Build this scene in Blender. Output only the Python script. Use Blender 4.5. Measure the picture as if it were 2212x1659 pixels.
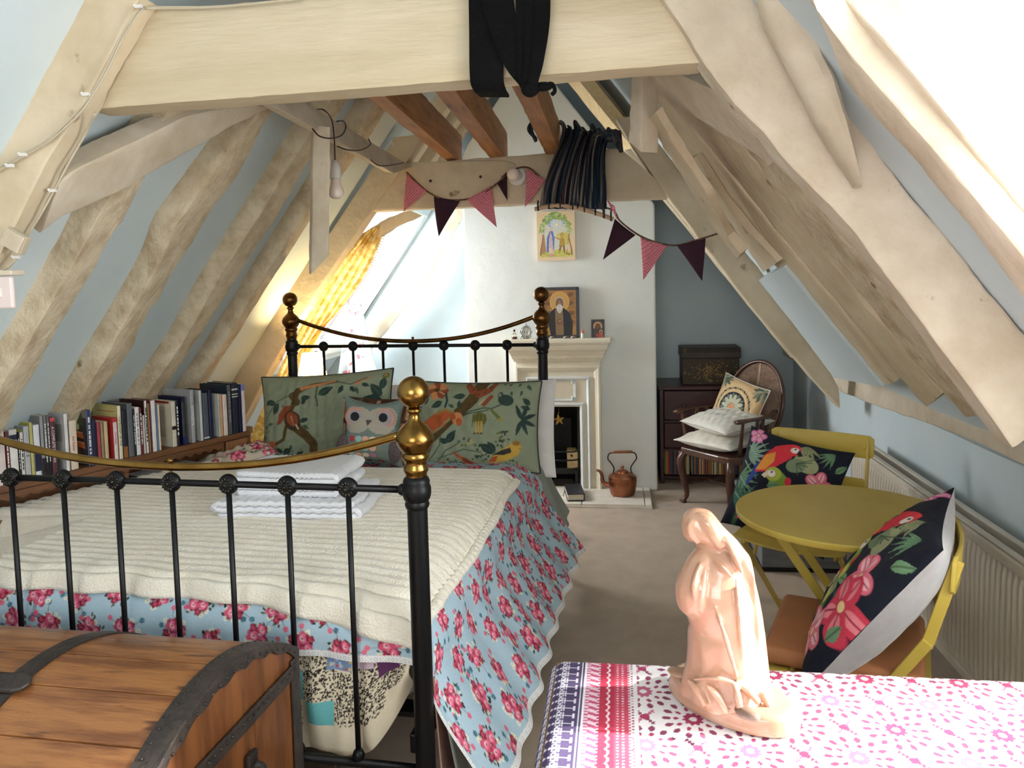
import bpy, bmesh, math, random
import numpy as np
from mathutils import Vector, Matrix, noise

for o in list(bpy.data.objects):
    bpy.data.objects.remove(o)
SC = bpy.context.scene
COL = SC.collection
random.seed(7)

# ------------------------------------------------------------------ camera
CZ = 1.47
LENS_PX, CXP, CYP = 1660.0, 1106.0, 720.0
_y, _p, _r = math.radians(8.0), math.radians(-4.0), math.radians(1.4)
FW = Vector((-math.sin(_y) * math.cos(_p), math.cos(_y) * math.cos(_p), math.sin(_p)))
_rt0 = Vector((math.cos(_y), math.sin(_y), 0))
_up0 = _rt0.cross(FW)
RT = _rt0 * math.cos(_r) - _up0 * math.sin(_r)
UP = _up0 * math.cos(_r) + _rt0 * math.sin(_r)
CAM = Vector((0, 0, CZ))
cd = bpy.data.cameras.new('camera')
cd.sensor_fit = 'HORIZONTAL'
cd.sensor_width = 36.0
cd.lens = LENS_PX / 2212.0 * 36.0
cd.shift_y = -(829.5 - CYP) / 2212.0
cd.clip_start = 0.02
cam = bpy.data.objects.new('camera', cd)
COL.objects.link(cam)
cam.matrix_world = Matrix(((RT.x, UP.x, -FW.x, 0), (RT.y, UP.y, -FW.y, 0), (RT.z, UP.z, -FW.z, CZ), (0, 0, 0, 1)))
SC.camera = cam

# ------------------------------------------------------------------ world, daylight, exposure
wd = bpy.data.worlds.new('daylight')
SC.world = wd
wd.use_nodes = True
wn = wd.node_tree
bg = wn.nodes['Background']
bg.inputs['Color'].default_value = (0.80, 0.90, 1.0, 1)
bg.inputs['Strength'].default_value = 2.6

def area(name, loc, target, sx, sy, power, col):
    l = bpy.data.lights.new(name, 'AREA')
    l.shape = 'RECTANGLE'
    l.size, l.size_y = sx, sy
    l.energy = power
    l.color = col
    o = bpy.data.objects.new(name, l)
    COL.objects.link(o)
    o.location = loc
    d = (Vector(target) - Vector(loc)).normalized()
    o.rotation_euler = d.to_track_quat('-Z', 'Y').to_euler()
    return o

SKY = (0.93, 0.97, 1.0)
area('sky_light_right_dormer', (2.46, 0.75, 1.50), (-0.6, 0.9, 1.2), 1.35, 1.1, 66, SKY)
area('sky_light_left_dormer', (-2.34, 4.9, 1.5), (0.0, 4.7, 0.9), 0.75, 0.95, 44, SKY)
area('sky_light_rear_window', (-0.55, -2.05, 1.6), (-0.55, 3.0, 1.5), 1.5, 1.2, 26, (1.0, 0.96, 0.90))
sn = bpy.data.lights.new('sun', 'SUN')
sn.energy = 21.0
sn.angle = math.radians(2.5)
sn.color = (1.0, 0.96, 0.88)
sun = bpy.data.objects.new('sun', sn)
COL.objects.link(sun)
sun.rotation_euler = Vector((-0.90, -0.07, -0.40)).to_track_quat('-Z', 'Y').to_euler()

SC.view_settings.view_transform = 'Standard'
SC.view_settings.look = 'None'
SC.view_settings.gamma = 1.0
SC.view_settings.use_curve_mapping = False
SC.view_settings.exposure = 0.6
SC.cycles.use_denoising = True
SC.cycles.max_bounces = 8
SC.cycles.diffuse_bounces = 5
SC.cycles.sample_clamp_indirect = 6.0

# ------------------------------------------------------------------ helpers
def V(*a):
    return Vector(a)

def ray(px, py):
    return RT * ((px - CXP) / LENS_PX) - UP * ((py - CYP) / LENS_PX) + FW

def on(px, py, n, c):
    """point of the plane n.x = c seen at photo pixel px, py"""
    d = ray(px, py)
    return CAM + d * ((c - n.dot(CAM)) / n.dot(d))

def onX(px, py, x): return on(px, py, V(1, 0, 0), x)
def onY(px, py, y): return on(px, py, V(0, 1, 0), y)
def onZ(px, py, z): return on(px, py, V(0, 0, 1), z)

NL = V(1.40, 0, -1.0).normalized()          # left roof slope, normal into the room
NR = V(-1.30, 0, -1.0).normalized()         # right roof slope
CL0 = NL.dot(V(-1.65, 0, 1.42))
CR0 = NR.dot(V(0.56, 0, 1.457))
def onL(px, py, off=0.1): return on(px, py, NL, CL0 - off)
def onR(px, py, off=0.1): return on(px, py, NR, CR0 - off)

_used = {}
def newobj(name, me, parent=None, mat=None):
    o = bpy.data.objects.new(name, me)
    COL.objects.link(o)
    if parent is not None:
        o.parent = parent
        o.matrix_parent_inverse = Matrix.Identity(4)
    if mat is not None and me is not None:
        me.materials.append(mat)
    return o

def tag(o, label=None, cat=None, group=None, kind=None):
    if label: o['label'] = label
    if cat: o['category'] = cat
    if group: o['group'] = group
    if kind: o['kind'] = kind
    return o

def thing(name, label, cat, loc=(0, 0, 0), rotz=0.0, group=None):
    o = bpy.data.objects.new(name, None)
    COL.objects.link(o)
    o.location = loc
    o.rotation_euler = (0, 0, rotz)
    o.empty_display_size = 0.05
    return tag(o, label, cat, group)

def mesh(name, verts, faces, mat=None, parent=None, smooth=False):
    me = bpy.data.meshes.new(name)
    me.from_pydata([tuple(v) for v in verts], [], faces)
    if smooth:
        me.shade_smooth()
    me.update()
    return newobj(name, me, parent, mat)

class MB:
    """collects shapes into one mesh"""
    def __init__(self):
        self.v, self.f = [], []
    def add(self, vs, fs):
        k = len(self.v)
        self.v += [tuple(p) for p in vs]
        self.f += [tuple(i + k for i in q) for q in fs]
        return self
    def box(self, c, s, M=None, taper=1.0):
        cx, cy, cz = c
        a, b, h = s[0] / 2, s[1] / 2, s[2] / 2
        vs = [V(cx + i * a * (taper if k > 0 else 1), cy + j * b * (taper if k > 0 else 1), cz + k * h) for k in (-1, 1) for j in (-1, 1) for i in (-1, 1)]
        if M is not None: vs = [M @ p for p in vs]
        return self.add(vs, [(0, 2, 3, 1), (4, 5, 7, 6), (0, 1, 5, 4), (2, 6, 7, 3), (0, 4, 6, 2), (1, 3, 7, 5)])
    def prism(self, pts, vec):
        n = len(pts)
        vec = Vector(vec)
        a = [Vector(p) for p in pts]
        b = [p + vec for p in a]
        fs = [tuple(range(n)), tuple(range(2 * n - 1, n - 1, -1))]
        fs += [(i, i + n, (i + 1) % n + n, (i + 1) % n) for i in range(n)]
        return self.add(a + b, fs)
    def lathe(self, prof, n=24, c=(0, 0, 0), M=None, sx=1.0, sy=1.0):
        """prof: list of (r, z), revolved about z"""
        vs = []
        for r, z in prof:
            for k in range(n):
                t = 2 * math.pi * k / n
                vs.append(V(c[0] + r * math.cos(t) * sx, c[1] + r * math.sin(t) * sy, c[2] + z))
        if M is not None: vs = [M @ p for p in vs]
        fs = []
        m = len(prof)
        for j in range(m - 1):
            for k in range(n):
                a, b = j * n + k, j * n + (k + 1) % n
                fs.append((a, b, b + n, a + n))
        fs.append(tuple(range(n - 1, -1, -1)))
        fs.append(tuple(range((m - 1) * n, m * n)))
        return self.add(vs, fs)
    def tube(self, pts, r, n=10, closed=False, flat=None):
        """tube along points; r number or list; flat=(a,b) scales the section"""
        pts = [Vector(p) for p in pts]
        m = len(pts)
        rs = r if isinstance(r, (list, tuple)) else [r] * m
        vs = []
        ref = None
        for i, p in enumerate(pts):
            if closed:
                t = (pts[(i + 1) % m] - pts[i - 1])
            else:
                t = pts[min(i + 1, m - 1)] - pts[max(i - 1, 0)]
            t.normalize()
            if ref is None:
                ref = V(0, 0, 1) if abs(t.z) < 0.9 else V(1, 0, 0)
            u = ref - t * ref.dot(t)
            if u.length < 1e-6: u = t.orthogonal()
            u.normalize()
            ref = u
            w = t.cross(u)
            fa, fb = flat if flat else (1, 1)
            for k in range(n):
                a = 2 * math.pi * k / n
                vs.append(p + u * (math.cos(a) * rs[i] * fa) + w * (math.sin(a) * rs[i] * fb))
        fs = []
        for j in range(m if closed else m - 1):
            for k in range(n):
                a, b = j * n + k, j * n + (k + 1) % n
                c2, d2 = ((j + 1) % m) * n + (k + 1) % n, ((j + 1) % m) * n + k
                fs.append((a, b, c2, d2))
        if not closed:
            fs.append(tuple(range(n - 1, -1, -1)))
            fs.append(tuple(range((m - 1) * n, m * n)))
        return self.add(vs, fs)
    def ball(self, c, r, n=16, m=10, s=(1, 1, 1)):
        prof = [(max(1e-4, r * math.sin(math.pi * i / m)), -r * math.cos(math.pi * i / m)) for i in range(m + 1)]
        vs = len(self.v)
        self.lathe(prof, n)
        for i in range(vs, len(self.v)):
            p = self.v[i]
            self.v[i] = (c[0] + p[0] * s[0], c[1] + p[1] * s[1], c[2] + p[2] * s[2])
        return self
    def build(self, name, mat=None, parent=None, smooth=False, bevel=0.0, seg=2, auto=None):
        me = bpy.data.meshes.new(name)
        me.from_pydata(self.v, [], self.f)
        if bevel > 0 or auto is not None:
            bm = bmesh.new()
            bm.from_mesh(me)
            bmesh.ops.remove_doubles(bm, verts=bm.verts, dist=1e-6)
            bmesh.ops.recalc_face_normals(bm, faces=bm.faces)
            if bevel > 0:
                es = [e for e in bm.edges if len(e.link_faces) == 2 and e.calc_face_angle(0) > 0.5]
                bmesh.ops.bevel(bm, geom=es, offset=bevel, segments=seg, profile=0.5, affect='EDGES', clamp_overlap=True)
            bm.to_mesh(me)
            bm.free()
        if smooth:
            me.shade_smooth()
            if auto is not None:
                me.set_sharp_from_angle(angle=auto)
        me.update()
        return newobj(name, me, parent, mat)

def fbm(p, s=1.0, o=3):
    return noise.fractal(Vector(p) * s, 1.0, 2.0, o)

def resample(pts, n):
    pts = [Vector(p) for p in pts]
    L = [0.0]
    for a, b in zip(pts, pts[1:]): L.append(L[-1] + (b - a).length)
    out = []
    for i in range(n):
        t = L[-1] * i / (n - 1)
        k = 0
        while k < len(pts) - 2 and L[k + 1] < t: k += 1
        f = (t - L[k]) / max(1e-9, L[k + 1] - L[k])
        out.append(pts[k].lerp(pts[k + 1], min(1, max(0, f))))
    return out

def smoothpath(pts, n):
    """Catmull-Rom through the points"""
    pts = [Vector(p) for p in pts]
    P = [pts[0] * 2 - pts[1]] + pts + [pts[-1] * 2 - pts[-2]]
    out = []
    m = len(pts) - 1
    for i in range(n):
        t = m * i / (n - 1)
        k = min(int(t), m - 1)
        t -= k
        a, b, c, d = P[k:k + 4]
        out.append(0.5 * ((2 * b) + (c - a) * t + (2 * a - 5 * b + 4 * c - d) * t * t + (3 * b - a - 3 * c + d) * t ** 3))
    return out

def timber(name, label, e1, e2, depth, mat, cat='beam', parent=None, rough=0.010, seg=36, rnd=0.12, seed=0.0, group=None, wander=0.0):
    """an old timber: the seen face runs between the edge lines e1 and e2, the body goes back by the vector depth"""
    A, B = resample(e1, seg), resample(e2, seg)
    D = Vector(depth)
    prof = []                     # (across 0..1, back 0..1)
    r = rnd
    for cx, cy, sx, sy in ((0, 0, 1, 1), (1, 0, -1, 1), (1, 1, -1, -1), (0, 1, 1, -1)):
        if (cx, cy) in ((0, 0), (1, 1)):
            prof += [(cx, cy + sy * r), (cx + sx * r * .35, cy + sy * r * .35), (cx + sx * r, cy)]
        else:
            prof += [(cx + sx * r, cy), (cx + sx * r * .35, cy + sy * r * .35), (cx, cy + sy * r)]
    # add mid points on the long sides
    full = []
    for i, q in enumerate(prof):
        full.append(q)
        nx = prof[(i + 1) % len(prof)]
        if abs(nx[0] - q[0]) + abs(nx[1] - q[1]) > 0.45:
            full += [(q[0] * .67 + nx[0] * .33, q[1] * .67 + nx[1] * .33), (q[0] * .33 + nx[0] * .67, q[1] * .33 + nx[1] * .67)]
    n = len(full)
    vs, fs = [], []
    for i in range(seg):
        a, b = A[i], B[i]
        ac = b - a
        for u, v in full:
            p = a + ac * u + D * v
            out = (ac * (u - .5)).normalized() * abs(u - .5) * 2 + D.normalized() * (v - .5) * 2
            d = (fbm(p + V(seed, seed * 2, 0), 6.0) * .75 + fbm(p + V(0, seed, 3), 22.0) * .5) * rough
            p = p + out * d
            if wander:
                p = p + ac.normalized() * fbm(a + V(seed, 0, 9), 1.6) * wander
            vs.append(p)
    for i in range(seg - 1):
        for k in range(n):
            fs.append((i * n + k, i * n + (k + 1) % n, (i + 1) * n + (k + 1) % n, (i + 1) * n + k))
    fs.append(tuple(range(n - 1, -1, -1)))
    fs.append(tuple(range((seg - 1) * n, seg * n)))
    me = bpy.data.meshes.new(name)
    me.from_pydata([tuple(v) for v in vs], [], fs)
    bm = bmesh.new(); bm.from_mesh(me)
    bmesh.ops.recalc_face_normals(bm, faces=bm.faces)
    bm.to_mesh(me); bm.free()
    me.shade_smooth()
    me.set_sharp_from_angle(angle=math.radians(32))
    o = newobj(name, me, parent, mat)
    if parent is None:
        tag(o, label, cat, group)
    return o

def Rz(a): return Matrix.Rotation(a, 4, 'Z')
def frame(o, x, y, z):
    """matrix with the given axes and origin"""
    return Matrix(((x.x, y.x, z.x, o.x), (x.y, y.y, z.y, o.y), (x.z, y.z, z.z, o.z), (0, 0, 0, 1)))

# ------------------------------------------------------------------ materials
MATS = {}
def lin(c):
    return tuple(((x / 255.0) / 12.92 if x / 255.0 <= 0.04045 else ((x / 255.0 + 0.055) / 1.055) ** 2.4) for x in c) + (1,)

def material(name, col, rough=0.6, metal=0.0, var=None, scale=6.0, stretch=(1, 1, 1), bump=0.0, bscale=40.0, detail=6.0, spec=None, sheen=0.0, coat=0.0, trans=0.0, spots=None, lo=0.35, hi=0.68):
    """noise-mottled principled material; var = second colour; spots = (colour, scale, threshold)"""
    m = bpy.data.materials.new(name)
    m.use_nodes = True
    nt = m.node_tree
    b = nt.nodes['Principled BSDF']
    b.inputs['Base Color'].default_value = col
    b.inputs['Roughness'].default_value = rough
    b.inputs['Metallic'].default_value = metal
    if spec is not None: b.inputs['Specular IOR Level'].default_value = spec
    if sheen: b.inputs['Sheen Weight'].default_value = sheen
    if coat: b.inputs['Coat Weight'].default_value = coat
    if trans: b.inputs['Transmission Weight'].default_value = trans
    tc = nt.nodes.new('ShaderNodeTexCoord')
    mp = nt.nodes.new('ShaderNodeMapping')
    mp.inputs['Scale'].default_value = stretch
    nt.links.new(tc.outputs['Object'], mp.inputs['Vector'])
    cur = None
    if var is not None:
        nz = nt.nodes.new('ShaderNodeTexNoise')
        nz.inputs['Scale'].default_value = scale
        nz.inputs['Detail'].default_value = detail
        nz.inputs['Roughness'].default_value = 0.6
        nt.links.new(mp.outputs['Vector'], nz.inputs['Vector'])
        rp = nt.nodes.new('ShaderNodeValToRGB')
        rp.color_ramp.elements[0].position = lo
        rp.color_ramp.elements[1].position = hi
        rp.color_ramp.elements[0].color = col
        rp.color_ramp.elements[1].color = var
        nt.links.new(nz.outputs['Fac'], rp.inputs['Fac'])
        cur = rp.outputs['Color']
    if spots is not None:
        n2 = nt.nodes.new('ShaderNodeTexNoise')
        n2.inputs['Scale'].default_value = spots[1]
        n2.inputs['Detail'].default_value = 4
        nt.links.new(mp.outputs['Vector'], n2.inputs['Vector'])
        r2 = nt.nodes.new('ShaderNodeValToRGB')
        r2.color_ramp.elements[0].position = spots[2]
        r2.color_ramp.elements[1].position = min(1, spots[2] + 0.07)
        mx = nt.nodes.new('ShaderNodeMix'); mx.data_type = 'RGBA'
        nt.links.new(n2.outputs['Fac'], r2.inputs['Fac'])
        nt.links.new(r2.outputs['Color'], mx.inputs[0])
        if cur is not None: nt.links.new(cur, mx.inputs[6])
        else: mx.inputs[6].default_value = col
        mx.inputs[7].default_value = spots[0]
        cur = mx.outputs[2]
    if cur is not None:
        nt.links.new(cur, b.inputs['Base Color'])
    if bump:
        nb = nt.nodes.new('ShaderNodeTexNoise')
        nb.inputs['Scale'].default_value = bscale
        nb.inputs['Detail'].default_value = 5
        nt.links.new(mp.outputs['Vector'], nb.inputs['Vector'])
        bp = nt.nodes.new('ShaderNodeBump')
        bp.inputs['Strength'].default_value = bump
        bp.inputs['Distance'].default_value = 0.01
        nt.links.new(nb.outputs['Fac'], bp.inputs['Height'])
        nt.links.new(bp.outputs['Normal'], b.inputs['Normal'])
    MATS[name] = m
    return m

def printed(name, rough=0.8, bump=0.15, bscale=300.0, sheen=0.0, spec=0.3, weave=0.06, coat=0.0):
    """cloth or paper whose flat print is stored per vertex, over a fine weave"""
    m = bpy.data.materials.new(name)
    m.use_nodes = True
    nt = m.node_tree
    b = nt.nodes['Principled BSDF']
    b.inputs['Roughness'].default_value = rough
    b.inputs['Specular IOR Level'].default_value = spec
    b.inputs['Sheen Weight'].default_value = sheen
    b.inputs['Coat Weight'].default_value = coat
    at = nt.nodes.new('ShaderNodeAttribute'); at.attribute_name = 'print'
    tc = nt.nodes.new('ShaderNodeTexCoord')
    nz = nt.nodes.new('ShaderNodeTexNoise'); nz.inputs['Scale'].default_value = bscale; nz.inputs['Detail'].default_value = 3
    nt.links.new(tc.outputs['Object'], nz.inputs['Vector'])
    hs = nt.nodes.new('ShaderNodeMix'); hs.data_type = 'RGBA'; hs.blend_type = 'OVERLAY'
    hs.inputs[0].default_value = weave * 3
    nt.links.new(at.outputs['Color'], hs.inputs[6]); nt.links.new(nz.outputs['Fac'], hs.inputs[7])
    nt.links.new(hs.outputs[2], b.inputs['Base Color'])
    bp = nt.nodes.new('ShaderNodeBump'); bp.inputs['Strength'].default_value = bump; bp.inputs['Distance'].default_value = 0.004
    nt.links.new(nz.outputs['Fac'], bp.inputs['Height']); nt.links.new(bp.outputs['Normal'], b.inputs['Normal'])
    return m

M = {}
M['plaster'] = material('blue_plaster', lin((194, 208, 214)), 0.9, var=lin((204, 214, 216)), scale=2.5, bump=0.25, bscale=14)
M['plaster_white'] = material('white_plaster', lin((222, 226, 224)), 0.9, var=lin((232, 233, 228)), scale=2.0, bump=0.35, bscale=10)
M['plaster_cream'] = material('cream_plaster', lin((226, 220, 200)), 0.9, var=lin((214, 206, 184)), scale=2.0, bump=0.3, bscale=10)
M['timber'] = material('whitewashed_timber', lin((216, 200, 172)), 0.75, var=lin((196, 178, 148)), scale=5, stretch=(1, 1, 1), bump=0.5, bscale=22, spots=(lin((140, 112, 80)), 9.0, 0.68))
M['timber_rough'] = material('flaking_whitewashed_timber', lin((212, 197, 170)), 0.8, var=lin((182, 162, 132)), scale=11, detail=9, lo=.42, hi=.66, bump=0.9, bscale=45, spots=(lin((134, 108, 80)), 13.0, 0.69))
M['timber_pale'] = material('pale_limewashed_timber', lin((214, 202, 182)), 0.75, var=lin((190, 174, 150)), scale=5, bump=0.5, bscale=22, spots=(lin((140, 112, 84)), 16.0, 0.70))
M['timber_beam'] = material('limewashed_tie_beam', lin((208, 194, 166)), 0.7, var=lin((186, 170, 138)), scale=4, stretch=(0.35, 1, 2.5), bump=0.4, bscale=26, spots=(lin((186, 148, 108)), 4.0, 0.72))
M['pine_bright'] = material('pale_new_pine', lin((232, 206, 156)), 0.6, var=lin((214, 182, 128)), scale=6, stretch=(6, 1, 6), bump=0.1)
M['joist'] = material('orange_pine', lin((178, 124, 76)), 0.6, var=lin((140, 90, 50)), scale=5, stretch=(6, 0.7, 6), bump=0.25, bscale=30, spots=(lin((80, 44, 22)), 5, 0.66))
M['carpet'] = material('beige_carpet', lin((222, 198, 174)), 1.0, var=lin((206, 182, 158)), scale=7, bump=0.9, bscale=420, sheen=0.3, spots=(lin((182, 164, 142)), 1.6, 0.62))
M['white_paint'] = material('white_gloss_paint', lin((240, 238, 230)), 0.45, var=lin((230, 227, 216)), scale=4)
M['dark'] = material('dark_void', lin((22, 20, 20)), 0.9)
# ================================================================== the setting
def struct(o):
    o['kind'] = 'structure'
    return o

YF, YB = -2.0, 5.95
def slope(name, n, c0, off, x0, x1, sgn, y0, y1, mat, hole=None, ny=40, nx=16):
    """plaster of a roof slope between x0 (eaves) and x1 (ridge), with a rectangular dormer opening hole = (ya, yb, za, zb)"""
    c = c0 - off
    ys = sorted(set([y0 + (y1 - y0) * i / ny for i in range(ny + 1)] + (list(hole[:2]) if hole else [])))
    xs = [x0 + (x1 - x0) * i / nx for i in range(nx + 1)]
    zf = lambda x: (n.x * x - c) / (-n.z)
    if hole:
        xz = [(c + (-n.z) * z) / n.x for z in hole[2:]]
        xs = sorted(set(xs + xz))
    vs, fs, idx = [], [], {}
    def vi(i, j):
        if (i, j) not in idx:
            p = V(xs[i], ys[j], zf(xs[i]))
            p += n * (fbm(p, 1.3) * 0.006)
            idx[(i, j)] = len(vs); vs.append(p)
        return idx[(i, j)]
    for i in range(len(xs) - 1):
        for j in range(len(ys) - 1):
            xm, ym = (xs[i] + xs[i + 1]) / 2, (ys[j] + ys[j + 1]) / 2
            if hole and hole[0] < ym < hole[1] and hole[2] < zf(xm) < hole[3]: continue
            fs.append((vi(i, j), vi(i + 1, j), vi(i + 1, j + 1), vi(i, j + 1)))
    o = mesh(name, vs, fs, mat, smooth=True)
    md = o.modifiers.new('thick', 'SOLIDIFY'); md.thickness = 0.06
    md.offset = -1
    # make the room side the face side
    if o.data.polygons[0].normal.dot(n) < 0: o.data.flip_normals()
    return struct(o)

PL, PR = 0.185, 0.19
LD = (4.50, 5.91, 0.95, 1.98)
RD = (0.00, 1.50, 0.86, 2.10)
slope('ceiling_left', NL, CL0, PL, -2.62, -0.572, 1, YF, YB, M['plaster'], LD)
slope('ceiling_right', NR, CR0, PR, 1.30, -0.572, 1, YF, YB, M['plaster'], RD)
struct(MB().box((-0.65, 1.97, -0.03), (4.3, 8.3, 0.06)).build('floor', M['carpet']))
def quadwall(name, pts, mat, th):
    return struct(MB().prism(pts, th).build(name, mat))
wr = quadwall('wall_right', [V(1.28, YF, 0), V(1.28, YB, 0), V(1.28, YB, 0.86), V(1.28, YF, 0.86)], M['plaster'], V(0.08, 0, 0))
quadwall('wall_left', [V(-2.58, YF, 0), V(-2.58, YB, 0), V(-2.58, YB, 0.46), V(-2.58, YF, 0.46)], M['plaster'], V(-0.08, 0, 0))
quadwall('wall_back', [V(-2.9, YB, -.05), V(1.6, YB, -.05), V(1.6, YB, 0.8), V(-.572, YB, 3.5), V(-2.9, YB, 0.7)], M['plaster'], V(0, 0.1, 0))
rw = MB()                                                              # rear gable with a window opening, behind the camera
rw.prism([V(-2.9, YF, 0), V(1.6, YF, 0), V(1.6, YF, 1.0), V(-2.9, YF, 1.0)], V(0, -0.1, 0))
rw.prism([V(-2.9, YF, 1.0), V(-1.3, YF, 1.0), V(-1.3, YF, 2.45), V(-2.9, YF, 2.45)], V(0, -0.1, 0))
rw.prism([V(0.2, YF, 1.0), V(1.6, YF, 1.0), V(1.6, YF, 2.45), V(0.2, YF, 2.45)], V(0, -0.1, 0))
rw.prism([V(-2.9, YF, 2.2), V(1.6, YF, 2.2), V(-.572, YF, 3.6)], V(0, -0.1, 0))
struct(rw.build('wall_rear', M['plaster_cream']))

# dormers: cheeks, sill, head, window
def dormer(side, y0, y1, z0, z1, xin_top, xin_bot, xout):
    t = 0.05 if xout > 0 else -0.05
    mat = M['plaster_white']
    for nm, y, s in (('near', y0, -1), ('far', y1, 1)):
        pts = [V(xin_bot, y, z0), V(xout, y, z0), V(xout, y, z1), V(xin_top, y, z1)]
        struct(MB().prism(pts, V(0, s * 0.05, 0)).build('wall_%s_dormer_%s' % (side, nm), mat))
    struct(MB().prism([V(xin_bot, y0, z0), V(xin_bot, y1, z0), V(xout, y1, z0), V(xout, y0, z0)], V(0, 0, -0.05)).build('trim_%s_dormer_sill' % side, M['white_paint']))
    struct(MB().prism([V(xin_top, y0, z1), V(xin_top, y1, z1), V(xout, y1, z1), V(xout, y0, z1)], V(0, 0, 0.05)).build('ceiling_%s_dormer' % side, mat))
def window(name, x, y0, y1, z0, z1, parent_label=None):
    fr = MB()
    w = 0.05
    for yy in (y0 + w / 2, y1 - w / 2, (y0 + y1) / 2):
        fr.box((x, yy, (z0 + z1) / 2), (0.05, w, z1 - z0))
    for zz in (z0 + w / 2, z1 - w / 2):
        fr.box((x, (y0 + y1) / 2, zz), (0.05, y1 - y0, w))
    for zz in (z0 + (z1 - z0) * .36, z0 + (z1 - z0) * .68):
        fr.box((x, (y0 + y1) / 2, zz), (0.025, y1 - y0, 0.022))
    root = struct(fr.build(name, M['white_paint'], bevel=0.004))
    g = bpy.data.materials.get('window_glass')
    if g is None:
        g = bpy.data.materials.new('window_glass'); g.use_nodes = True
        nt = g.node_tree
        nt.nodes.remove(nt.nodes['Principled BSDF'])
        tr = nt.nodes.new('ShaderNodeBsdfTransparent'); gl = nt.nodes.new('ShaderNodeBsdfGlossy'); mx = nt.nodes.new('ShaderNodeMixShader')
        gl.inputs['Roughness'].default_value = 0.02; mx.inputs[0].default_value = 0.05
        nt.links.new(tr.outputs[0], mx.inputs[1]); nt.links.new(gl.outputs[0], mx.inputs[2])
        nt.links.new(mx.outputs[0], nt.nodes['Material Output'].inputs['Surface'])
    for k, (a, b) in enumerate(((y0 + w, (y0 + y1) / 2 - w / 2), ((y0 + y1) / 2 + w / 2, y1 - w))):
        MB().box((x, (a + b) / 2, (z0 + z1) / 2), (0.004, b - a, z1 - z0 - 2 * w)).build('pane', g, root)
    return root
def xL(z, off): return (CL0 - off + (-NL.z) * z) / NL.x
def xR(z, off): return (CR0 - off + (-NR.z) * z) / NR.x
dormer('left', LD[0], LD[1], LD[2], LD[3], xL(LD[3], PL), xL(LD[2], PL), -2.2)
dormer('right', RD[0], RD[1], RD[2], RD[3], xR(RD[3], PR), xR(RD[2], PR), 2.36)
window('window_1', -2.17, LD[0], LD[1], LD[2], LD[3])
window('window_2', 2.33, RD[0], RD[1], RD[2], RD[3])

# ---- chimney breast with an opening for the hearth
cbm = MB()
X0, X1, O0, O1, OZ = -1.065, 0.243, -0.575, -0.278, 0.60
cbm.prism([V(X0, 5.27, 0), V(O0, 5.27, 0), V(O0, 5.27, OZ), V(O1, 5.27, OZ), V(O1, 5.27, 0), V(X1, 5.27, 0), V(X1, 5.27, 1.95), V(-0.12, 5.27, 2.40), V(-0.572, 5.27, 3.0), V(-1.02, 5.27, 2.40), V(X0, 5.27, 2.3)], V(0, .68, 0))
struct(cbm.build('wall_chimney_breast', M['plaster_white'], bevel=0.012))
# ================================================================== roof timbers
def L_(pts, off=0.1): return [onL(x, y, off) for x, y in pts]
def R_(pts, off=0.1): return [onR(x, y, off) for x, y in pts]
def Y_(pts, yy): return [onY(x, y, yy) for x, y in pts]
def X_(pts, xx): return [onX(x, y, xx) for x, y in pts]
def Z_(pts, zz): return [onZ(x, y, zz) for x, y in pts]
T, TP, TB = M['timber'], M['timber_pale'], M['timber_beam']

timber('tie_beam', 'broad limewashed tie beam spanning the top with black cloth over it', Y_([(188, 236), (1518, 135)], 1.9), Y_([(294, 22), (1428, -55)], 1.9), V(0, 0.095, 0), TB, rough=0.004, seg=60, rnd=0.03)
timber('principal_rafter', 'thick limewashed rafter with white cables clipped along its edge', Y_([(165, -10), (80, 120), (0, 250), (-120, 440)], 1.83), Y_([(302, -8), (179, 224), (93, 359), (34, 482), (-20, 580)], 1.83), V(0, 0.07, 0), T, 'rafter', rough=0.006, rnd=0.05)
timber('principal_rafter', 'widest limewashed rafter running down from the tie beam, strut leaning on it', Y_([(1408, -40), (1462, 40), (1520, 135), (1582, 220), (1650, 285), (1697, 347), (1745, 392), (1848, 503), (1910, 586), (2012, 725), (2120, 872), (2190, 965)], 1.86), Y_([(1590, -40), (1650, 25), (1740, 130), (1885, 310), (1937, 389), (2016, 482), (2083, 560), (2128, 617), (2240, 760), (2330, 870)], 1.86), V(0, 0.09, 0), TP, 'rafter', rough=0.005, seg=60, rnd=0.05)
timber('leaning_strut', 'rough white log strut leaning against the widest rafter', Y_([(1622, -40), (1640, 20), (1668, 85), (1722, 190), (1790, 310), (1846, 400)], 1.76), Y_([(1748, -40), (1756, 20), (1775, 90), (1812, 180), (1845, 300), (1866, 398)], 1.72), V(0.02, 0.09, 0), TP, 'strut', rough=0.006, rnd=0.28)
timber('dormer_trimmer', 'pale rafter beside the bright dormer, lower of the pair', R_([(1742, -40), (1762, 10), (1786, 75), (1828, 183), (1877, 243), (1986, 359), (2098, 497), (2172, 598), (2290, 740)], .13), R_([(1716, -40), (1754, 4), (1840, 123), (1934, 232), (2026, 336), (2212, 556), (2330, 690)], .13), NR * -0.09, TP, 'rafter', rough=0.003, rnd=0.05)
timber('dormer_trimmer', 'pale rafter edging the bright dormer opening, upper of the pair', R_([(1716, -40), (1756, 4), (1842, 123), (1936, 232), (2028, 336), (2214, 556), (2330, 690)], .175), R_([(1790, -40), (1825, 0), (1922, 105), (2023, 228), (2212, 460), (2330, 600)], .175), NR * -0.08, TP, 'rafter', rough=0.003, rnd=0.05)

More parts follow.
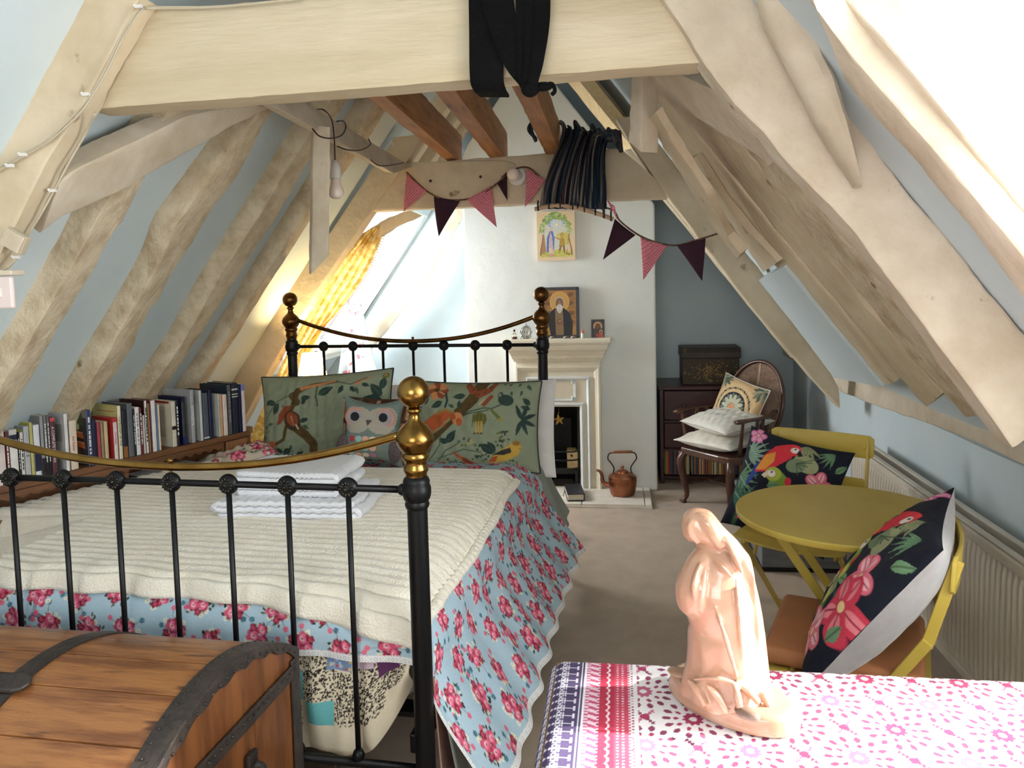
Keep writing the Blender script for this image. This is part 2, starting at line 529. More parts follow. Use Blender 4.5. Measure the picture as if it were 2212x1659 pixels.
# left slope, between the trusses
timber('rafter', 'knobbly whitewashed rafter nearest the light switch, crossed by the brace', L_([(420, 150), (366, 239), (239, 422), (131, 617), (63, 737), (0, 840), (-70, 960)]), L_([(462, 150), (411, 232), (310, 392), (200, 580), (94, 768), (28, 893), (-20, 985)]), NL * -0.115, M['timber_rough'], 'rafter', rough=0.008, rnd=0.03, seed=1)
timber('rafter', 'wide rough whitewashed rafter rising from behind the cookbook', L_([(640, 120), (545, 262), (460, 374), (374, 493), (345, 570), (272, 695), (219, 784), (165, 880), (120, 960)]), L_([(665, 110), (587, 239), (531, 348), (404, 542), (313, 696), (251, 806), (190, 905), (150, 975)]), NL * -0.115, M['timber_rough'], 'rafter', rough=0.009, rnd=0.03, seed=2)
timber('rafter', 'whitewashed rafter running up behind the bare hanging bulb', L_([(790, 100), (700, 240), (625, 360), (570, 450), (475, 598), (395, 740), (306, 870), (270, 925)]), L_([(825, 100), (735, 240), (672, 336), (590, 480), (501, 617), (420, 745), (336, 865), (300, 925)]), NL * -0.115, M['timber_rough'], 'rafter', rough=0.007, rnd=0.03, seed=3)
timber('rafter', 'slim whitewashed rafter passing behind the short hanging post', L_([(850, 160), (760, 300), (672, 440), (560, 615), (500, 715), (415, 845), (380, 900)]), L_([(882, 160), (790, 310), (696, 440), (596, 590), (530, 695), (434, 845), (400, 900)]), NL * -0.115, M['timber_rough'], 'rafter', rough=0.005, rnd=0.03, seed=4)
timber('wind_brace', 'curved brace crossing the rafters below the tie beam, book side', L_([(88, 505), (130, 472), (250, 420), (400, 335), (500, 275), (585, 232)], .07), L_([(128, 398), (150, 378), (180, 360), (300, 305), (400, 255), (470, 238), (530, 225)], .07), NL * -0.07, TP, 'brace', rough=0.005, rnd=0.08)
timber('purlin', 'long planed rail with flex wound round it above the hanging bulb', X_([(560, 212), (581, 224), (824, 359), (850, 374)], -1.1), X_([(634, 206), (652, 217), (869, 347), (890, 360)], -1.13), V(-0.05, 0.0, 0.01), TP, 'beam', rough=0.004, rnd=0.08)
timber('hanging_post', 'short square post hanging from the rail beside the bare bulb', Y_([(677, 270), (675, 440), (672, 592)], 2.80), Y_([(713, 275), (712, 440), (711, 552)], 2.78), V(-0.035, 0.06, 0), TP, 'post', rough=0.004, rnd=0.04)

# truss over the bed head
timber('collar_beam', 'limewashed collar beam over the bed head hung with bunting', Y_([(792, 456), (1462, 426)], 4.2), Y_([(866, 354), (1340, 320)], 4.2), V(0, 0.1, 0), T, rough=0.005, seg=50, rnd=0.04)
timber('principal_rafter', 'smooth whitewashed rafter meeting the collar beam above the yellow curtain', Y_([(850, 296), (815, 350), (716, 497), (600, 649), (490, 835), (440, 915)], 4.18), Y_([(918, 290), (880, 345), (802, 456), (693, 617), (600, 768), (520, 915), (500, 950)], 4.18), V(0, 0.1, 0), T, 'rafter', rough=0.006, rnd=0.06)
timber('principal_rafter', 'smooth whitewashed rafter ending in a loose tip above the armchair', Y_([(1330, 255), (1365, 312), (1446, 430), (1540, 555), (1640, 685), (1745, 805), (1815, 884)], 4.18), Y_([(1375, 250), (1424, 312), (1500, 410), (1590, 520), (1680, 630), (1750, 730), (1812, 836)], 4.18), V(0, 0.1, 0), T, 'rafter', rough=0.006, rnd=0.06)

# right slope, between the trusses
timber('stick_rafter', 'thin crooked stick of timber with a frayed end by the bunting', R_([(1401, 258), (1439, 329), (1491, 411), (1555, 512), (1592, 560)], -.03), R_([(1415, 243), (1454, 310), (1528, 422), (1573, 512), (1600, 548)], -.03), NR * -0.03, T, 'rafter', rough=0.006, rnd=0.05)
timber('rafter', 'short whitewashed rafter just behind the crooked stick', R_([(1480, 350), (1525, 411), (1585, 495), (1648, 588)], .06), R_([(1500, 340), (1560, 432), (1615, 500), (1678, 568)], .06), NR * -0.06, T, 'rafter', rough=0.008, rnd=0.05)
timber('rafter', 'narrow whitewashed rafter above the boxed-in pale blue panel', R_([(1385, 175), (1416, 224), (1491, 344), (1562, 441), (1640, 540), (1700, 600), (1800, 725), (1900, 835)], .09), R_([(1405, 170), (1439, 218), (1532, 330), (1642, 463), (1730, 570), (1830, 690), (1932, 826)], .09), NR * -0.09, T, 'rafter', rough=0.005, rnd=0.05, seed=6)
timber('rafter', 'broad flat whitewashed rafter between the narrow one and the brace', R_([(1420, 165), (1470, 236), (1552, 345), (1652, 470), (1777, 617), (1930, 800), (2000, 880)]), R_([(1510, 195), (1600, 308), (1660, 385), (1755, 505), (1865, 655), (2035, 850)]), NR * -0.09, T, 'rafter', rough=0.008, rnd=0.06, seed=7)
timber('rafter', 'pitted whitewashed rafter beside the widest rafter', R_([(1560, 260), (1638, 362), (1728, 482), (1838, 612), (1958, 760), (2085, 900)]), R_([(1620, 270), (1690, 360), (1800, 492), (1905, 622), (2035, 775), (2140, 895)]), NR * -0.09, M['timber_rough'], 'rafter', rough=0.007, rnd=0.05, seed=8)
timber('wind_brace', 'curved brace rising to the short post under the tie beam, radiator side', R_([(1394, 181), (1431, 209), (1502, 254), (1577, 299), (1625, 332), (1660, 358)], .05), R_([(1401, 150), (1439, 147), (1487, 172), (1547, 198), (1580, 220), (1612, 246)], .05), NR * -0.07, TP, 'brace', rough=0.005, rnd=0.05)
timber('hanging_post', 'short pointed post hanging above the collar beam end', [onY(1365, 150, 2.66), onY(1362, 230, 2.66), onY(1359, 306, 2.66)], [onY(1387, 150, 2.62), onY(1386, 240, 2.62), onY(1385, 328, 2.62)], V(0.055, 0.035, 0), TP, 'post', rough=0.004, rnd=0.05)
timber('boxed_panel', 'pale blue boxed-in panel between rafters above the wall plate', R_([(1638, 606), (1720, 708), (1800, 816)], .075), R_([(1692, 576), (1785, 692), (1905, 836)], .075), NR * -0.08, M['plaster'], 'panel', rough=0.002, rnd=0.02)
timber('wall_plate', 'cream wall plate along the low wall above the radiator', X_([(1600, 715), (1640, 742), (1700, 772), (1790, 815), (1815, 845), (1880, 872), (1990, 910), (2110, 955), (2212, 1003), (2330, 1060)], 1.2), X_([(1600, 690), (1625, 704), (1700, 740), (1800, 800), (1880, 818), (1960, 834), (2060, 858), (2140, 884), (2212, 915), (2330, 985)], 1.2), V(0.09, 0, -0.01), TP, 'beam', rough=0.006, seg=50, rnd=0.05)

# bay beyond the bed head
def slope_rafter(y, z0, z1, w, label, left, off=0.1, mat=T, seed=0.0, lean=0.0):
    f = (lambda z: xL(z, off)) if left else (lambda z: xR(z, off))
    n = NL if left else NR
    a = [V(f(z0), y - w / 2, z0), V(f(z1), y - w / 2 + lean, z1)]
    b = [V(f(z0), y + w / 2, z0), V(f(z1), y + w / 2 + lean, z1)]
    timber('rafter', label, a, b, n * -0.09, mat, 'rafter', rough=0.005, rnd=0.05, seed=seed)
slope_rafter(4.62, 1.98, 2.85, 0.11, 'whitewashed rafter in the far roof bay, first beyond the collar beam, dormer side', True, seed=11)
slope_rafter(4.95, 1.98, 2.85, 0.11, 'whitewashed rafter in the far roof bay, second beyond the collar beam, dormer side', True, seed=12)
slope_rafter(5.22, 1.98, 2.85, 0.10, 'whitewashed rafter in the far roof bay, third beyond the collar beam, dormer side', True, seed=13)
timber('gable_rafter', 'pale rafter slanting down beside the bright far window', Y_([(1035, 372), (983, 452), (900, 592), (800, 722), (770, 760)], 5.62), Y_([(1062, 378), (1004, 462), (926, 600), (826, 728), (795, 766)], 5.62), V(-0.03, 0.09, 0), TP, 'rafter', rough=0.005, rnd=0.05)
slope_rafter(4.72, 0.92, 2.85, 0.10, 'brightly lit whitewashed rafter behind the collar beam, armchair side', False, seed=14)
slope_rafter(5.15, 0.92, 2.85, 0.10, 'dim whitewashed rafter in the alcove above the armchair', False, seed=15)
timber('pine_rafter', 'pale new pine rafter lit from below above the striped hammock', R_([(1205, 140), (1222, 172), (1345, 326)], .06), R_([(1225, 138), (1246, 170), (1366, 320)], .06), NR * -0.07, M['pine_bright'], 'rafter', rough=0.002, rnd=0.05)
timber('dormer_lintel', 'slanting timber lintel over the far window and yellow curtain', Y_([(760, 548), (830, 503), (908, 464)], 4.42), Y_([(770, 512), (840, 470), (885, 455)], 4.42), V(0, 0.06, 0), T, 'beam', rough=0.008, rnd=0.05)

# three bare pine joists over the collar
def joist(e1, e2, label):
    a, b = Z_(e1, 2.14), Z_(e2, 2.14)
    def ext(q): return [q[0] + (q[0] - q[1]).normalized() * max(0, (q[0].y - 1.97)), q[1] + (q[1] - q[0]).normalized() * 0.1]
    timber('pine_joist', label, ext(a), ext(b), V(0, 0, 0.16), M['joist'], 'joist', rough=0.003, rnd=0.03, seg=40)
joist([(788, 207), (966, 349)], [(828, 205), (992, 348)], 'bare orange pine joist farthest from the striped hammock')
joist([(936, 196), (1061, 345)], [(981, 192), (1093, 343)], 'middle one of the three bare orange pine joists')
joist([(1104, 183), (1181, 338)], [(1150, 183), (1210, 331)], 'bare orange pine joist beside the striped hammock')
# ================================================================== flat prints, kept as colours of a fine grid of points
def c3(*c): return np.array(lin(c)[:3])

class Print:
    def __init__(self, w, h, nx, ny, base):
        self.w, self.h, self.nx, self.ny = w, h, nx, ny
        self.X, self.Y = np.meshgrid(np.linspace(0, w, nx), np.linspace(0, h, ny))
        self.C = np.tile(np.asarray(base, float), (ny, nx, 1))
    def _win(self, x0, x1, y0, y1):
        i0 = max(0, int(x0 / self.w * (self.nx - 1))); i1 = min(self.nx, int(x1 / self.w * (self.nx - 1)) + 2)
        j0 = max(0, int(y0 / self.h * (self.ny - 1))); j1 = min(self.ny, int(y1 / self.h * (self.ny - 1)) + 2)
        if i0 >= i1 or j0 >= j1: return None
        return slice(j0, j1), slice(i0, i1)
    def _put(self, s, mask, col, a=1.0):
        sub = self.C[s]
        m = np.clip(mask, 0, 1)[..., None] * a
        self.C[s] = sub * (1 - m) + np.asarray(col) * m
    def ell(self, cx, cy, rx, ry, col, ang=0.0, a=1.0):
        r = max(rx, ry) * 1.15
        s = self._win(cx - r, cx + r, cy - r, cy + r)
        if s is None: return self
        x, y = self.X[s] - cx, self.Y[s] - cy
        ca, sa = math.cos(ang), math.sin(ang)
        u, v = (x * ca + y * sa) / rx, (-x * sa + y * ca) / ry
        px = self.w / self.nx
        d = (1 - np.sqrt(u * u + v * v)) * min(rx, ry) / px + .5
        self._put(s, d, col, a)
        return self
    def poly(self, pts, col, a=1.0):
        xs = [p[0] for p in pts]; ys = [p[1] for p in pts]
        s = self._win(min(xs), max(xs), min(ys), max(ys))
        if s is None: return self
        x, y = self.X[s], self.Y[s]
        ins = np.zeros(x.shape, bool)
        n = len(pts)
        for i in range(n):
            x1, y1 = pts[i]; x2, y2 = pts[(i + 1) % n]
            if y1 == y2: continue
            c = ((y1 > y) != (y2 > y)) & (x < (x2 - x1) * (y - y1) / (y2 - y1) + x1)
            ins ^= c
        self._put(s, ins.astype(float), col, a)
        return self
    def line(self, pts, w, col, w2=None, a=1.0):
        """stroke; w to w2 along its length"""
        n = len(pts) - 1
        for i in range(n):
            (x1, y1), (x2, y2) = pts[i], pts[i + 1]
            wa = w if w2 is None else w + (w2 - w) * i / n
            wb = w if w2 is None else w + (w2 - w) * (i + 1) / n
            r = max(wa, wb)
            s = self._win(min(x1, x2) - r, max(x1, x2) + r, min(y1, y2) - r, max(y1, y2) + r)
            if s is None: continue
            x, y = self.X[s], self.Y[s]
            dx, dy = x2 - x1, y2 - y1
            L = dx * dx + dy * dy + 1e-12
            t = np.clip(((x - x1) * dx + (y - y1) * dy) / L, 0, 1)
            d = np.hypot(x - x1 - t * dx, y - y1 - t * dy)
            px = self.w / self.nx
            self._put(s, (wa / 2 + (wb - wa) / 2 * t - d) / px + .5, col, a)
        return self
    def leaf(self, x, y, L, wd, ang, col, vein=None):
        ca, sa = math.cos(ang), math.sin(ang)
        P = []
        for k in range(9):
            t = k / 8; P.append((t * L, wd / 2 * math.sin(math.pi * t ** .8)))
        for k in range(7, 0, -1):
            t = k / 8; P.append((t * L, -wd / 2 * math.sin(math.pi * t ** .8)))
        self.poly([(x + a * ca - b * sa, y + a * sa + b * ca) for a, b in P], col)
        if vein is not None:
            self.line([(x, y), (x + L * .9 * ca, y + L * .9 * sa)], wd * .12, vein)
        return self
    def rose(self, x, y, r, rnd, cols):
        dk, md, lt, hi = cols
        for k in range(6):
            a = k * 1.047 + rnd.random()
            self.ell(x + .55 * r * math.cos(a), y + .55 * r * math.sin(a), .55 * r, .45 * r, md if k % 2 else dk, a)
        for k in range(5):
            a = k * 1.257 + rnd.random() * .8
            self.ell(x + .38 * r * math.cos(a), y + .38 * r * math.sin(a), .42 * r, .3 * r, lt if k % 2 else md, a + 1.2)
        for k in range(3):
            a = k * 2.1 + rnd.random()
            self.ell(x + .2 * r * math.cos(a), y + .2 * r * math.sin(a), .26 * r, .15 * r, hi if k % 2 == 0 else lt, a + 1.5)
        self.ell(x, y, .16 * r, .14 * r, dk)
        return self
    def noise(self, amt, seed=0):
        g = np.random.RandomState(seed)
        self.C *= 1 + amt * (g.rand(self.ny, self.nx, 1) - .5)
        self.C = np.clip(self.C, 0, 1)
        return self

def gridmesh(name, P, mat, col=None, parent=None, smooth=True, wrap=False, flip=False):
    """P: ny x nx x 3 points"""
    ny, nx = P.shape[:2]
    me = bpy.data.meshes.new(name)
    me.vertices.add(ny * nx)
    me.vertices.foreach_set('co', np.ascontiguousarray(P, np.float32).reshape(-1))
    idx = np.arange(ny * nx).reshape(ny, nx)
    if wrap: idx = np.concatenate([idx, idx[:, :1]], 1)
    a, b, c, d = idx[:-1, :-1], idx[:-1, 1:], idx[1:, 1:], idx[1:, :-1]
    q = np.stack([a, d, c, b] if flip else [a, b, c, d], -1).reshape(-1, 4)
    me.loops.add(q.size)
    me.loops.foreach_set('vertex_index', q.reshape(-1).astype(np.int32))
    me.polygons.add(len(q))
    me.polygons.foreach_set('loop_start', (np.arange(len(q)) * 4).astype(np.int32))
    me.update(calc_edges=True)
    me.validate()
    if col is not None:
        at = me.color_attributes.new('print', 'FLOAT_COLOR', 'POINT')
        cc = np.concatenate([col.reshape(-1, 3), np.ones((ny * nx, 1))], 1)
        at.data.foreach_set('color', cc.astype(np.float32).reshape(-1))
    if smooth: me.shade_smooth()
    return newobj(name, me, parent, mat)

M['print'] = printed('printed_cloth')
M['print_paper'] = printed('printed_board', rough=0.5, bump=0.03, weave=0.03)
M['print_gloss'] = printed('varnished_print', rough=0.35, bump=0.05, weave=0.05)

def sm(x): 
    x = np.clip(x, 0, 1); return x * x * (3 - 2 * x)

def waves(X, Y, seed, n=6, k=(6, 20)):
    g = np.random.RandomState(seed)
    out = np.zeros_like(X)
    for _ in range(n):
        f = g.uniform(*k); a = g.uniform(0, math.pi); p = g.uniform(0, 6.28)
        out += np.sin(f * (X * math.cos(a) + Y * math.sin(a)) + p) / n
    return out

def pillow(name, w, h, t, mat_front, mat_back, MX, front=None, back=None, label=None, cat='cushion', group=None, nx=120, ny=90, wrinkle=0.006, seed=0, pinch=0.10, sag=0.0, piping=None, bend=0.0):
    """stuffed cushion in its own frame: x across, y up, z out of the front; MX places it. The printed front cover and the plain back cover are its parts"""
    root = thing(name, label, cat, group=group)
    root.matrix_world = MX
    gx, gy = np.meshgrid(np.linspace(-1, 1, nx), np.linspace(-1, 1, ny))
    prof = (1 - np.abs(gx) ** 2.4) * (1 - np.abs(gy) ** 2.4)
    prof = np.sqrt(np.clip(prof, 0, 1)) ** 1.15
    # edges draw in between the corners
    X = gx * w / 2 * (1 - pinch * (1 - gy ** 2) * np.abs(gx) ** 3 * .6)
    Y = gy * h / 2 * (1 - pinch * (1 - gx ** 2) * np.abs(gy) ** 3 * .6)
    wr = waves(X * 8, Y * 8, seed) * wrinkle * np.sqrt(prof + .02)
    bz = bend * (gx ** 2) + sag * gy
    for nm, s, mt, cl in (('cover_front', 1, mat_front, front), ('cover_back', -1, mat_back, back)):
        Z = s * (prof * t / 2 + wr * (1 if s > 0 else .5) + .0006) + bz
        P = np.stack([X, Y, Z], -1)
        if s < 0:
            jj = sorted(set(range(0, ny, 2)) | {ny - 1}); ii = sorted(set(range(0, nx, 2)) | {nx - 1})
            P = P[np.ix_(jj, ii)]
        gridmesh(nm, P, mt, cl, root, flip=(s < 0))
    if piping is not None:
        pts = []
        b = [(i, 0) for i in range(0, nx, 4)] + [(nx - 1, j) for j in range(0, ny, 4)] + [(i, ny - 1) for i in range(nx - 1, -1, -4)] + [(0, j) for j in range(ny - 1, -1, -4)]
        for i, j in b: pts.append(V(X[j, i], Y[j, i], bz[j, i] if not np.isscalar(bz) else 0))
        MB().tube(pts, 0.004, 6, closed=True).build('piping', piping, root, smooth=True)
    return root

# ================================================================== the brass and iron bed
BA = math.radians(3.35)
BD, BC = V(math.sin(BA), math.cos(BA), 0), V(math.cos(BA), -math.sin(BA), 0)
BO = V(-0.488, 1.763, 0)
BW, BL = 1.317, 1.95
def B(u, v, z): return BO + BD * u - BC * v + V(0, 0, z)
BMX = frame(BO, BC, BD, V(0, 0, 1))        # local x = right, y = towards the head

M['iron'] = material('black_enamelled_iron', lin((10, 10, 12)), 0.42, spec=0.28)
M['brass'] = material('aged_brass', lin((158, 124, 66)), 0.24, metal=1.0, var=lin((120, 88, 42)), scale=14, lo=.3, hi=.75)
M['brass_dark'] = material('tarnished_brass', lin((120, 84, 46)), 0.30, metal=1.0, var=lin((72, 50, 28)), scale=10)

bed = thing('bed', 'Victorian double bedstead of black iron with brass rails and ball finials', 'bed', BO, -BA)
def bed_end(y, zbar, rail, zlow, ztop, rp, brass, name):
    """posts, finials, crossbar, spindles with rosette knobs, sagging brass rail"""
    s = BW / 8.18
    xs = [-(1.09 * s + s * i) for i in range(7)]
    for x in (0.0, -BW):
        post = MB()
        prof = [(0.020, 0.0), (0.020, 0.05), (rp, 0.07), (rp, zbar - .045), (rp * 1.12, zbar - .042), (rp * 1.22, zbar - .034), (rp * 1.12, zbar - .026),
                (rp * 1.3, zbar - .020), (rp * 1.42, zbar - .008), (rp * 1.42, zbar + .006), (rp * 1.28, zbar + .016), (rp * 1.34, zbar + .022), (rp * 1.2, zbar + .030), (rp * 1.02, zbar + .034),
                (rp, ztop - .245), (rp, ztop - .235)]
        post.lathe(prof, 24, (x, y, 0))
        p = post.build('post', M['iron'], bed, smooth=True, auto=math.radians(40))
        f = MB()
        z0 = ztop - .240
        r = rp
        f.lathe([(r * 1.05, z0), (r * 1.08, z0 + .008), (r * 1.22, z0 + .012), (r * 1.22, z0 + .020), (r * 1.1, z0 + .026), (r * 1.08, z0 + .036), (r * 1.28, z0 + .042), (r * 1.36, z0 + .048), (r * 1.2, z0 + .056),
                 (r * 1.5, z0 + .066), (r * 1.82, z0 + .080), (r * 1.88, z0 + .094), (r * 1.6, z0 + .110), (r * 1.15, z0 + .122), (r * .68, z0 + .132), (r * .50, z0 + .146), (r * .56, z0 + .152), (r * .74, z0 + .156), (r * .74, z0 + .160), (r * .5, z0 + .165)], 28, (x, y, 0))
        f.ball((x, y, ztop - .038), .0385, 28, 18)
        f.build('finial', brass, p, smooth=True, auto=math.radians(50))['label'] = 'brass ball finial'
    MB().tube([(-.02, y, zbar), (-BW + .02, y, zbar)], .0088, 12).build('crossbar', M['iron'], bed, smooth=True)
    kb = MB()
    for x in (-.034, -BW + .034):
        kb.ball((x, y, zbar), .015, 14, 8)
        kb.ball((x + (.014 if x > -.5 else -.014), y, zbar), .019, 14, 8, (.35, 1, 1))
    kb.build('collar', M['iron'], bed, smooth=True)['kind'] = 'stuff'
    MB().tube([(-.01, y, zlow), (-BW + .01, y, zlow)], .011, 10).build('lower_rail', M['iron'], bed, smooth=True)
    n = 60
    pts = []
    zs, zm = rail
    for i in range(n):
        t = i / (n - 1); x = -.03 - (BW - .06) * t
        q = (2 * t - 1)
        pts.append(V(x, y, zm + (zs - zm) * (abs(q) ** 2.1)))
    rl = MB().tube(pts, .0105, 14).build('brass_rail', brass, bed, smooth=True)
    rl['label'] = 'brass top rail sagging between the posts'
    MB().ball((-BW / 2, y, zm + .016), .007, 12, 8).tube([(-BW / 2, y, zm - .03), (-BW / 2, y, zm + .012)], .004, 8).build('rail_bolt', brass, rl, smooth=True)
    for x in xs:
        sp = MB().tube([(x, y, zlow - .004), (x, y, zbar)], .0070, 10)
        sp.lathe([(.007, zlow + .005), (.014, zlow + .012), (.016, zlow + .022), (.012, zlow + .032), (.007, zlow + .037)], 12, (x, y, 0))
        sp.build('spindle', M['iron'], bed, smooth=True)
        k = MB().ball((x, y, zbar), .0265, 20, 12, (1, .62, 1)).build('knob', M['iron'], bed, smooth=True)
        ro = MB()
        for j in range(12):
            a = 2 * math.pi * j / 12
            cx, cz = x + .0145 * math.cos(a), zbar + .0145 * math.sin(a)
            Mt = Matrix.Translation(V(cx, y - .0145, cz)) @ Matrix.Rotation(-a, 4, 'Y')
            prof = [(max(1e-4, .0036 * math.sin(math.pi * q / 6)), -.0036 * math.cos(math.pi * q / 6)) for q in range(7)]
            kk = len(ro.v)
            ro.lathe(prof, 8)
            for ii in range(kk, len(ro.v)):
                pv = V(*ro.v[ii]); pv.x *= 1.75
                ro.v[ii] = tuple(Mt @ pv)
        ro.ball((x, y - .0165, zbar), .0045, 10, 6)
        ro.build('rosette', M['iron_worn'] if y < 1 else M['iron'], k, smooth=True)
M['iron_worn'] = material('worn_iron', lin((58, 54, 46)), 0.3, metal=0.6, var=lin((18, 18, 18)), scale=60)
bed_end(0.0, .972, (1.107, 1.013), .271, 1.247, .0245, M['brass'], 'foot')
bed_end(BL, 1.150, (1.290, 1.173), .35, 1.432, .0245, M['brass_dark'], 'head')
for x in (-.03, -BW + .03):
    MB().box((x, BL / 2, .32), (.035, BL - .04, .05)).build('side_rail', M['iron'], bed, bevel=.004)
for i in range(9):
    MB().box((-BW / 2, .15 + i * .2, .335), (BW - .08, .06, .014)).build('slat', M['iron'], bed)

# mattress, covers
M['mattress'] = material('white_ticking', lin((214, 210, 200)), 0.9, var=lin((200, 196, 186)), scale=8, bump=.2)
mt = MB().box((-BW / 2 - .005, BL / 2 + .02, .48), (BW - .07, BL - .13, .26)).build('mattress', M['mattress'], bevel=.10, seg=5, smooth=True)
mt.matrix_world = BMX
tag(mt, 'thick pale mattress under the floral bedspread on the iron bed', 'mattress')
ZT = .660
def cover_map(A, Bq, side_d, foot_d, out_side, seed, ztop=ZT, u_foot=.118, fold=.010):
    """cloth over the bed: A = metres past the mattress's open side (negative on top), Bq = metres past its foot end"""
    a = np.clip(A, 0, None); b = np.clip(Bq, 0, None)
    ra, rb = .13, .10
    fa = np.clip(a / ra, 0, 1.57); fb = np.clip(b / rb, 0, 1.57)
    da = np.where(a < 1.57 * ra, ra * (1 - np.cos(fa)), ra + (a - 1.57 * ra) * .93)
    db = np.where(b < 1.57 * rb, rb * (1 - np.cos(fb)), rb + (b - 1.57 * rb))
    oa = np.where(a < 1.57 * ra, ra * np.sin(fa), ra + out_side * sm((a - 1.57 * ra) / side_d) ** .8)
    ob = np.where(b < 1.57 * rb, rb * np.sin(fb), rb)
    fl = np.clip(a / side_d, 0, 1)
    fb2 = np.clip(b / foot_d, 0, 1)
    u = u_foot + np.clip(-Bq, 0, None) - ob * .9 - b * fl * .25
    v = .10 + np.clip(-A, 0, None) - oa * (1 - .10 * fb2)
    z = ztop - np.sqrt(da ** 2 + db ** 2 + 0.12 * da * db)
    ph = waves(u * 1.0, u * 0, seed, 5, (18, 60))
    v -= ph * fold * 2.2 * fl
    z += waves(u, v, seed + 1, 6, (5, 14)) * .008 * (1 - fl) * (1 - fb2)
    u -= waves(v, z * .4, seed + 2, 5, (16, 50)) * fold * .8 * fb2 * (1 - fl)
    P = np.zeros(A.shape + (3,))
    o = np.array(BO); d = np.array(BD); c = np.array(BC)
    P[:] = o + u[..., None] * d - v[..., None] * c
    P[..., 2] = z
    return P

# floral bedspread
SD, FD = .51, .195
SW, SLEN = SD + 1.22, FD + 1.53
nxs, nys = 620, 640
pr = Print(SW, SLEN, nxs, nys, c3(172, 196, 210))
rg = random.Random(3)
ROSE = (c3(156, 48, 76), c3(212, 88, 118), c3(234, 136, 160), c3(248, 206, 212))
DKROSE = (c3(104, 16, 40), c3(150, 32, 60), c3(190, 60, 90), c3(220, 120, 140))
def bouquet(p, x, y, s, rot, rnd):
    ca, sa = math.cos(rot), math.sin(rot)
    T2 = lambda a, b: (x + (a * ca - b * sa) * s, y + (a * sa + b * ca) * s)
    for k in range(16):
        a = rnd.uniform(0, 6.28); r = rnd.uniform(.030, .052)
        q = T2(r * math.cos(a), r * math.sin(a))
        p.leaf(q[0], q[1], .018 * s, .009 * s, a + rnd.uniform(-.8, .8), rnd.choice([c3(58, 72, 50), c3(92, 100, 70), c3(40, 52, 46)]))
    for k in range(10):
        a = rnd.uniform(0, 6.28); r = rnd.uniform(.03, .052)
        q = T2(r * math.cos(a), r * math.sin(a))
        p.ell(q[0], q[1], .009 * s, .008 * s, c3(232, 232, 214)); p.ell(q[0], q[1], .003 * s, .003 * s, c3(180, 170, 110))
    for k in range(4):
        a = rnd.uniform(0, 6.28); r = rnd.uniform(.05, .085)
        q = T2(r * math.cos(a), r * math.sin(a)); q2 = T2(r * .4 * math.cos(a), r * .4 * math.sin(a))
        p.line([q2, q], .0016 * s, c3(60, 66, 54))
        for j in range(5):
            b = j * 1.257
            p.ell(q[0] + .006 * s * math.cos(b), q[1] + .006 * s * math.sin(b), .0045 * s, .004 * s, rnd.choice([c3(42, 92, 112), c3(60, 120, 140)]) if k < 2 else c3(222, 90, 118))
    for (a, b, r, cl) in ((-.021, .012, .023, ROSE), (.021, .016, .022, ROSE), (.004, -.018, .025, ROSE), (.033, -.016, .014, DKROSE), (-.033, -.014, .015, DKROSE)):
        q = T2(a, b)
        p.rose(q[0], q[1], r * s, rnd, cl)
gy = 0
yy = .03
row = 0
while yy < SLEN + .05:
    xx = .02 + (row % 2) * .061
    while xx < SW + .05:
        bouquet(pr, xx + rg.uniform(-.014, .014), yy + rg.uniform(-.014, .014), rg.uniform(.70, .84), rg.uniform(0, 6.28), rg)
        xx += .122
    yy += .094
    row += 1
pr.noise(.05, 2)
hem = .018
lace = (pr.X < hem) | (pr.Y < hem)
pr.C[lace] = c3(236, 234, 232)
pr.C[lace & (((np.sin(pr.X * 700) * np.sin(pr.Y * 700)) > .35))] = c3(186, 184, 190)
A, Bq = SD - pr.X, FD - pr.Y
P = cover_map(A, Bq, SD, FD, .26, 5, fold=.020)
sp = gridmesh('bedspread', P, M['print'], pr.C)
tag(sp, 'pale blue bedspread printed with pink rose bunches, lace hem, over the iron bed', 'bedspread')

# grey sheet hanging below the bedspread, patchwork quilt at the foot
def sheet(name, ua, ub, va, z0, z1, mat, label, cat, seed, amp=.02, col=None, nx=160, ny=50, flare=.05):
    """hanging cloth along the bed's open side between u = ua and ub"""
    U, T_ = np.meshgrid(np.linspace(ua, ub, nx), np.linspace(0, 1, ny))
    z = z1 + (z0 - z1) * T_
    v = va - flare * T_ - waves(U, U * 0, seed, 5, (20, 70)) * amp * (.3 + T_)
    P = np.zeros(U.shape + (3,))
    P[:] = np.array(BO) + U[..., None] * np.array(BD) - v[..., None] * np.array(BC)
    P[..., 2] = z
    o = gridmesh(name, P, mat, col)
    md = o.modifiers.new('thick', 'SOLIDIFY'); md.thickness = .004
    return tag(o, label, cat)
M['sheet_grey'] = material('grey_green_cotton', lin((150, 154, 146)), .9, var=lin((132, 136, 128)), scale=5, bump=.2, bscale=60)
M['sheet_pink'] = material('dull_pink_cotton', lin((176, 138, 124)), .9, var=lin((150, 116, 104)), scale=5, bump=.2, bscale=60)
M['sheet_cream'] = material('cream_cotton', lin((226, 214, 190)), .9, var=lin((206, 192, 166)), scale=6, bump=.2, bscale=60)
sheet('valance', .02, 1.86, -.045, .06, .40, M['sheet_grey'], 'grey green valance hanging to the floor under the floral bedspread', 'valance', 21, amp=.016, flare=.06)
sheet('blanket', .01, .17, -.018, .06, .50, M['sheet_pink'], 'dull pink blanket end hanging behind the near brass bedpost', 'blanket', 25, amp=.012, nx=50, flare=.02)
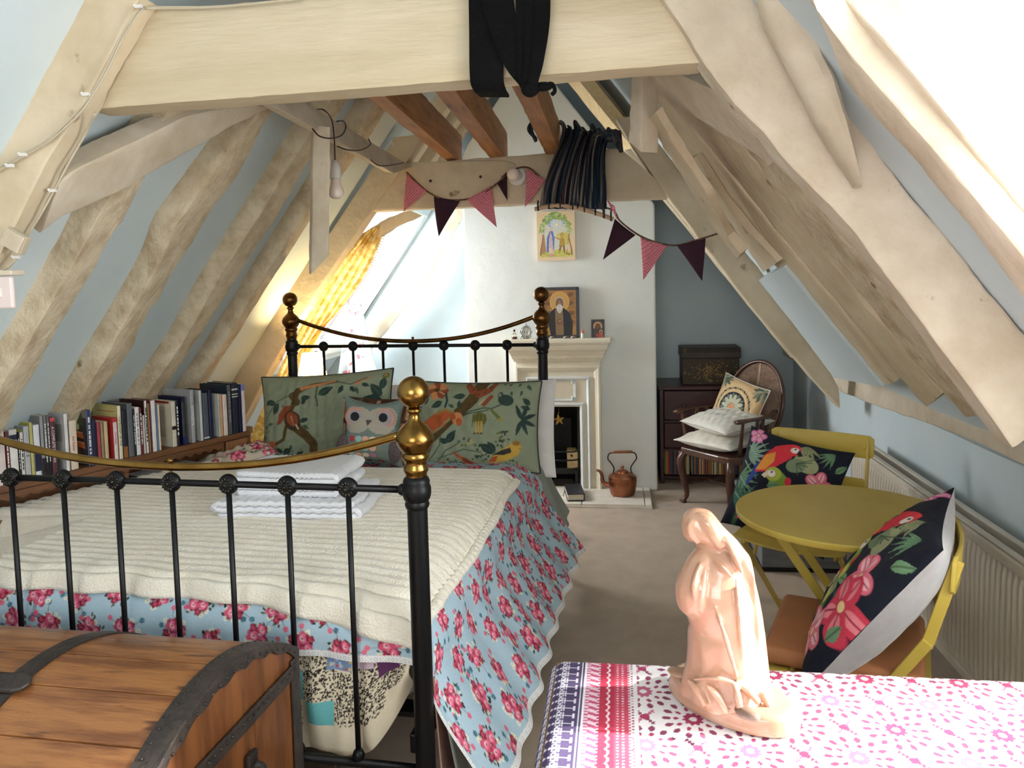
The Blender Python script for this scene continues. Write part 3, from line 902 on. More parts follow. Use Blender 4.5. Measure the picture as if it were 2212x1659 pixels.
# duvet hanging out beyond the bedspread by the head
U, T_ = np.meshgrid(np.linspace(-.30, .42, 90), np.linspace(-1.50, -1.80, 40))
P = cover_map(U, T_, .5, .2, .20, 41, ztop=ZT + .012, fold=.02)
o = gridmesh('duvet', P, M['sheet_grey'])
md = o.modifiers.new('thick', 'SOLIDIFY'); md.thickness = .01
tag(o, 'puffy grey green duvet bulging at the bed side near the fireplace', 'duvet')

# patchwork quilt drooping below the bedspread at the foot
W_, H_ = .62, .40
pq = Print(W_, H_, 200, 140, c3(230, 218, 192))
rg = random.Random(12)
def sprig(p, x0, x1, y0, y1, rnd):
    p.poly([(x0, y0), (x1, y0), (x1, y1), (x0, y1)], c3(224, 212, 186))
    for k in range(int((x1 - x0) * (y1 - y0) * 15000)):
        x, y = rnd.uniform(x0, x1), rnd.uniform(y0, y1)
        p.leaf(x, y, .011, .0055, rnd.uniform(0, 6.28), c3(52, 42, 38))
sprig(pq, .02, .28, .20, .40, rg); sprig(pq, .02, .13, .08, .22, rg); sprig(pq, .24, .50, .12, .30, rg); sprig(pq, .36, .60, .2, .4, rg)
pq.poly([(.05, .20), (.15, .20), (.15, .30), (.05, .30)], c3(120, 196, 200))
pq.poly([(.16, .11), (.28, .11), (.28, .20), (.16, .20)], c3(112, 188, 192))
pq.poly([(0, .30), (.028, .30), (.028, .40), (0, .40)], c3(186, 84, 36))
pq.poly([(.25, .31), (.36, .31), (.36, .40), (.25, .40)], c3(122, 152, 190))
for k in range(30):
    pq.ell(rg.uniform(.255, .355), rg.uniform(.315, .395), .006, .005, rg.choice([c3(210, 70, 80), c3(230, 200, 90), c3(190, 200, 230)]))
pq.poly([(.36, .32), (.46, .32), (.46, .40), (.36, .40)], c3(214, 190, 206))
pq.poly([(.48, .27), (.58, .30), (.56, .36), (.47, .36)], c3(98, 54, 96))
for x in (.05, .15, .16, .28, .36): pq.line([(x, .1), (x, .4)], .0015, c3(200, 186, 160))
pq.noise(.06, 3)
TX, TY = pq.X / W_, pq.Y / H_
sagz = .255 + .20 * np.clip((TX - .62) / .38, 0, 1) ** 1.5           # the hem curves up towards the corner post
v = .40 - pq.X * .62 + .03
zz = .545 - (1 - TY) * (.545 - sagz)
u = .055 - .018 * waves(pq.X * 1.4, pq.Y * .5, 8, 5, (14, 40)) - .02 * np.sin(math.pi * (1 - TY)) 
P = np.zeros(TX.shape + (3,))
P[:] = np.array(BO) + u[..., None] * np.array(BD) - v[..., None] * np.array(BC)
P[..., 2] = zz
o = gridmesh('patchwork_quilt', P, M['print'], pq.C)
md = o.modifiers.new('thick', 'SOLIDIFY'); md.thickness = .012
tag(o, 'cream patchwork quilt with turquoise squares drooping at the foot of the bed', 'quilt')

# cream ribbed throw
M['throw'] = material('cream_fleece', lin((246, 238, 222)), .95, var=lin((236, 226, 206)), scale=12, bump=.6, bscale=160, sheen=.5)
nx, ny = 150, 420
TW, TL = 1.36, 1.26
GX, GY = np.meshgrid(np.linspace(0, 1, nx), np.linspace(0, 1, ny))
Bv = .068 - GY * TL                        # past the foot end
uu_ = np.clip(.118 - Bv, 0, 2)
Av = .09 - GX * (np.clip(1.42 + (1.30 - uu_) * .53, 1.3, 1.80)) + .012 * np.sin(GY * 5)
side = np.clip(1 - GX * 10, 0, 1)
Bv = Bv + .09 * np.clip((.30 - GX) / .30, 0, 1) ** 1.3 * np.clip(1 - GY * 2.2, 0, 1)     # lower at the near post
P = cover_map(Av, Bv, .5, .2, .10, 31, ztop=ZT + .016, u_foot=.112, fold=.006)
rib = np.abs(np.sin(GY * TL / .042 * math.pi))
edge = np.clip(np.minimum(np.minimum(GX, 1 - GX) * 40, np.minimum(GY, 1 - GY) * 60), 0, 1) ** .5
P[..., 2] += (.013 * rib + .004) * edge - .012 * (1 - edge)
# the throw bulges between the spindles of the footboard
s_ = BW / 8.18
vv = (GX * TW)
bul = np.cos((vv - 1.09 * s_) / s_ * 2 * math.pi) * .010 * np.clip(1 - GY * 5.5, 0, 1)
P[..., 2] += .012 * np.clip(GX * 1.7 - 1.36, 0, 1)
vo_ = np.clip(.01 - Av - 1.25, 0, 1)
P[..., 2] -= vo_ * 1.15 * np.clip((.56 - uu_) / .30, 0, 1)
P -= (vo_ * .5 * np.clip((.56 - uu_) / .30, 0, 1))[..., None] * -np.array(BC)
P -= bul[..., None] * np.array(BD) * -1
P[..., 0] += np.where(GX < .02, .004 * np.sin(GY * TL / .031 * 2 * math.pi), 0)
o = gridmesh('throw_blanket', P, M['throw'])
md = o.modifiers.new('thick', 'SOLIDIFY'); md.thickness = .010; md.offset = 0
tag(o, 'cream ribbed fleece throw spread over the floral bedspread', 'blanket')
# its beaded border along the open side
bb = MB()
for k in range(44):
    j = int((k + .5) / 44 * (ny - 1))
    p = P[j, 0]
    bb.ball((p[0] + .006, p[1], p[2] + .004), .021, 10, 7, (.95, .95, .8))
b2 = bb.build('beaded_border', M['throw'], o, smooth=True)
b2['kind'] = 'stuff'

# folded white towels
M['towel'] = material('white_towel', lin((236, 236, 240)), .95, var=lin((226, 226, 232)), scale=20, bump=.3, bscale=220, sheen=.3)
def towel(name, label, w, d, layers, MX, seed, t=.017):
    """folded towel: a strip folded to and fro; seen from its folded side, woven in zigzags"""
    path = []
    for k in range(layers):
        z = t * .5 + k * t * 1.05
        xs = np.linspace(-w / 2 + t * .5, w / 2 - t * .5, 40)
        if k % 2: xs = xs[::-1]
        for x in xs: path.append((x, z))
        if k < layers - 1:
            ex = xs[-1]; sgn = 1 if ex > 0 else -1
            for q in range(1, 6):
                a = -math.pi / 2 + math.pi * q / 6
                path.append((ex + sgn * math.cos(a) * t * .9, z + t * .52 + math.sin(a) * t * .52))
    n = len(path)
    path = np.array(path)
    tg = np.gradient(path, axis=0); tg /= np.linalg.norm(tg, axis=1)[:, None] + 1e-9
    nm = np.stack([-tg[:, 1], tg[:, 0]], 1)
    up, dn = path + nm * t * .48, path - nm * t * .48
    ring = np.concatenate([up, dn[::-1]], 0)
    ysn = 90
    ys = np.linspace(-d / 2, d / 2, ysn)
    Pn = np.zeros((ysn, len(ring), 3))
    for j, y in enumerate(ys):
        e = min(1, (1 - abs(y) / (d / 2)) * 12 + .55)
        cz = path[:, 1]
        cz2 = np.concatenate([cz, cz[::-1]])
        Pn[j, :, 0] = ring[:, 0] + .004 * math.sin(y * 30 + seed)
        Pn[j, :, 1] = y
        Pn[j, :, 2] = cz2 + (ring[:, 1] - cz2) * e
    X, Y = Pn[..., 0], Pn[..., 1]
    zig = np.sin((X + .010 * np.abs(((Y * 28) % 2) - 1)) * 2 * math.pi / .018)
    ztop = Pn[..., 2].max()
    Pn[..., 2] += zig * .0030 + waves(X, Y, seed, 5, (8, 26)) * .006 * (Pn[..., 2] / ztop)
    o = gridmesh(name, Pn, M['towel'], None, wrap=True)
    bm = bmesh.new(); bm.from_mesh(o.data)
    bmesh.ops.holes_fill(bm, edges=[e for e in bm.edges if e.is_boundary], sides=0)
    bm.to_mesh(o.data); bm.free(); o.data.shade_smooth()
    o.matrix_world = MX
    return tag(o, label, 'towel', 'folded white towels on the throw')
tM = frame(B(.73, .67, ZT + .030), (BC * .97 + BD * .1).normalized(), (BD * .97 - BC * .1).normalized(), V(0, 0, 1))
towel('towel', 'folded white zigzag towel lying flat on the cream throw, lower of the pair', .49, .30, 3, tM, 3, .0195)
tM2 = frame(B(.77, .70, ZT + .090), (BC * .99 + BD * .05).normalized(), (BD * .99 - BC * .05).normalized(), V(0, 0, 1))
towel('towel', 'folded white zigzag towel stacked on the other, upper of the pair', .36, .27, 4, tM2, 5, .0205)
# ================================================================== pillows and cushions on the bed
def Bp(px, py, u):
    return on(px, py, BD, BD.dot(BO) + u)
def cush_frame(c, tilt, roll=0.0, yaw=0.0):
    """front towards the foot of the bed, leaning back by tilt"""
    x = BC * math.cos(yaw) + BD * math.sin(yaw)
    f = BC * math.sin(yaw) - BD * math.cos(yaw)
    up = V(0, 0, 1) * math.cos(tilt) - f * math.sin(tilt)
    x2 = x * math.cos(roll) + up * math.sin(roll)
    up2 = up * math.cos(roll) - x * math.sin(roll)
    return frame(c, x2, up2, x2.cross(up2))
M['linen_white'] = material('white_pillowcase', lin((236, 232, 230)), .9, var=lin((226, 222, 220)), scale=7, bump=.25, bscale=50)
M['linen_green'] = material('sage_linen', lin((118, 124, 100)), .9, var=lin((104, 110, 88)), scale=9, bump=.2, bscale=200)
M['piping_dark'] = material('dark_piping', lin((44, 44, 36)), .8)

GB = c3(138, 146, 122)
DG, MG, LG = c3(44, 62, 58), c3(66, 86, 72), c3(104, 106, 50)
BR, BR2, BR3 = c3(84, 66, 34), c3(120, 82, 44), c3(66, 50, 30)
OR, OR2, RU = c3(176, 88, 48), c3(198, 130, 82), c3(140, 70, 44)
def star_leaf(p, x, y, r, a0, n, col, w=.3, span=6.28):
    for k in range(n): p.leaf(x, y, r, r * w, a0 + span * k / n, col)
def branch(p, pts, w, col, hi, rnd, w2=None):
    p.line(pts, w, col, w2)
    for k in range(len(pts) - 1):
        (x1, y1), (x2, y2) = pts[k], pts[k + 1]
        for j in range(7):
            t = rnd.random(); s = rnd.uniform(-.28, .28) * w
            x, y = x1 + (x2 - x1) * t + s, y1 + (y2 - y1) * t + s * .3
            p.line([(x, y), (x + (x2 - x1) * .12, y + (y2 - y1) * .12)], w * .10, hi if j % 2 else BR3)

# cushion nearer the window, drawn in units of its own width
def print_cushion_a():
    p = Print(1900, 1350, 200, 146, GB); q = lambda *c: [(x - 70, 1620 - y) for x, y in c]
    r = random.Random(1)
    branch(p, q((240, 1640), (300, 1400), (400, 1180), (560, 1010), (720, 850), (870, 720), (1010, 560), (1100, 360), (1130, 270)), 95, BR, BR2, r, 190)
    for a in (q((1110, 480), (1250, 400), (1330, 270)), q((1000, 420), (930, 330), (920, 290))): branch(p, a, 120, RU, BR2, r, 60)
    p.line(q((1180, 640), (1280, 520)), 60, RU); p.line(q((1110, 640), (1180, 560)), 22, c3(190, 160, 130))
    p.line(q((860, 830), (1000, 740), (1180, 690), (1300, 700), (1420, 640)), 20, MG)
    p.line(q((880, 800), (1060, 760), (1250, 720)), 14, DG)
    # turbaned seed pod, drooping flower, bud
    p.ell(*q((1490, 570))[0], 115, 85, DG, -.2); p.ell(*q((1410, 500))[0], 40, 60, DG); p.ell(*q((1400, 490))[0], 18, 26, GB)
    for k in range(4): p.line(q((1420 + 40 * k, 520), (1430 + 42 * k, 640)), 8, MG)
    p.ell(*q((1130, 850))[0], 100, 95, LG); 
    for x in (1040, 1100, 1150, 1210): p.line(q((x, 800), (x - 20, 980)), 24, c3(92, 84, 36), 6)
    for x in (1080, 1120, 1160): p.line(q((x, 900), (x, 1060)), 24, c3(196, 160, 70))
    for x in (1060, 1110, 1160): p.ell(*q((x, 1065))[0], 18, 12, BR3)
    p.line(q((1290, 720), (1370, 800), (1430, 860)), 34, LG, 60); p.ell(*q((1430, 860))[0], 34, 30, c3(150, 140, 70))
    # orange parrot on the branch
    p.poly(q((210, 940), (380, 830), (500, 740), (620, 710), (740, 740), (700, 860), (560, 990), (420, 1080), (330, 1090), (230, 1280), (200, 1270), (240, 1100), (320, 960)), OR)
    p.poly(q((300, 1090), (210, 1290), (250, 1250), (340, 1110)), BR3)
    p.line(q((480, 780), (620, 720), (740, 760)), 36, c3(150, 124, 70)); p.line(q((430, 1060), (560, 980), (680, 860)), 40, c3(150, 130, 86))
    for k in range(60): p.ell(q((r.uniform(360, 640), r.uniform(820, 1000)))[0][0], q((0, r.uniform(820, 1000)))[0][1], 8, 4, c3(150, 66, 36))
    p.ell(*q((800, 850))[0], 80, 90, OR2); p.ell(*q((830, 900))[0], 40, 60, OR); p.ell(*q((745, 830))[0], 40, 40, OR); p.ell(*q((810, 880))[0], 9, 9, BR3)
    # leaves
    for (x, y, L, a) in ((560, 600, 200, 3.6), (900, 500, 190, 3.3), (260, 640, 130, 1.0), (150, 760, 130, 1.2), (640, 1210, 240, .9), (680, 1200, 170, 2.9), (820, 700, 130, 1.6), (740, 690, 110, 2.6), (1350, 1350, 260, 2.6), (1360, 1330, 190, 2.2), (1780, 330, 110, -.9), (1720, 420, 90, -1.9), (1560, 430, 80, -1.4), (1430, 310, 60, .2), (1520, 340, 70, .9), (1650, 350, 70, 1.0), (1850, 640, 160, 2.4), (1860, 700, 160, 2.9)):
        xx, yy = q((x, y))[0]
        p.leaf(xx, yy, L, L * .5, a, DG if L > 120 else MG, MG if L > 120 else None)
    star_leaf(p, *q((1730, 860))[0], 250, -1.9, 6, DG, .26, 4.6)
    # open orange flower
    for k in range(7):
        a = k * .9; x, y = q((460, 420))[0]
        p.ell(x + 100 * math.cos(a), y + 80 * math.sin(a), 75, 60, OR2 if k % 2 else RU, a); p.line([(x, y), (x + 140 * math.cos(a + .3), y + 110 * math.sin(a + .3))], 16, c3(200, 160, 120))
    p.ell(*q((450, 410))[0], 50, 36, BR); p.line(q((600, 470), (630, 580), (610, 680)), 34, DG)
    # thin stems with sprays
    p.line(q((300, 1560), (450, 1380), (540, 1240), (560, 1060)), 14, MG); p.line(q((500, 1500), (640, 1320), (830, 1210)), 14, MG); p.line(q((500, 1450), (700, 1380), (900, 1300), (1150, 1340)), 14, MG)
    for k in range(90):
        cx, cy = r.choice([(1010, 1220), (1430, 1080), (1180, 1400), (700, 1540), (1600, 1540), (1450, 1200), (900, 1540)])
        x, y = q((cx + r.gauss(0, 70), cy + r.gauss(0, 45)))[0]
        p.ell(x, y, 22, 14, r.choice([LG, MG, c3(170, 160, 110), DG]), r.uniform(0, 3))
    # yellow bird, small red bird
    p.poly(q((1260, 1490), (1330, 1380), (1430, 1300), (1560, 1230), (1620, 1160), (1700, 1170), (1740, 1260), (1680, 1370), (1520, 1450), (1350, 1500)), c3(196, 158, 66))
    p.poly(q((1310, 1380), (1450, 1300), (1570, 1260), (1590, 1330), (1480, 1370)), c3(56, 54, 50)); p.poly(q((1250, 1490), (1310, 1400), (1400, 1390), (1350, 1480)), OR)
    p.ell(*q((1660, 1195))[0], 60, 36, c3(150, 110, 60)); p.ell(*q((1715, 1270))[0], 9, 9, BR3)
    p.line(q((740, 1350), (900, 1460)), 26, OR, 60); p.line(q((900, 1460), (1050, 1540)), 70, RU, 50)
    return p.noise(.12, 5).C
def print_cushion_b():
    p = Print(1950, 1300, 200, 134, GB); q = lambda *c: [(x - 10, 1400 - y) for x, y in c]
    r = random.Random(2)
    branch(p, q((640, 520), (560, 420), (700, 330), (900, 270), (1200, 240)), 110, BR, BR2, r, 40)
    branch(p, q((640, 350), (590, 560), (540, 650)), 90, BR, BR2, r, 70)
    branch(p, q((480, 860), (430, 1040), (280, 1110), (60, 1160)), 60, BR, BR2, r, 30)
    branch(p, q((640, 880), (780, 1000), (880, 1120), (860, 1250)), 140, BR, BR2, r, 110)
    p.line(q((700, 320), (1180, 230)), 60, OR2, 20); p.line(q((1480, 280), (1660, 200)), 60, OR2, 20)
    p.poly(q((320, 830), (360, 680), (450, 560), (560, 560), (480, 700), (390, 820)), RU)
    p.ell(*q((580, 780))[0], 120, 150, BR3, .5); p.ell(*q((580, 760))[0], 80, 110, RU, .5); p.line(q((560, 720), (600, 840)), 14, c3(180, 150, 110))
    p.line(q((640, 840), (670, 900)), 16, c3(210, 190, 160))
    p.line(q((100, 740), (300, 500), (560, 400)), 14, MG); p.line(q((920, 300), (920, 460), (960, 590)), 24, MG); p.line(q((1200, 240), (1400, 300), (1620, 210)), 16, MG)
    for (x, y, L, a) in ((960, 430, 230, .5), (700, 470, 150, .1), (720, 560, 120, 1.0), (260, 680, 200, 1.1), (140, 480, 180, -.3), (100, 520, 150, .3), (1300, 310, 140, -2.0), (1400, 330, 120, -.9), (1480, 350, 110, -1.2), (1560, 300, 120, -.4), (1850, 500, 260, 2.3), (1860, 560, 260, 2.9), (1840, 400, 200, 1.4), (1800, 560, 220, 2.9), (700, 800, 130, .3), (740, 850, 110, -.6), (400, 1250, 170, .5), (400, 1240, 120, 2.4), (520, 1200, 90, 1.2), (80, 880, 90, .7), (160, 820, 90, .2), (60, 1050, 110, 1.3), (600, 1280, 120, .4), (560, 1300, 100, 2.7)):
        xx, yy = q((x, y))[0]
        p.leaf(xx, yy, L, L * .5, a, DG if L > 115 else MG, MG if L > 140 else None)
    for k in range(8):
        x, y = q((230 + r.uniform(-40, 40), 1100 + r.uniform(-50, 60)))[0]
        p.ell(x, y, 34, 18, OR if k % 2 else OR2, r.uniform(0, 3))
    p.line(q((20, 1130), (90, 1120)), 24, RU)
    p.ell(*q((1880, 200))[0], 50, 40, LG); p.ell(*q((1880, 190))[0], 20, 14, OR2)
    for k in range(26):
        x, y = q((r.choice([650, 330, 150, 1700]) + r.gauss(0, 60), r.choice([1260, 1180, 900, 560]) + r.gauss(0, 40)))[0]
        p.ell(x, y, 18, 10, r.choice([MG, DG, LG]), r.uniform(0, 3))
    return p.noise(.12, 6).C

pillow('pillow', .70, .46, .17, M['linen_white'], M['linen_white'], cush_frame(Bp(1045, 925, 1.80), .30, .02), label='white pillow propped behind the cushion with the orange parrot', cat='pillow', group='white bed pillows', seed=1, nx=70, ny=50, wrinkle=.012, pinch=.06)
pillow('pillow', .70, .46, .17, M['linen_white'], M['linen_white'], cush_frame(Bp(742, 932, 1.80), .30, .03), label='white pillow showing between the two bird cushions, mostly hidden', cat='pillow', group='white bed pillows', seed=2, nx=70, ny=50, wrinkle=.012, pinch=.06)
pillow('cushion', .60, .41, .15, M['print'], M['linen_green'], cush_frame(Bp(1028, 920, 1.62), .24, .0), print_cushion_a(), label='sage green cushion printed with an orange parrot and a yellow bird', group='bird print cushions', seed=3, nx=200, ny=146, piping=M['piping_dark'], wrinkle=.008)
pillow('cushion', .68, .43, .16, M['print'], M['linen_green'], cush_frame(Bp(706, 902, 1.66), .22, .065), print_cushion_b(), label='sage green branch print cushion on the bookcase side of the bed', group='bird print cushions', seed=4, nx=200, ny=134, piping=M['piping_dark'], wrinkle=.008)

# cushion printed with a shelf of old books, mostly hidden by the owl
pb = Print(.34, .30, 110, 100, c3(70, 44, 30))
r = random.Random(9)
y0 = 0
for yb, yt in ((0, .095), (.10, .195), (.20, .295)):
    x = 0
    while x < .34:
        w = r.uniform(.010, .022); h = r.uniform(.75, .98)
        cl = r.choice([c3(150, 96, 60), c3(196, 170, 140), c3(96, 100, 98), c3(110, 62, 40), c3(172, 140, 110), c3(80, 50, 36)])
        pb.poly([(x, yb), (x + w - .002, yb), (x + w - .002, yb + (yt - yb) * h), (x, yb + (yt - yb) * h)], cl)
        for k in (.2, .5, .8): pb.line([(x + .002, yb + (yt - yb) * h * k), (x + w - .004, yb + (yt - yb) * h * k)], .0025, cl * .55)
        x += w
pillow('cushion', .33, .29, .11, M['print'], M['linen_green'], cush_frame(Bp(812, 928, 1.47), .20, -.03), pb.C, label='brown cushion printed with old book spines, behind the owl', seed=5, nx=110, ny=100)

# owl cushion
OW, OH = .305, .32
po = Print(OW, OH, 190, 200, c3(140, 156, 150))
for j in range(64):
    for i in range(61):
        x, y = i * .005 + (j % 2) * .0025, j * .005
        face = ((x - OW * .30) ** 2 / .075 ** 2 + (y - .213) ** 2 / .062 ** 2 < 1) or ((x - OW * .70) ** 2 / .075 ** 2 + (y - .213) ** 2 / .062 ** 2 < 1)
        if face: po.ell(x, y, .0026, .0024, c3(198, 186, 168)); po.ell(x + .0012, y - .0016, .0016, .0011, c3(70, 64, 60))
        else: po.ell(x, y - .0016, .0021, .0013, c3(34, 48, 46))
for row, (yb, cols) in enumerate(((.128, 'rtpcm'), (.088, 'mrtpg'), (.052, 'tpcmg'), (.012, 'rgptr'))):
    for k, ch in enumerate(cols):
        cl = {'r': c3(186, 62, 70), 't': c3(150, 188, 182), 'p': c3(220, 168, 146), 'c': c3(216, 200, 176), 'm': c3(190, 130, 150), 'g': c3(126, 132, 118)}[ch]
        x = .062 + k * .033
        po.poly([(x, yb), (x + .030, yb), (x + .030, yb + .010), (x, yb + .010)], cl)
        po.ell(x + .015, yb, .015, .013, cl)
owl = pillow('owl_cushion', OW, OH, .12, M['print'], M['linen_green'], cush_frame(Bp(806, 932, 1.38), .18, -.03), po.noise(.1, 2).C, label='patchwork owl cushion with big round felt eyes', seed=6, nx=190, ny=200, pinch=.42, wrinkle=.003)
M['felt_pink'] = material('pink_felt', lin((206, 150, 138)), .95, var=lin((196, 140, 128)), scale=60)
M['felt_grey'] = material('grey_felt', lin((168, 158, 160)), .95, var=lin((158, 148, 150)), scale=60)
M['felt_black'] = material('black_felt', lin((34, 36, 42)), .95)
M['felt_mauve'] = material('mauve_wool', lin((112, 98, 98)), .95, var=lin((84, 72, 74)), scale=90, bump=.8, bscale=200)
for sx in (-1, 1):
    cx, cy, zz = sx * .066, .060, .0500
    e = MB().lathe([(.041, 0), (.041, .004), (.038, .006), (1e-4, .006)], 28, (cx, cy, zz - .004), sx=1.12).build('eye', M['felt_pink'], owl, smooth=True, auto=.6)
    MB().lathe([(.032, 0), (.032, .004), (1e-4, .005)], 28, (cx, cy, zz + .0015), sx=1.12).build('eye_ring', M['felt_grey'], e, smooth=True, auto=.6)
    MB().lathe([(.019, 0), (.019, .005), (.016, .007), (1e-4, .007)], 24, (cx - sx * .002, cy + .002, zz + .005)).build('pupil', M['felt_black'], e, smooth=True, auto=.6)
    wg = MB().ball((sx * .118, -.072, .038), .05, 20, 12, (.62, 1.15, .32)).build('wing', M['felt_mauve'], owl, smooth=True)
MB().prism([V(-.013, .050, .054), V(.016, .050, .054), V(-.004, .024, .056)], V(0, 0, .006)).build('beak', M['felt_mauve'], owl)

# floral pillow end sticking out by the bookcase
pf = Print(.55, .36, 130, 90, c3(206, 190, 172))
r = random.Random(4)
for k in range(16): bouquet(pf, r.uniform(0, .55), r.uniform(0, .36), 1.15, r.uniform(0, 6), r)
c = Bp(498, 986, 1.44)
pillow('pillow', .36, .28, .10, M['print'], M['linen_white'], frame(c + V(.02, 0, -.012), (BC * .75 + BD * .55 + V(0, 0, .22)).normalized(), (BD * .8 - BC * .6).normalized(), V(-.15, -.1, 1).normalized()), pf.C, label='faded rose print pillow lying flat beside the bookcase end', cat='pillow', seed=8, nx=130, ny=90, wrinkle=.012)

# ================================================================== low oak bookcase and its books
M['oak'] = material('brown_oak', lin((126, 84, 52)), .5, var=lin((96, 60, 36)), scale=6, stretch=(1, 8, 8), bump=.15, bscale=30)
M['oak_light'] = material('light_oak', lin((156, 110, 72)), .5, var=lin((130, 88, 54)), scale=6, stretch=(8, 8, 1.2), bump=.15, bscale=30)
FB = V(-1.735, 3.392, .787)
EB = (V(-2.05, 2.643, .78) - FB); EB.z = 0; EB.normalize()          # along the case, towards the camera
DB = V(EB.y, -EB.x, 0)
if DB.x > 0: DB = -DB                                                # into the eaves
BKX = frame(V(FB.x, FB.y, 0), -EB, DB, V(0, 0, 1))                   # local: -x towards the camera, y to the back
LEN, DEP = 1.32, .17
bc = thing('bookcase', 'low brown oak bookcase with a scalloped edge along the bed', 'bookcase')
bc.matrix_world = BKX
ZS = .787
MB().box((-LEN / 2, DEP / 2, ZS - .0125), (LEN, DEP, .025)).build('top_board', M['oak'], bc, bevel=.004)
for x in (-.012, -LEN + .012): MB().box((x, DEP / 2, (ZS - .025) / 2), (.024, DEP - .01, ZS - .027)).build('side_panel', M['oak'], bc, bevel=.003)
MB().box((-LEN / 2, DEP - .008, (ZS - .025) / 2), (LEN - .05, .012, ZS - .03)).build('back_panel', M['oak'], bc)
for x in (-.15, -.62): MB().box((x, DEP / 2, (ZS - .025) / 2), (.018, DEP - .03, ZS - .03)).build('divider', M['oak'], bc, bevel=.002)
for z in (.08, .40, .655): MB().box((-LEN / 2, DEP / 2, z), (LEN - .05, DEP - .03, .018)).build('shelf', M['oak'], bc, bevel=.002)
MB().box((-.081, .008, .70), (.118, .012, .118)).build('drawer_front', M['oak_light'], bc, bevel=.002)
MB().box((-.006, .004, ZS + .006), (.012, .03, .03)).build('end_lip', M['oak_light'], bc)
va = MB()
n = 46
pts = [V(-.16, .002, ZS - .026), V(-LEN + .024, .002, ZS - .026)]
for i in range(n + 1):
    x = -LEN + .024 + (LEN - .184) * i / n
    pts.append(V(x, .002, ZS - .045 - (.012 if i % 2 else 0)))
va.prism(pts, V(0, .010, 0)).build('scalloped_edge', M['oak'], bc)
# magazines inside
for i, (cl, dx) in enumerate((((200, 204, 206), 0), ((86, 92, 104), .006), ((214, 214, 210), -.004))):
    mg = MB().box((-.40 + dx, .070, .670 + i * .0085), (.27, .13, .008)).build('magazine', material('magazine_paper_%d' % i, lin(cl), .4), bevel=.001)
    mg.matrix_world = BKX
    tag(mg, ['pale grey magazine lying at the bottom of the pile in the bookcase', 'slate coloured magazine lying in the middle of the pile in the bookcase', 'white magazine lying on top of the pile in the bookcase'][i], 'magazine', 'magazines lying in the bookcase')

M['paper'] = material('page_edges', lin((226, 218, 200)), .9, var=lin((206, 196, 174)), scale=30, stretch=(30, 1, 1))
_bm = {}
def bmat(c, rough=.45):
    if c not in _bm: _bm[c] = material('cover_%d_%d_%d' % c, lin(c), rough, var=lin(tuple(int(x * .9) for x in c)), scale=14)
    return _bm[c]
def text_mesh(name, s, size, mat, parent, MX, extrude=.0003, align='CENTER', sx=1.0):
    cu = bpy.data.curves.new(name, 'FONT')
    cu.body = s; cu.size = size; cu.extrude = extrude; cu.align_x = align; cu.align_y = 'CENTER'
    cu.resolution_u = 3
    t = bpy.data.objects.new(name, cu)
    COL.objects.link(t)
    dg = bpy.context.evaluated_depsgraph_get()
    me = bpy.data.meshes.new_from_object(t.evaluated_get(dg))
    bpy.data.objects.remove(t); bpy.data.curves.remove(cu)
    me.materials.clear()
    for v in me.vertices: v.co.x *= sx
    o = newobj(name, me, parent, mat)
    o.matrix_basis = MX
    return o
INK = {'k': (24, 22, 24), 'w': (240, 238, 232), 'r': (170, 40, 44), 'g': (196, 168, 96), 'n': (34, 44, 96), 's': (150, 150, 152)}
CPn = DB.dot(FB)
def shelf_at(px, py):
    p = on(px, py, DB, CPn)
    q = p - FB
    return q.dot(-EB), p.z
_labels = set()
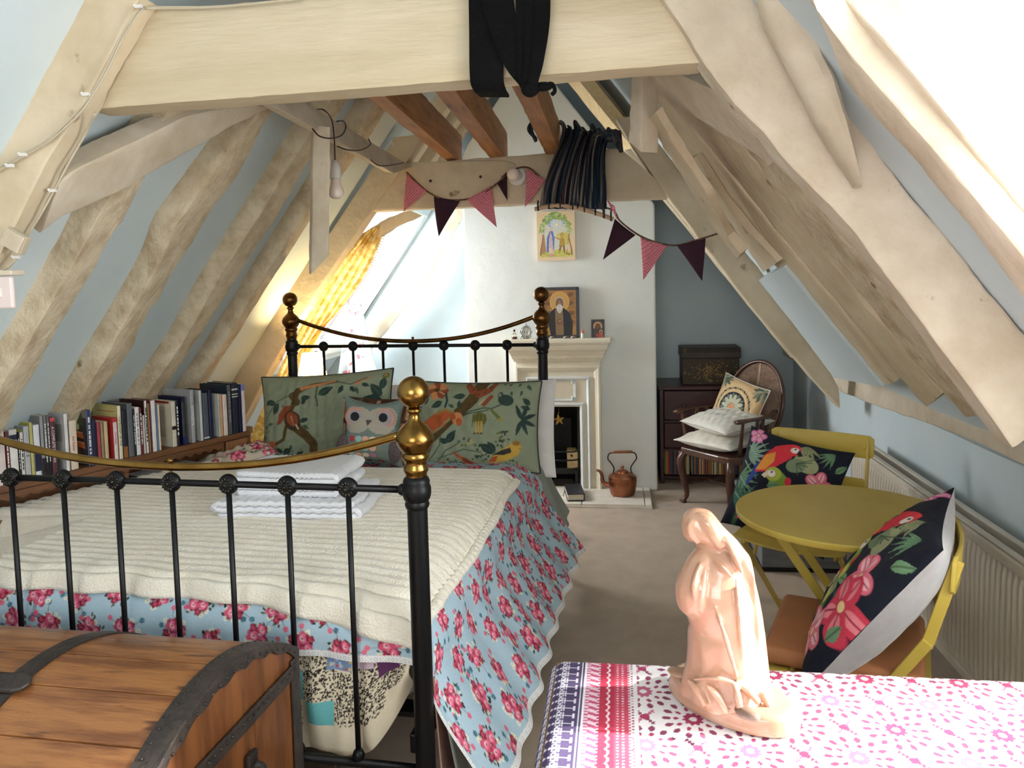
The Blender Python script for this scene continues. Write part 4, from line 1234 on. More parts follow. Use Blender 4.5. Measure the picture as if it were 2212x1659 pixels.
def book(x0, x1, ytop, cover, spine, label, title=None, ink='k', tsize=None, depth=.15, cover_mat=None, bands=(), front=None, lean=0.0, soft=False, gap=0.0):
    """x0, x1: photo columns of the spine's two edges; ytop: photo row of its top"""
    xb = (x0 + x1) / 2
    yb = 928 + (541 - xb) * .262
    s0, s1 = shelf_at(x0, yb + (xb - x0) * .26)[0], shelf_at(x1, yb - (x1 - xb) * .26)[0]
    zt = shelf_at(xb, ytop)[1]
    w, h = max(.004, s1 - s0 - .0012), zt - ZS - .001
    root = thing('book', label, 'book', group='books standing on the bookcase')
    root.matrix_world = BKX @ Matrix.Translation(V((s0 + s1) / 2, .012 + gap, ZS + .001)) @ Matrix.Rotation(lean, 4, 'Y')
    d = depth
    tb = .0011 if soft else .0022
    ov = 0 if soft else .003
    cv = MB()
    cv.box((-w / 2 + tb / 2, d / 2, h / 2), (tb, d, h)); cv.box((w / 2 - tb / 2, d / 2, h / 2), (tb, d, h))
    # spine, slightly rounded
    sp_pts = [V(-w / 2, .0008, 0), V(-w / 4, -.0012, 0), V(w / 4, -.0012, 0), V(w / 2, .0008, 0), V(w / 2, .004, 0), V(-w / 2, .004, 0)]
    c_o = MB()
    c_o.v, c_o.f = cv.v, cv.f
    c_o.build('cover', cover_mat or bmat(cover), root)
    so = MB().prism(sp_pts, V(0, 0, h)).build('spine', bmat(spine), root)
    MB().box((0, d / 2 + .001 - ov / 2, h / 2), (max(.002, w - 2 * tb), d - ov - .003, h - 2 * ov)).build('pages', M['paper'], root)
    for z0, z1, cl in bands:
        MB().box((0, .0002, h * (z0 + z1) / 2), (w * .98, .0034, h * (z1 - z0))).build('spine_band', bmat(cl), root)
    if title == '*':
        mk = MB(); rr = random.Random(int(x0 * 7))
        z = h * .85
        while z > h * .22:
            l = rr.uniform(.004, .012)
            mk.box((0, -.0014, z), (min(w * .4, .006), .0006, l)); z -= l + rr.choice([.0015, .0015, .006])
        mk.build('spine_marks', bmat(INK[ink]), root)['kind'] = 'stuff'
        title = None
    if title:
        L = h * .82
        sz = tsize or min(w * .78, .03)
        t = text_mesh('title', title, sz, bmat(INK[ink]), root, Matrix.Translation(V(0, -.0016, h * .52)) @ Matrix.Rotation(math.pi / 2, 4, 'X') @ Matrix.Rotation(-math.pi / 2, 4, 'Z'))
        ln = max(v.co.x for v in t.data.vertices) - min(v.co.x for v in t.data.vertices)
        if ln > L:
            for v in t.data.vertices: v.co.x *= L / ln
    if front:
        front(root, w, d, h)
    return root
def front_lines(cl, y0, y1, z0, z1, n):
    def f(root, w, d, h):
        m = MB()
        for i in range(n):
            z = h * (z1 + (z0 - z1) * i / max(1, n - 1)); e = y1 - (.25 * (y1 - y0) if i % 4 == 3 else 0)
            m.box((-w / 2 - .0002, d * (y0 + e) / 2, z), (.0005, d * (e - y0), .0022))
        m.build('printed_lines', bmat(cl), root)['kind'] = 'stuff'
    return f
def front_panel(cl, y0, y1, z0, z1, more=None):
    def f(root, w, d, h):
        MB().box((-w / 2 - .0002, d * (y0 + y1) / 2, h * (z0 + z1) / 2), (.0006, d * (y1 - y0), h * (z1 - z0))).build('cover_panel', bmat(cl), root)
        if more: more(root, w, d, h)
    return f
def cookbook(root, w, d, h):
    p = Print(d, h, 90, 140, c3(60, 58, 60))
    p.poly([(0, h * .86), (d, h * .86), (d, h), (0, h)], c3(128, 124, 122))
    r = random.Random(5)
    p.poly([(d * .5, h), (d * .78, h), (d * .9, h * .7), (d * .62, h * .72)], c3(58, 74, 48))
    for k in range(9): p.line([(d * (.55 + .03 * k), h), (d * (.6 + .03 * k), h * .72)], .002, c3(90, 108, 70))
    for x, z in ((.42, .72), (.6, .69)): p.ell(d * x, h * z, .014, .014, c3(180, 200, 130)); p.ell(d * x, h * z, .010, .010, c3(214, 224, 178))
    for x, z in ((.45, .56), (.5, .38)):
        p.poly([(d * (x - .3), h * (z + .06)), (d * (x + .35), h * (z + .04)), (d * (x + .4), h * (z - .08)), (d * (x - .25), h * (z - .03))], c3(226, 120, 76))
        p.poly([(d * (x - .3), h * (z + .06)), (d * (x + .35), h * (z + .04)), (d * (x + .36), h * (z + .015)), (d * (x - .29), h * (z + .035))], c3(238, 170, 130))
    for k in range(7): p.ell(d * r.uniform(.25, .8), h * r.uniform(.17, .3), .012, .010, r.choice([c3(120, 84, 60), c3(96, 66, 50), c3(60, 60, 66)]))
    p.poly([(d * .22, h * .03), (d * .72, h * .03), (d * .72, h * .10), (d * .22, h * .10)], c3(232, 232, 230))
    for k in range(16): p.line([(d * (.25 + .028 * k), h * .045), (d * (.25 + .028 * k), h * .095)], .0008 + .0008 * (k % 3), c3(20, 20, 24))
    X, Z = np.meshgrid(np.linspace(d, 0, 90), np.linspace(0, h, 140))
    gridmesh('cover_print', np.stack([np.full(X.shape, -w / 2 - .0006), X, Z], -1), M['print_paper'], p.C[:, :], root, smooth=False)
def lavender(root, w, d, h):
    p = Print(d, h, 70, 100, c3(196, 186, 190))
    r = random.Random(6)
    for k in range(60): p.ell(r.uniform(.1, .9) * d, h * r.uniform(.5, .8), .006, .004, r.choice([c3(64, 58, 78), c3(110, 100, 120), c3(52, 50, 60)]))
    for k in range(60): p.leaf(r.uniform(.1, .9) * d, h * r.uniform(.05, .5), .018, .006, r.uniform(0, 6), r.choice([c3(76, 92, 62), c3(56, 72, 48)]))
    X, Z = np.meshgrid(np.linspace(d, 0, 70), np.linspace(0, h, 100))
    gridmesh('cover_print', np.stack([np.full(X.shape, -w / 2 - .0006), X, Z], -1), M['print_paper'], p.C, root, smooth=False)
NAVY, WHT, CRM, MAR, GRY, BLK = (22, 26, 62), (226, 222, 218), (222, 208, 184), (84, 26, 40), (112, 116, 118), (22, 20, 24)
book(-32, -18, 925, WHT, WHT, 'white paperback cut off by the picture edge at the near end', depth=.12)
book(-17, 3, 985, (176, 170, 172), (176, 170, 172), 'grey book with a lavender photograph on its cover', depth=.12, front=lavender, soft=True)
book(4, 21, 908, (226, 212, 208), (222, 208, 204), 'pale pink book standing at the near end of the bookcase', depth=.11)
book(23, 30, 932, (110, 44, 44), (110, 44, 44), 'slim maroon paperback beside the pale pink book', '*', 'w', soft=True, depth=.10)
book(31, 48, 927, WHT, WHT, 'thick white book with a navy band across the top of its spine', bands=((.80, .90, NAVY),), depth=.11)
book(49, 53, 932, BLK, BLK, 'very thin black book between two white spines', '*', 'w', soft=True, depth=.11)
book(54, 61, 933, WHT, WHT, 'thin white book with heavy black dots of lettering', '*', 'k', soft=True, depth=.11)
book(62, 74, 920, (176, 178, 182), (186, 188, 192), 'grey and yellow book with large letters on its spine', 'B O B', 'k', depth=.13, front=front_panel((206, 204, 84), .05, .95, .84, .94))
book(75, 82, 912, (206, 204, 90), (196, 188, 120), 'yellow topped book next to the lettered grey one', soft=True, depth=.13)
book(83, 96, 917, (226, 228, 236), (226, 228, 236), 'white book with a navy block low on its spine', bands=((.12, .46, NAVY),), depth=.12)
book(98, 105, 898, (158, 158, 160), (158, 158, 160), 'tall pale grey annual, nearest the white navy block book', soft=True, depth=.15, bands=((0, .3, BLK),))
book(106, 112, 897, (140, 140, 144), (120, 120, 124), 'tall grey annual with pale vertical lettering, middle of its trio', '*', 'w', soft=True, depth=.15, bands=((0, .3, BLK),))
book(113, 118, 896, (126, 126, 130), (104, 104, 108), 'tall dark grey annual beside the maroon spine', '*', 'w', soft=True, depth=.15, bands=((0, .3, BLK),))
book(119, 130, 901, (92, 48, 60), (92, 48, 60), 'plum book lettered A COMPLETE MARIAN with a red top', 'A COMPLETE MARIAN', 'w', bands=((.93, 1.0, (200, 80, 80)),), depth=.13)
book(149, 157, 893, (214, 214, 214), (232, 230, 230), 'big white book with a page of small print on its cover', depth=.17, front=front_lines((90, 92, 98), .1, .5, .52, .80, 12))
book(159, 175, 906, (216, 196, 172), (226, 210, 190), 'cream book lettered the Father beside the cookbook', 'the Father', 'r', .014, depth=.12, bands=((.97, 1.0, (200, 180, 150)),))
book(197, 207, 885, (128, 124, 122), (34, 56, 110), 'cookbook with salmon steaks on its cover', '*', 'w', .015, depth=.16, front=cookbook)
book(208, 217, 905, NAVY, NAVY, 'narrow navy book right after the cookbook', depth=.12)
book(218, 225, 912, (170, 70, 76), (170, 70, 76), 'thin salmon red paperback after the narrow navy book', soft=True, depth=.11)
book(226, 232, 911, (176, 150, 120), (160, 130, 104), 'thin tan paperback with a mottled spine', soft=True, depth=.11)
book(233, 241, 910, (206, 184, 140), (206, 184, 140), 'thin straw coloured paperback before the yellow and red one', soft=True, depth=.11)
book(252, 262, 902, (206, 60, 60), (222, 212, 214), 'pale book with a red band on top lettered Cardinal', 'Card Kleco', 'r', .011, depth=.14, bands=((.90, 1.0, (196, 48, 48)),), front=front_panel((196, 48, 48), .05, .98, .90, 1.0))
book(263, 271, 876, (222, 212, 140), (232, 226, 206), 'cream yellow book lettered CATECHISM OF THE', 'CATECHISM OF THE', 'k', .013, depth=.17, front=front_panel((190, 70, 60), .1, .8, .885, .895))
book(272, 282, 886, (30, 34, 50), (26, 30, 46), 'dark blue book right after the catechism', depth=.12, bands=((0, .24, (150, 96, 50)),))
book(283.5, 295.5, 871, (92, 98, 102), (98, 104, 108), 'tall slate grey hardback after the dark blue book', depth=.17)
book(296, 300, 883, BLK, (44, 32, 34), 'thin black and white marked paperback', '*', 'w', soft=True, depth=.12)
book(300.5, 309.5, 879, WHT, (230, 230, 228), 'narrow white book with faint blue lettering', '*', 's', soft=True, depth=.11)
book(310, 315.5, 880, MAR, (110, 26, 36), 'crimson book with pale lettering', '*', 'w', soft=True, depth=.12)
book(316, 320.5, 897, (206, 196, 194), (206, 196, 194), 'short pinkish white booklet', soft=True, depth=.10)
book(321, 327, 865, (60, 20, 24), (232, 226, 214), 'tall white spined book in dark maroon boards', '*', 'k', .006, depth=.17)
book(327.5, 332, 871, (126, 88, 66), (150, 116, 86), 'narrow brown mottled book', soft=True, depth=.13)
book(333, 344, 864, (120, 24, 30), (228, 226, 222), 'tall plain white spine in red boards', depth=.16, gap=-.004)
book(345, 348.5, 875, (90, 150, 200), (90, 150, 200), 'thin bright blue booklet', soft=True, depth=.12)
book(349, 353, 873, (236, 212, 178), (236, 212, 178), 'thin peach booklet before the wide cream book', soft=True, depth=.13)
book(378, 387, 867, (218, 210, 192), (212, 202, 186), 'wide cream book with small print and a red edge to its cover', depth=.15, front=lambda ro, w, d, h: (front_panel((150, 26, 30), .1, .98, .955, 1.0)(ro, w, d, h), front_lines((110, 108, 104), .30, .62, .22, .86, 20)(ro, w, d, h), front_panel((130, 150, 176), .55, .85, .06, .15)(ro, w, d, h)), bands=((.38, .46, BLK),))
book(387.5, 394, 866, BLK, (28, 18, 20), 'black book with tiny white lettering', '*', 'w', .005, soft=True, depth=.14)
book(400, 408, 857, NAVY, (52, 58, 52), 'dark marbled book with a navy top and foot', depth=.16, bands=((.0, .16, (26, 40, 104)), (.90, 1.0, NAVY)))
book(419, 427, 842, (172, 172, 174), (166, 168, 170), 'tall grey book lettered ANNALETTE', 'ANNALETTE', 'w', .016, depth=.18)
book(438, 444, 843, (186, 188, 186), (208, 210, 206), 'tall pale grey white book after the lettered grey one', depth=.16, front=front_lines((120, 122, 124), .05, .3, .75, .88, 6))
book(445, 457, 849, (70, 76, 88), (82, 88, 100), 'dark grey blue book with a white dot on its spine', depth=.14, bands=((.03, .06, WHT),))
book(458, 466, 842, NAVY, (26, 30, 66), 'tall navy book beside the patterned white one', depth=.16)
book(478, 482, 851, (206, 208, 202), (204, 206, 200), 'white book with a column of grey letters on its cover', '*', 's', .010, depth=.13)
book(482, 487, 853, (216, 160, 110), (216, 160, 110), 'thin book with an orange sunset spine', soft=True, depth=.12)
book(488, 497, 852, (230, 220, 212), (234, 216, 204), 'pinkish white book after the sunset spine', depth=.13)
book(498, 507, 831, (28, 44, 60), (92, 92, 88), 'tall dark teal hardback with a grey spine', '*', 's', .008, depth=.19)
book(508, 521, 827, (26, 30, 44), (40, 44, 58), 'tall navy book with silver bands on its spine', depth=.17, bands=((.72, .74, (220, 220, 210)), (.77, .79, (220, 220, 210)), (.86, .89, (220, 220, 210))))
book(522, 528, 830, NAVY, (14, 18, 60), 'slim deep blue book, second from the far end', depth=.16)
book(529, 536, 829, (196, 186, 214), (232, 216, 210), 'slim book with a violet and white spine at the far end', soft=True, depth=.16, bands=((.86, 1.0, (130, 130, 190)),))
# ================================================================== domed pine trunk at the foot of the bed
M['trunk'] = material('honey_pine', lin((164, 108, 60)), .42, var=lin((122, 72, 36)), scale=5, stretch=(.8, 6, 6), bump=.2, bscale=34, coat=.15, lo=.42, hi=.60, detail=9, spots=(lin((84, 48, 26)), 6, .62))
M['trunk_end'] = material('dark_honey_pine', lin((140, 86, 46)), .45, var=lin((104, 60, 32)), scale=5, stretch=(4, 4, .7), bump=.12, bscale=24, coat=.1, detail=9, lo=.4, hi=.6, spots=(lin((72, 42, 24)), 5, .64))
M['leather'] = material('old_black_leather', lin((44, 38, 36)), .55, var=lin((70, 60, 54)), scale=18, bump=.5, bscale=70)
M['strap_iron'] = material('dull_iron_strap', lin((74, 66, 62)), .5, metal=.5, var=lin((48, 42, 40)), scale=16, bump=.3, bscale=60)
tk = thing('trunk', 'dome topped pine trunk with dark leather edging at the foot of the bed', 'trunk')
tk.matrix_world = frame(V(-.797, 1.735, 0), V(1, -.045, 0).normalized(), V(.045, 1, 0).normalized(), V(0, 0, 1))
TLN, TD, TZ = 1.02, .60, .535         # local: x from -TLN to 0, y from -TD to 0
def lid_z(y, off=0.0):
    """height of the barrel lid at local depth y"""
    y0, sg, zb = -TD / 2, .105, .578
    R = ((TD / 2) ** 2 + sg ** 2) / (2 * sg)
    return zb + math.sqrt(max(0, R * R - (y - y0) ** 2)) - (R - sg) + off
def lid_strip(mb, xa, xb, ya, yb, n=10, off=0.0, th=.016):
    vs, fs = [], []
    for i in range(n + 1):
        y = ya + (yb - ya) * i / n
        z = lid_z(y, off)
        vs += [V(xa, y, z), V(xb, y, z), V(xa, y, z - th), V(xb, y, z - th)]
    for i in range(n):
        a, b = i * 4, i * 4 + 4
        fs += [(a, a + 1, b + 1, b), (a + 2, b + 2, b + 3, a + 3), (a, b, b + 2, a + 2), (a + 1, a + 3, b + 3, b + 1)]
    fs += [(0, 2, 3, 1), (n * 4, n * 4 + 1, n * 4 + 3, n * 4 + 2)]
    return mb.add(vs, fs)
body = MB()
for y in (-.011, -TD + .011): body.box((-TLN / 2, y, TZ / 2 + .02), (TLN, .022, TZ - .04))
body.box((-TLN / 2, -TD / 2, .05), (TLN - .04, TD - .04, .02))
body.build('body', M['trunk'], tk, bevel=.002)
ys = [0, -.085, -.175, -.285, -.395, -.505, -TD]
for a, b in zip(ys, ys[1:]):
    lid_strip(MB(), -TLN + .004, -.004, a - .0018, b + .0018, 8).build('lid_plank', M['trunk'], tk, bevel=.0007, seg=1)
lid_strip(MB(), -TLN + .012, -.012, -.006, -TD + .006, 24, -.007, .008).build('dark_underlayer', M['dark'], tk)  # black sheet added under the planks, stands in for shade in their gaps
for x in (-.018, -TLN + .003):                                                        # ends: boards of the body, lens of the lid
    for k, (ya, yb) in enumerate(((-.002, -.20), (-.202, -.41), (-.412, -TD + .002))):
        MB().box((x + .0075, (ya + yb) / 2, .285), (.015, ya - yb, .53 - .035)).build('end_board', M['trunk_end'], tk, bevel=.002)
    pts = [V(x, -.004, TZ + .004), V(x, -TD + .004, TZ + .004)] + [V(x, -TD + .004 + (TD - .008) * i / 20, lid_z(-TD + .004 + (TD - .008) * i / 20, -.004)) for i in range(21)]
    MB().prism(pts, V(.015, 0, 0)).build('lid_end', M['trunk_end'], tk)
# leather edging along both arched ends, front, corners
def arch_edge(x, w):
    m = MB()
    lid_strip(m, x, x + w, .003, -TD - .003, 30, .0045, .007)
    xo = x + w if x > -.5 else x
    s = 1 if x > -.5 else -1
    vs, fs = [], []
    n = 30
    for i in range(n + 1):
        y = .003 - (TD + .006) * i / n
        z = lid_z(max(-TD, min(0, y)), .0045)
        d = .026 + .005 * math.sin(i * 1.7)
        vs += [V(xo, y, z), V(xo, y, z - d), V(xo + s * .003, y, z - .002), V(xo + s * .003, y, z - d)]
    for i in range(n):
        a, b = i * 4, i * 4 + 4
        fs += [(a, b, b + 1, a + 1), (a + 2, a + 3, b + 3, b + 2), (a, a + 2, b + 2, b), (a + 1, b + 1, b + 3, a + 3)]
    m.add(vs, fs)
    e = m.build('leather_edging', M['leather'], tk, smooth=True, auto=.7)
    st = MB()
    for i in range(22):
        y = -.02 - (TD - .04) * i / 21
        st.ball((xo + s * .004, y, lid_z(y) - .012), .0035, 8, 5); st.ball((x + w * .25, y, lid_z(y) + .005), .0032, 8, 5)
    st.build('tack', M['strap_iron'], e, smooth=True)['kind'] = 'stuff'
arch_edge(-.050, .052)
arch_edge(-TLN - .002, .052)
for x in (-.0, -TLN):
    s = 1 if x > -.5 else -1
    for y in (-.018, -TD + .018):
        MB().box((x + s * .0025, y, .29), (.006, .040, .55)).build('corner_leather', M['leather'], tk, bevel=.002)
MB().box((-TLN / 2, -TD + .022, lid_z(-TD + .022) + .002), (TLN, .052, .008)).build('front_edging', M['leather'], tk, bevel=.002)
MB().box((-TLN / 2, -TD - .003, .555), (TLN, .006, .055)).build('front_edging', M['leather'], tk, bevel=.002)
MB().box((-TLN / 2, .0, .575), (TLN, .006, .012)).build('back_edging', M['leather'], tk, bevel=.002)
# leather lip with tacks along the seam of the end
sl = MB().box((.005, -TD / 2, TZ + .004), (.008, TD - .02, .034)).build('seam_strap', M['leather'], tk, bevel=.003)
st = MB()
for i in range(26):
    st.ball((.010, -.03 - (TD - .06) * i / 25, TZ + .010), .0038, 8, 5)
st.build('tack', M['strap_iron'], sl, smooth=True)['kind'] = 'stuff'
for xs in (-.42, -.86):
    m = lid_strip(MB(), xs - .023, xs + .023, .002, -TD + .02, 26, .0045, .006)
    m.build('lid_strap', M['strap_iron'], tk, smooth=True, auto=.7)
hp = MB()
pts = [V(-.395, -.385, 0), V(-.378, -.393, 0), V(-.372, -.408, 0), V(-.378, -.424, 0), V(-.395, -.431, 0), V(-.52, -.431, 0), V(-.60, -.42, 0), V(-.60, -.396, 0), V(-.52, -.385, 0)]
hp.prism([V(p.x, p.y, lid_z(p.y) + .006) for p in pts], V(0, 0, .009))
hp.build('hasp', M['strap_iron'], tk, bevel=.003)
hd = MB().tube(smoothpath([V(.012, -.34, .44), V(.03, -.345, .425), (.034, -.29, .405), V(.03, -.235, .425), V(.012, -.24, .44)], 20), .010, 8)
hd.build('end_handle', M['leather'], tk, smooth=True)
for y in (-.34, -.24): MB().box((.008, y, .445), (.012, .035, .045)).build('handle_plate', M['strap_iron'], tk, bevel=.003)

# ================================================================== table under a block printed cloth
ZC = .775
M['table_wood'] = material('table_oak', lin((120, 84, 54)), .5, var=lin((96, 64, 40)), scale=6, stretch=(6, 1, 6))
CX0, CX1, CY0, CY1 = -.135, 1.02, .62, 1.375
tb = thing('side_table', 'wooden table hidden under the pink and white printed cloth', 'table', (0, 0, 0))
MB().box(((CX0 + CX1) / 2, (CY0 + CY1) / 2, ZC - .020), (CX1 - CX0 - .02, CY1 - CY0 - .02, .03)).build('table_top', M['table_wood'], tb, bevel=.006)
for x in (CX0 + .06, CX1 - .06):
    for y in (CY0 + .06, CY1 - .06):
        MB().box((x, y, (ZC - .036) / 2), (.05, .05, ZC - .036)).build('leg', M['table_wood'], tb, bevel=.004)
DR = .30                                            # drop at the near-bed end and the far side
W_, H_ = DR + (CX1 - CX0), DR + (CY1 - CY0)
nx, ny = 840, 540
pc = Print(W_, H_, nx, ny, c3(240, 234, 236))
X, Y = pc.X - DR, pc.Y                              # X = metres from the bed-side edge
PK, RD, NV, MG_ = c3(196, 104, 138), c3(168, 62, 98), c3(78, 66, 100), c3(140, 66, 98)
def put(mask, col):
    pc.C[mask] = col
# field: ogee rows of rosettes with dotted rings and feathered crosses
cw, ch = .150, .150
fx = X - .055
for lat in (0, 1):
    gx = (fx + lat * cw / 2) / cw; gy = (Y + lat * ch / 2) / ch
    u = (gx - np.floor(gx) - .5) * cw; v = (gy - np.floor(gy) - .5) * ch
    rr = np.hypot(u, v * .92); an = np.arctan2(v, u)
    field = fx > 0
    put(field & (rr < .0150 + .0018 * np.sin(an * 10)) & (rr > .0058), RD if lat else PK)
    for r0, n, s, cl in ((.0265, 10, .0032, RD), (.041, 14, .0044, MG_)):
        ta = np.round(an / (2 * math.pi / n)) * (2 * math.pi / n)
        dx, dy = rr * np.cos(an - ta) - r0, rr * np.sin(an - ta)
        put(field & (dx ** 2 / 2.4 + dy ** 2 < s ** 2), cl)
gx = (fx + cw / 4) / (cw / 2); gy = (Y + ch / 4) / (ch / 2)
u = (gx - np.floor(gx) - .5) * cw / 2; v = (gy - np.floor(gy) - .5) * ch / 2
odd = (np.floor(gx) + np.floor(gy)) % 2 == 1
for sg in (1, -1):
    t = u + sg * v * .8; n_ = u - sg * v * .8
    put((fx > 0) & odd & (np.abs(n_) < .0036 + .0024 * np.sin(t * 800)) & (np.abs(t) < .032), PK if sg > 0 else MG_)
put((fx > 0) & odd & (np.hypot(u, v) < .0075), RD)
# borders along the bed-side edge
def band(a, b): return (X > a) & (X <= b)
put(band(-DR, -.058), c3(150, 70, 66)); put(band(-DR, -.058) & (np.sin((X + Y) * 900) > .3), c3(206, 150, 130))
put(band(-.058, .030), NV)
yy = (Y / .0215) % 1 - .5
for x0, fl in ((-.036, 1), (.004, -1)):
    xx = X - x0
    yv = yy * .0215
    m = (np.abs(yv) < .0014) & (np.abs(xx) < .0165)                                     # stem
    m |= (np.abs(xx * fl + .0135) < .0016) & (np.abs(yv) < .0070)                       # foot
    m |= (np.abs(xx * fl - .0020) < .0014) & (np.abs(yv) < .0085)                       # cross bar
    m |= (np.abs(np.hypot(xx * fl - .0095, np.abs(yv) - .0052) - .0036) < .0012)        # curls
    m |= (np.hypot(xx * fl - .0165, yv) < .0026)
    put(m, c3(226, 220, 232))
put(band(.026, .0275), c3(232, 228, 236)); put(band(.030, .0345), c3(238, 232, 238))
put(band(.0345, .058), c3(232, 200, 212)); put(band(.0345, .040) & (np.sin(Y * 2 * math.pi / .0085) > 0), PK)
put(band(.041, .055) & (np.abs(((Y / .017 + X * 26) % 1) - .5) < .23), c3(196, 84, 120)); put(band(.0555, .0575) & (np.sin(Y * 2 * math.pi / .0085) > 0), RD)
pink = band(.058, .108)
put(pink, c3(196, 74, 98)); put(pink & (X < .082), c3(184, 54, 80))
put(pink & (np.abs(X - .070 - .004 * np.abs(np.sin(Y * math.pi / .017))) < .0016), c3(240, 214, 222))
dd = ((Y / .0075) % 1 - .5) * .0075
for xd in (.088, .096): put(pink & (np.hypot(X - xd, dd) < .0017), c3(238, 206, 216))
put(band(.105, .110) & (np.sin(Y * 2 * math.pi / .008) > 0), c3(236, 214, 222)); put(band(.110, .114) & (np.sin(Y * 2 * math.pi / .008) > .2), MG_)
put(band(.114, .120), c3(240, 234, 236))
pc.noise(.07, 4)
a = np.clip(DR - pc.X, 0, None); b = np.clip(pc.Y - (CY1 - CY0), 0, None)
r1 = .035
def fold(q):
    f = np.clip(q / r1, 0, 1.57)
    return np.where(q < 1.57 * r1, r1 * np.sin(f), r1 + (q - 1.57 * r1) * .06), np.where(q < 1.57 * r1, r1 * (1 - np.cos(f)), r1 + (q - 1.57 * r1) * .99)
oa, da = fold(a); ob, db = fold(b)
Pz = ZC + .001 - np.sqrt(da ** 2 + db ** 2 + .7 * da * db) + waves(pc.X, pc.Y, 3, 5, (6, 20)) * .0012 * ((a + b) == 0)
Px = CX0 + r1 + np.clip(pc.X - DR, 0, None) - oa * (1 - .12 * np.clip(b / DR, 0, 1)) + np.where(pc.X > DR, 0, 0)
Py = CY0 + np.clip(pc.Y, 0, CY1 - CY0) - r1 + ob * (1 - .12 * np.clip(a / DR, 0, 1))
Px -= waves(pc.Y, pc.Y * 0, 7, 4, (14, 34)) * .012 * np.clip(a / DR, 0, 1)
Py += waves(pc.X, pc.X * 0, 8, 4, (14, 34)) * .012 * np.clip(b / DR, 0, 1)
M['print_cotton'] = printed('block_printed_cotton', rough=.85, bump=.12, weave=.05)
o = gridmesh('tablecloth', np.stack([Px, Py, Pz], -1), M['print_cotton'], pc.C)
tag(o, 'white cloth block printed in pink rosettes with a violet border', 'tablecloth')

# ================================================================== glazed statue of a veiled woman
M['glaze'] = material('pink_cream_glaze', lin((186, 146, 120)), .28, var=lin((174, 130, 106)), scale=9, coat=.5, spots=(lin((200, 164, 144)), 6, .62))
M['glaze_dark'] = material('brown_glaze', lin((120, 96, 84)), .3, coat=.4)
sbase = (onZ(1443, 1493, ZC) + onZ(1712, 1616, ZC)) / 2 + V(.012, .03, 0)
bx = (onZ(1712, 1616, ZC) - onZ(1443, 1493, ZC)); bx.z = 0
blen = bx.length / 2 * 1.02
bx.normalize(); by = V(-bx.y, bx.x, 0)
sroot = thing('statue', 'glazed cream statue of a veiled kneeling woman standing on the printed tablecloth', 'statue')
sroot.matrix_world = frame(V(sbase.x, sbase.y, ZC + .002), bx, by, V(0, 0, 1))
bs = MB()
prof = [(.94, 0), (1.0, .004), (1.0, .012), (.965, .016), (.97, .024), (.93, .030), (.80, .034)]
bs.lathe([(r_ * blen, z) for r_, z in prof], 48, sx=1.0, sy=.56)
bs.build('plinth', M['glaze'], sroot, smooth=True, auto=.9)
# the figure: sections taken across the view
SRT = V(RT.x, RT.y, 0).normalized(); SAW = V(-SRT.y, SRT.x, 0)
fc = sbase + SAW * -.002
pl_n = SAW; pl_c = SAW.dot(fc)
rows = [(106, 1072, 1092), (112, 1048, 1122), (125, 1020, 1150), (145, 1006, 1170), (175, 996, 1194), (205, 991, 1216), (235, 1000, 1244), (262, 1022, 1272), (285, 1050, 1296), (310, 1078, 1318), (335, 1092, 1336), (360, 1084, 1356), (385, 1062, 1376), (410, 1046, 1388), (440, 1028, 1396), (490, 1000, 1406), (530, 986, 1410), (570, 975, 1418), (610, 972, 1427), (650, 976, 1436), (700, 990, 1445), (740, 1004, 1452), (770, 1014, 1457), (800, 1018, 1460), (850, 1016, 1468), (900, 1016, 1474), (950, 1016, 1480), (1000, 1012, 1486), (1050, 1004, 1491), (1100, 990, 1494), (1140, 982, 1496), (1180, 980, 1502), (1220, 990, 1514), (1260, 1012, 1528), (1300, 1044, 1540), (1340, 1080, 1548), (1380, 1110, 1548), (1420, 1150, 1542)]
NS = 72
ring = []
for (cy, xl, xr) in rows:
    pl = on(1120 + xl / 2.77, 1060 + cy / 2.77, pl_n, pl_c); pr_ = on(1120 + xr / 2.77, 1060 + cy / 2.77, pl_n, pl_c)
    ring.append((pl, pr_, cy))
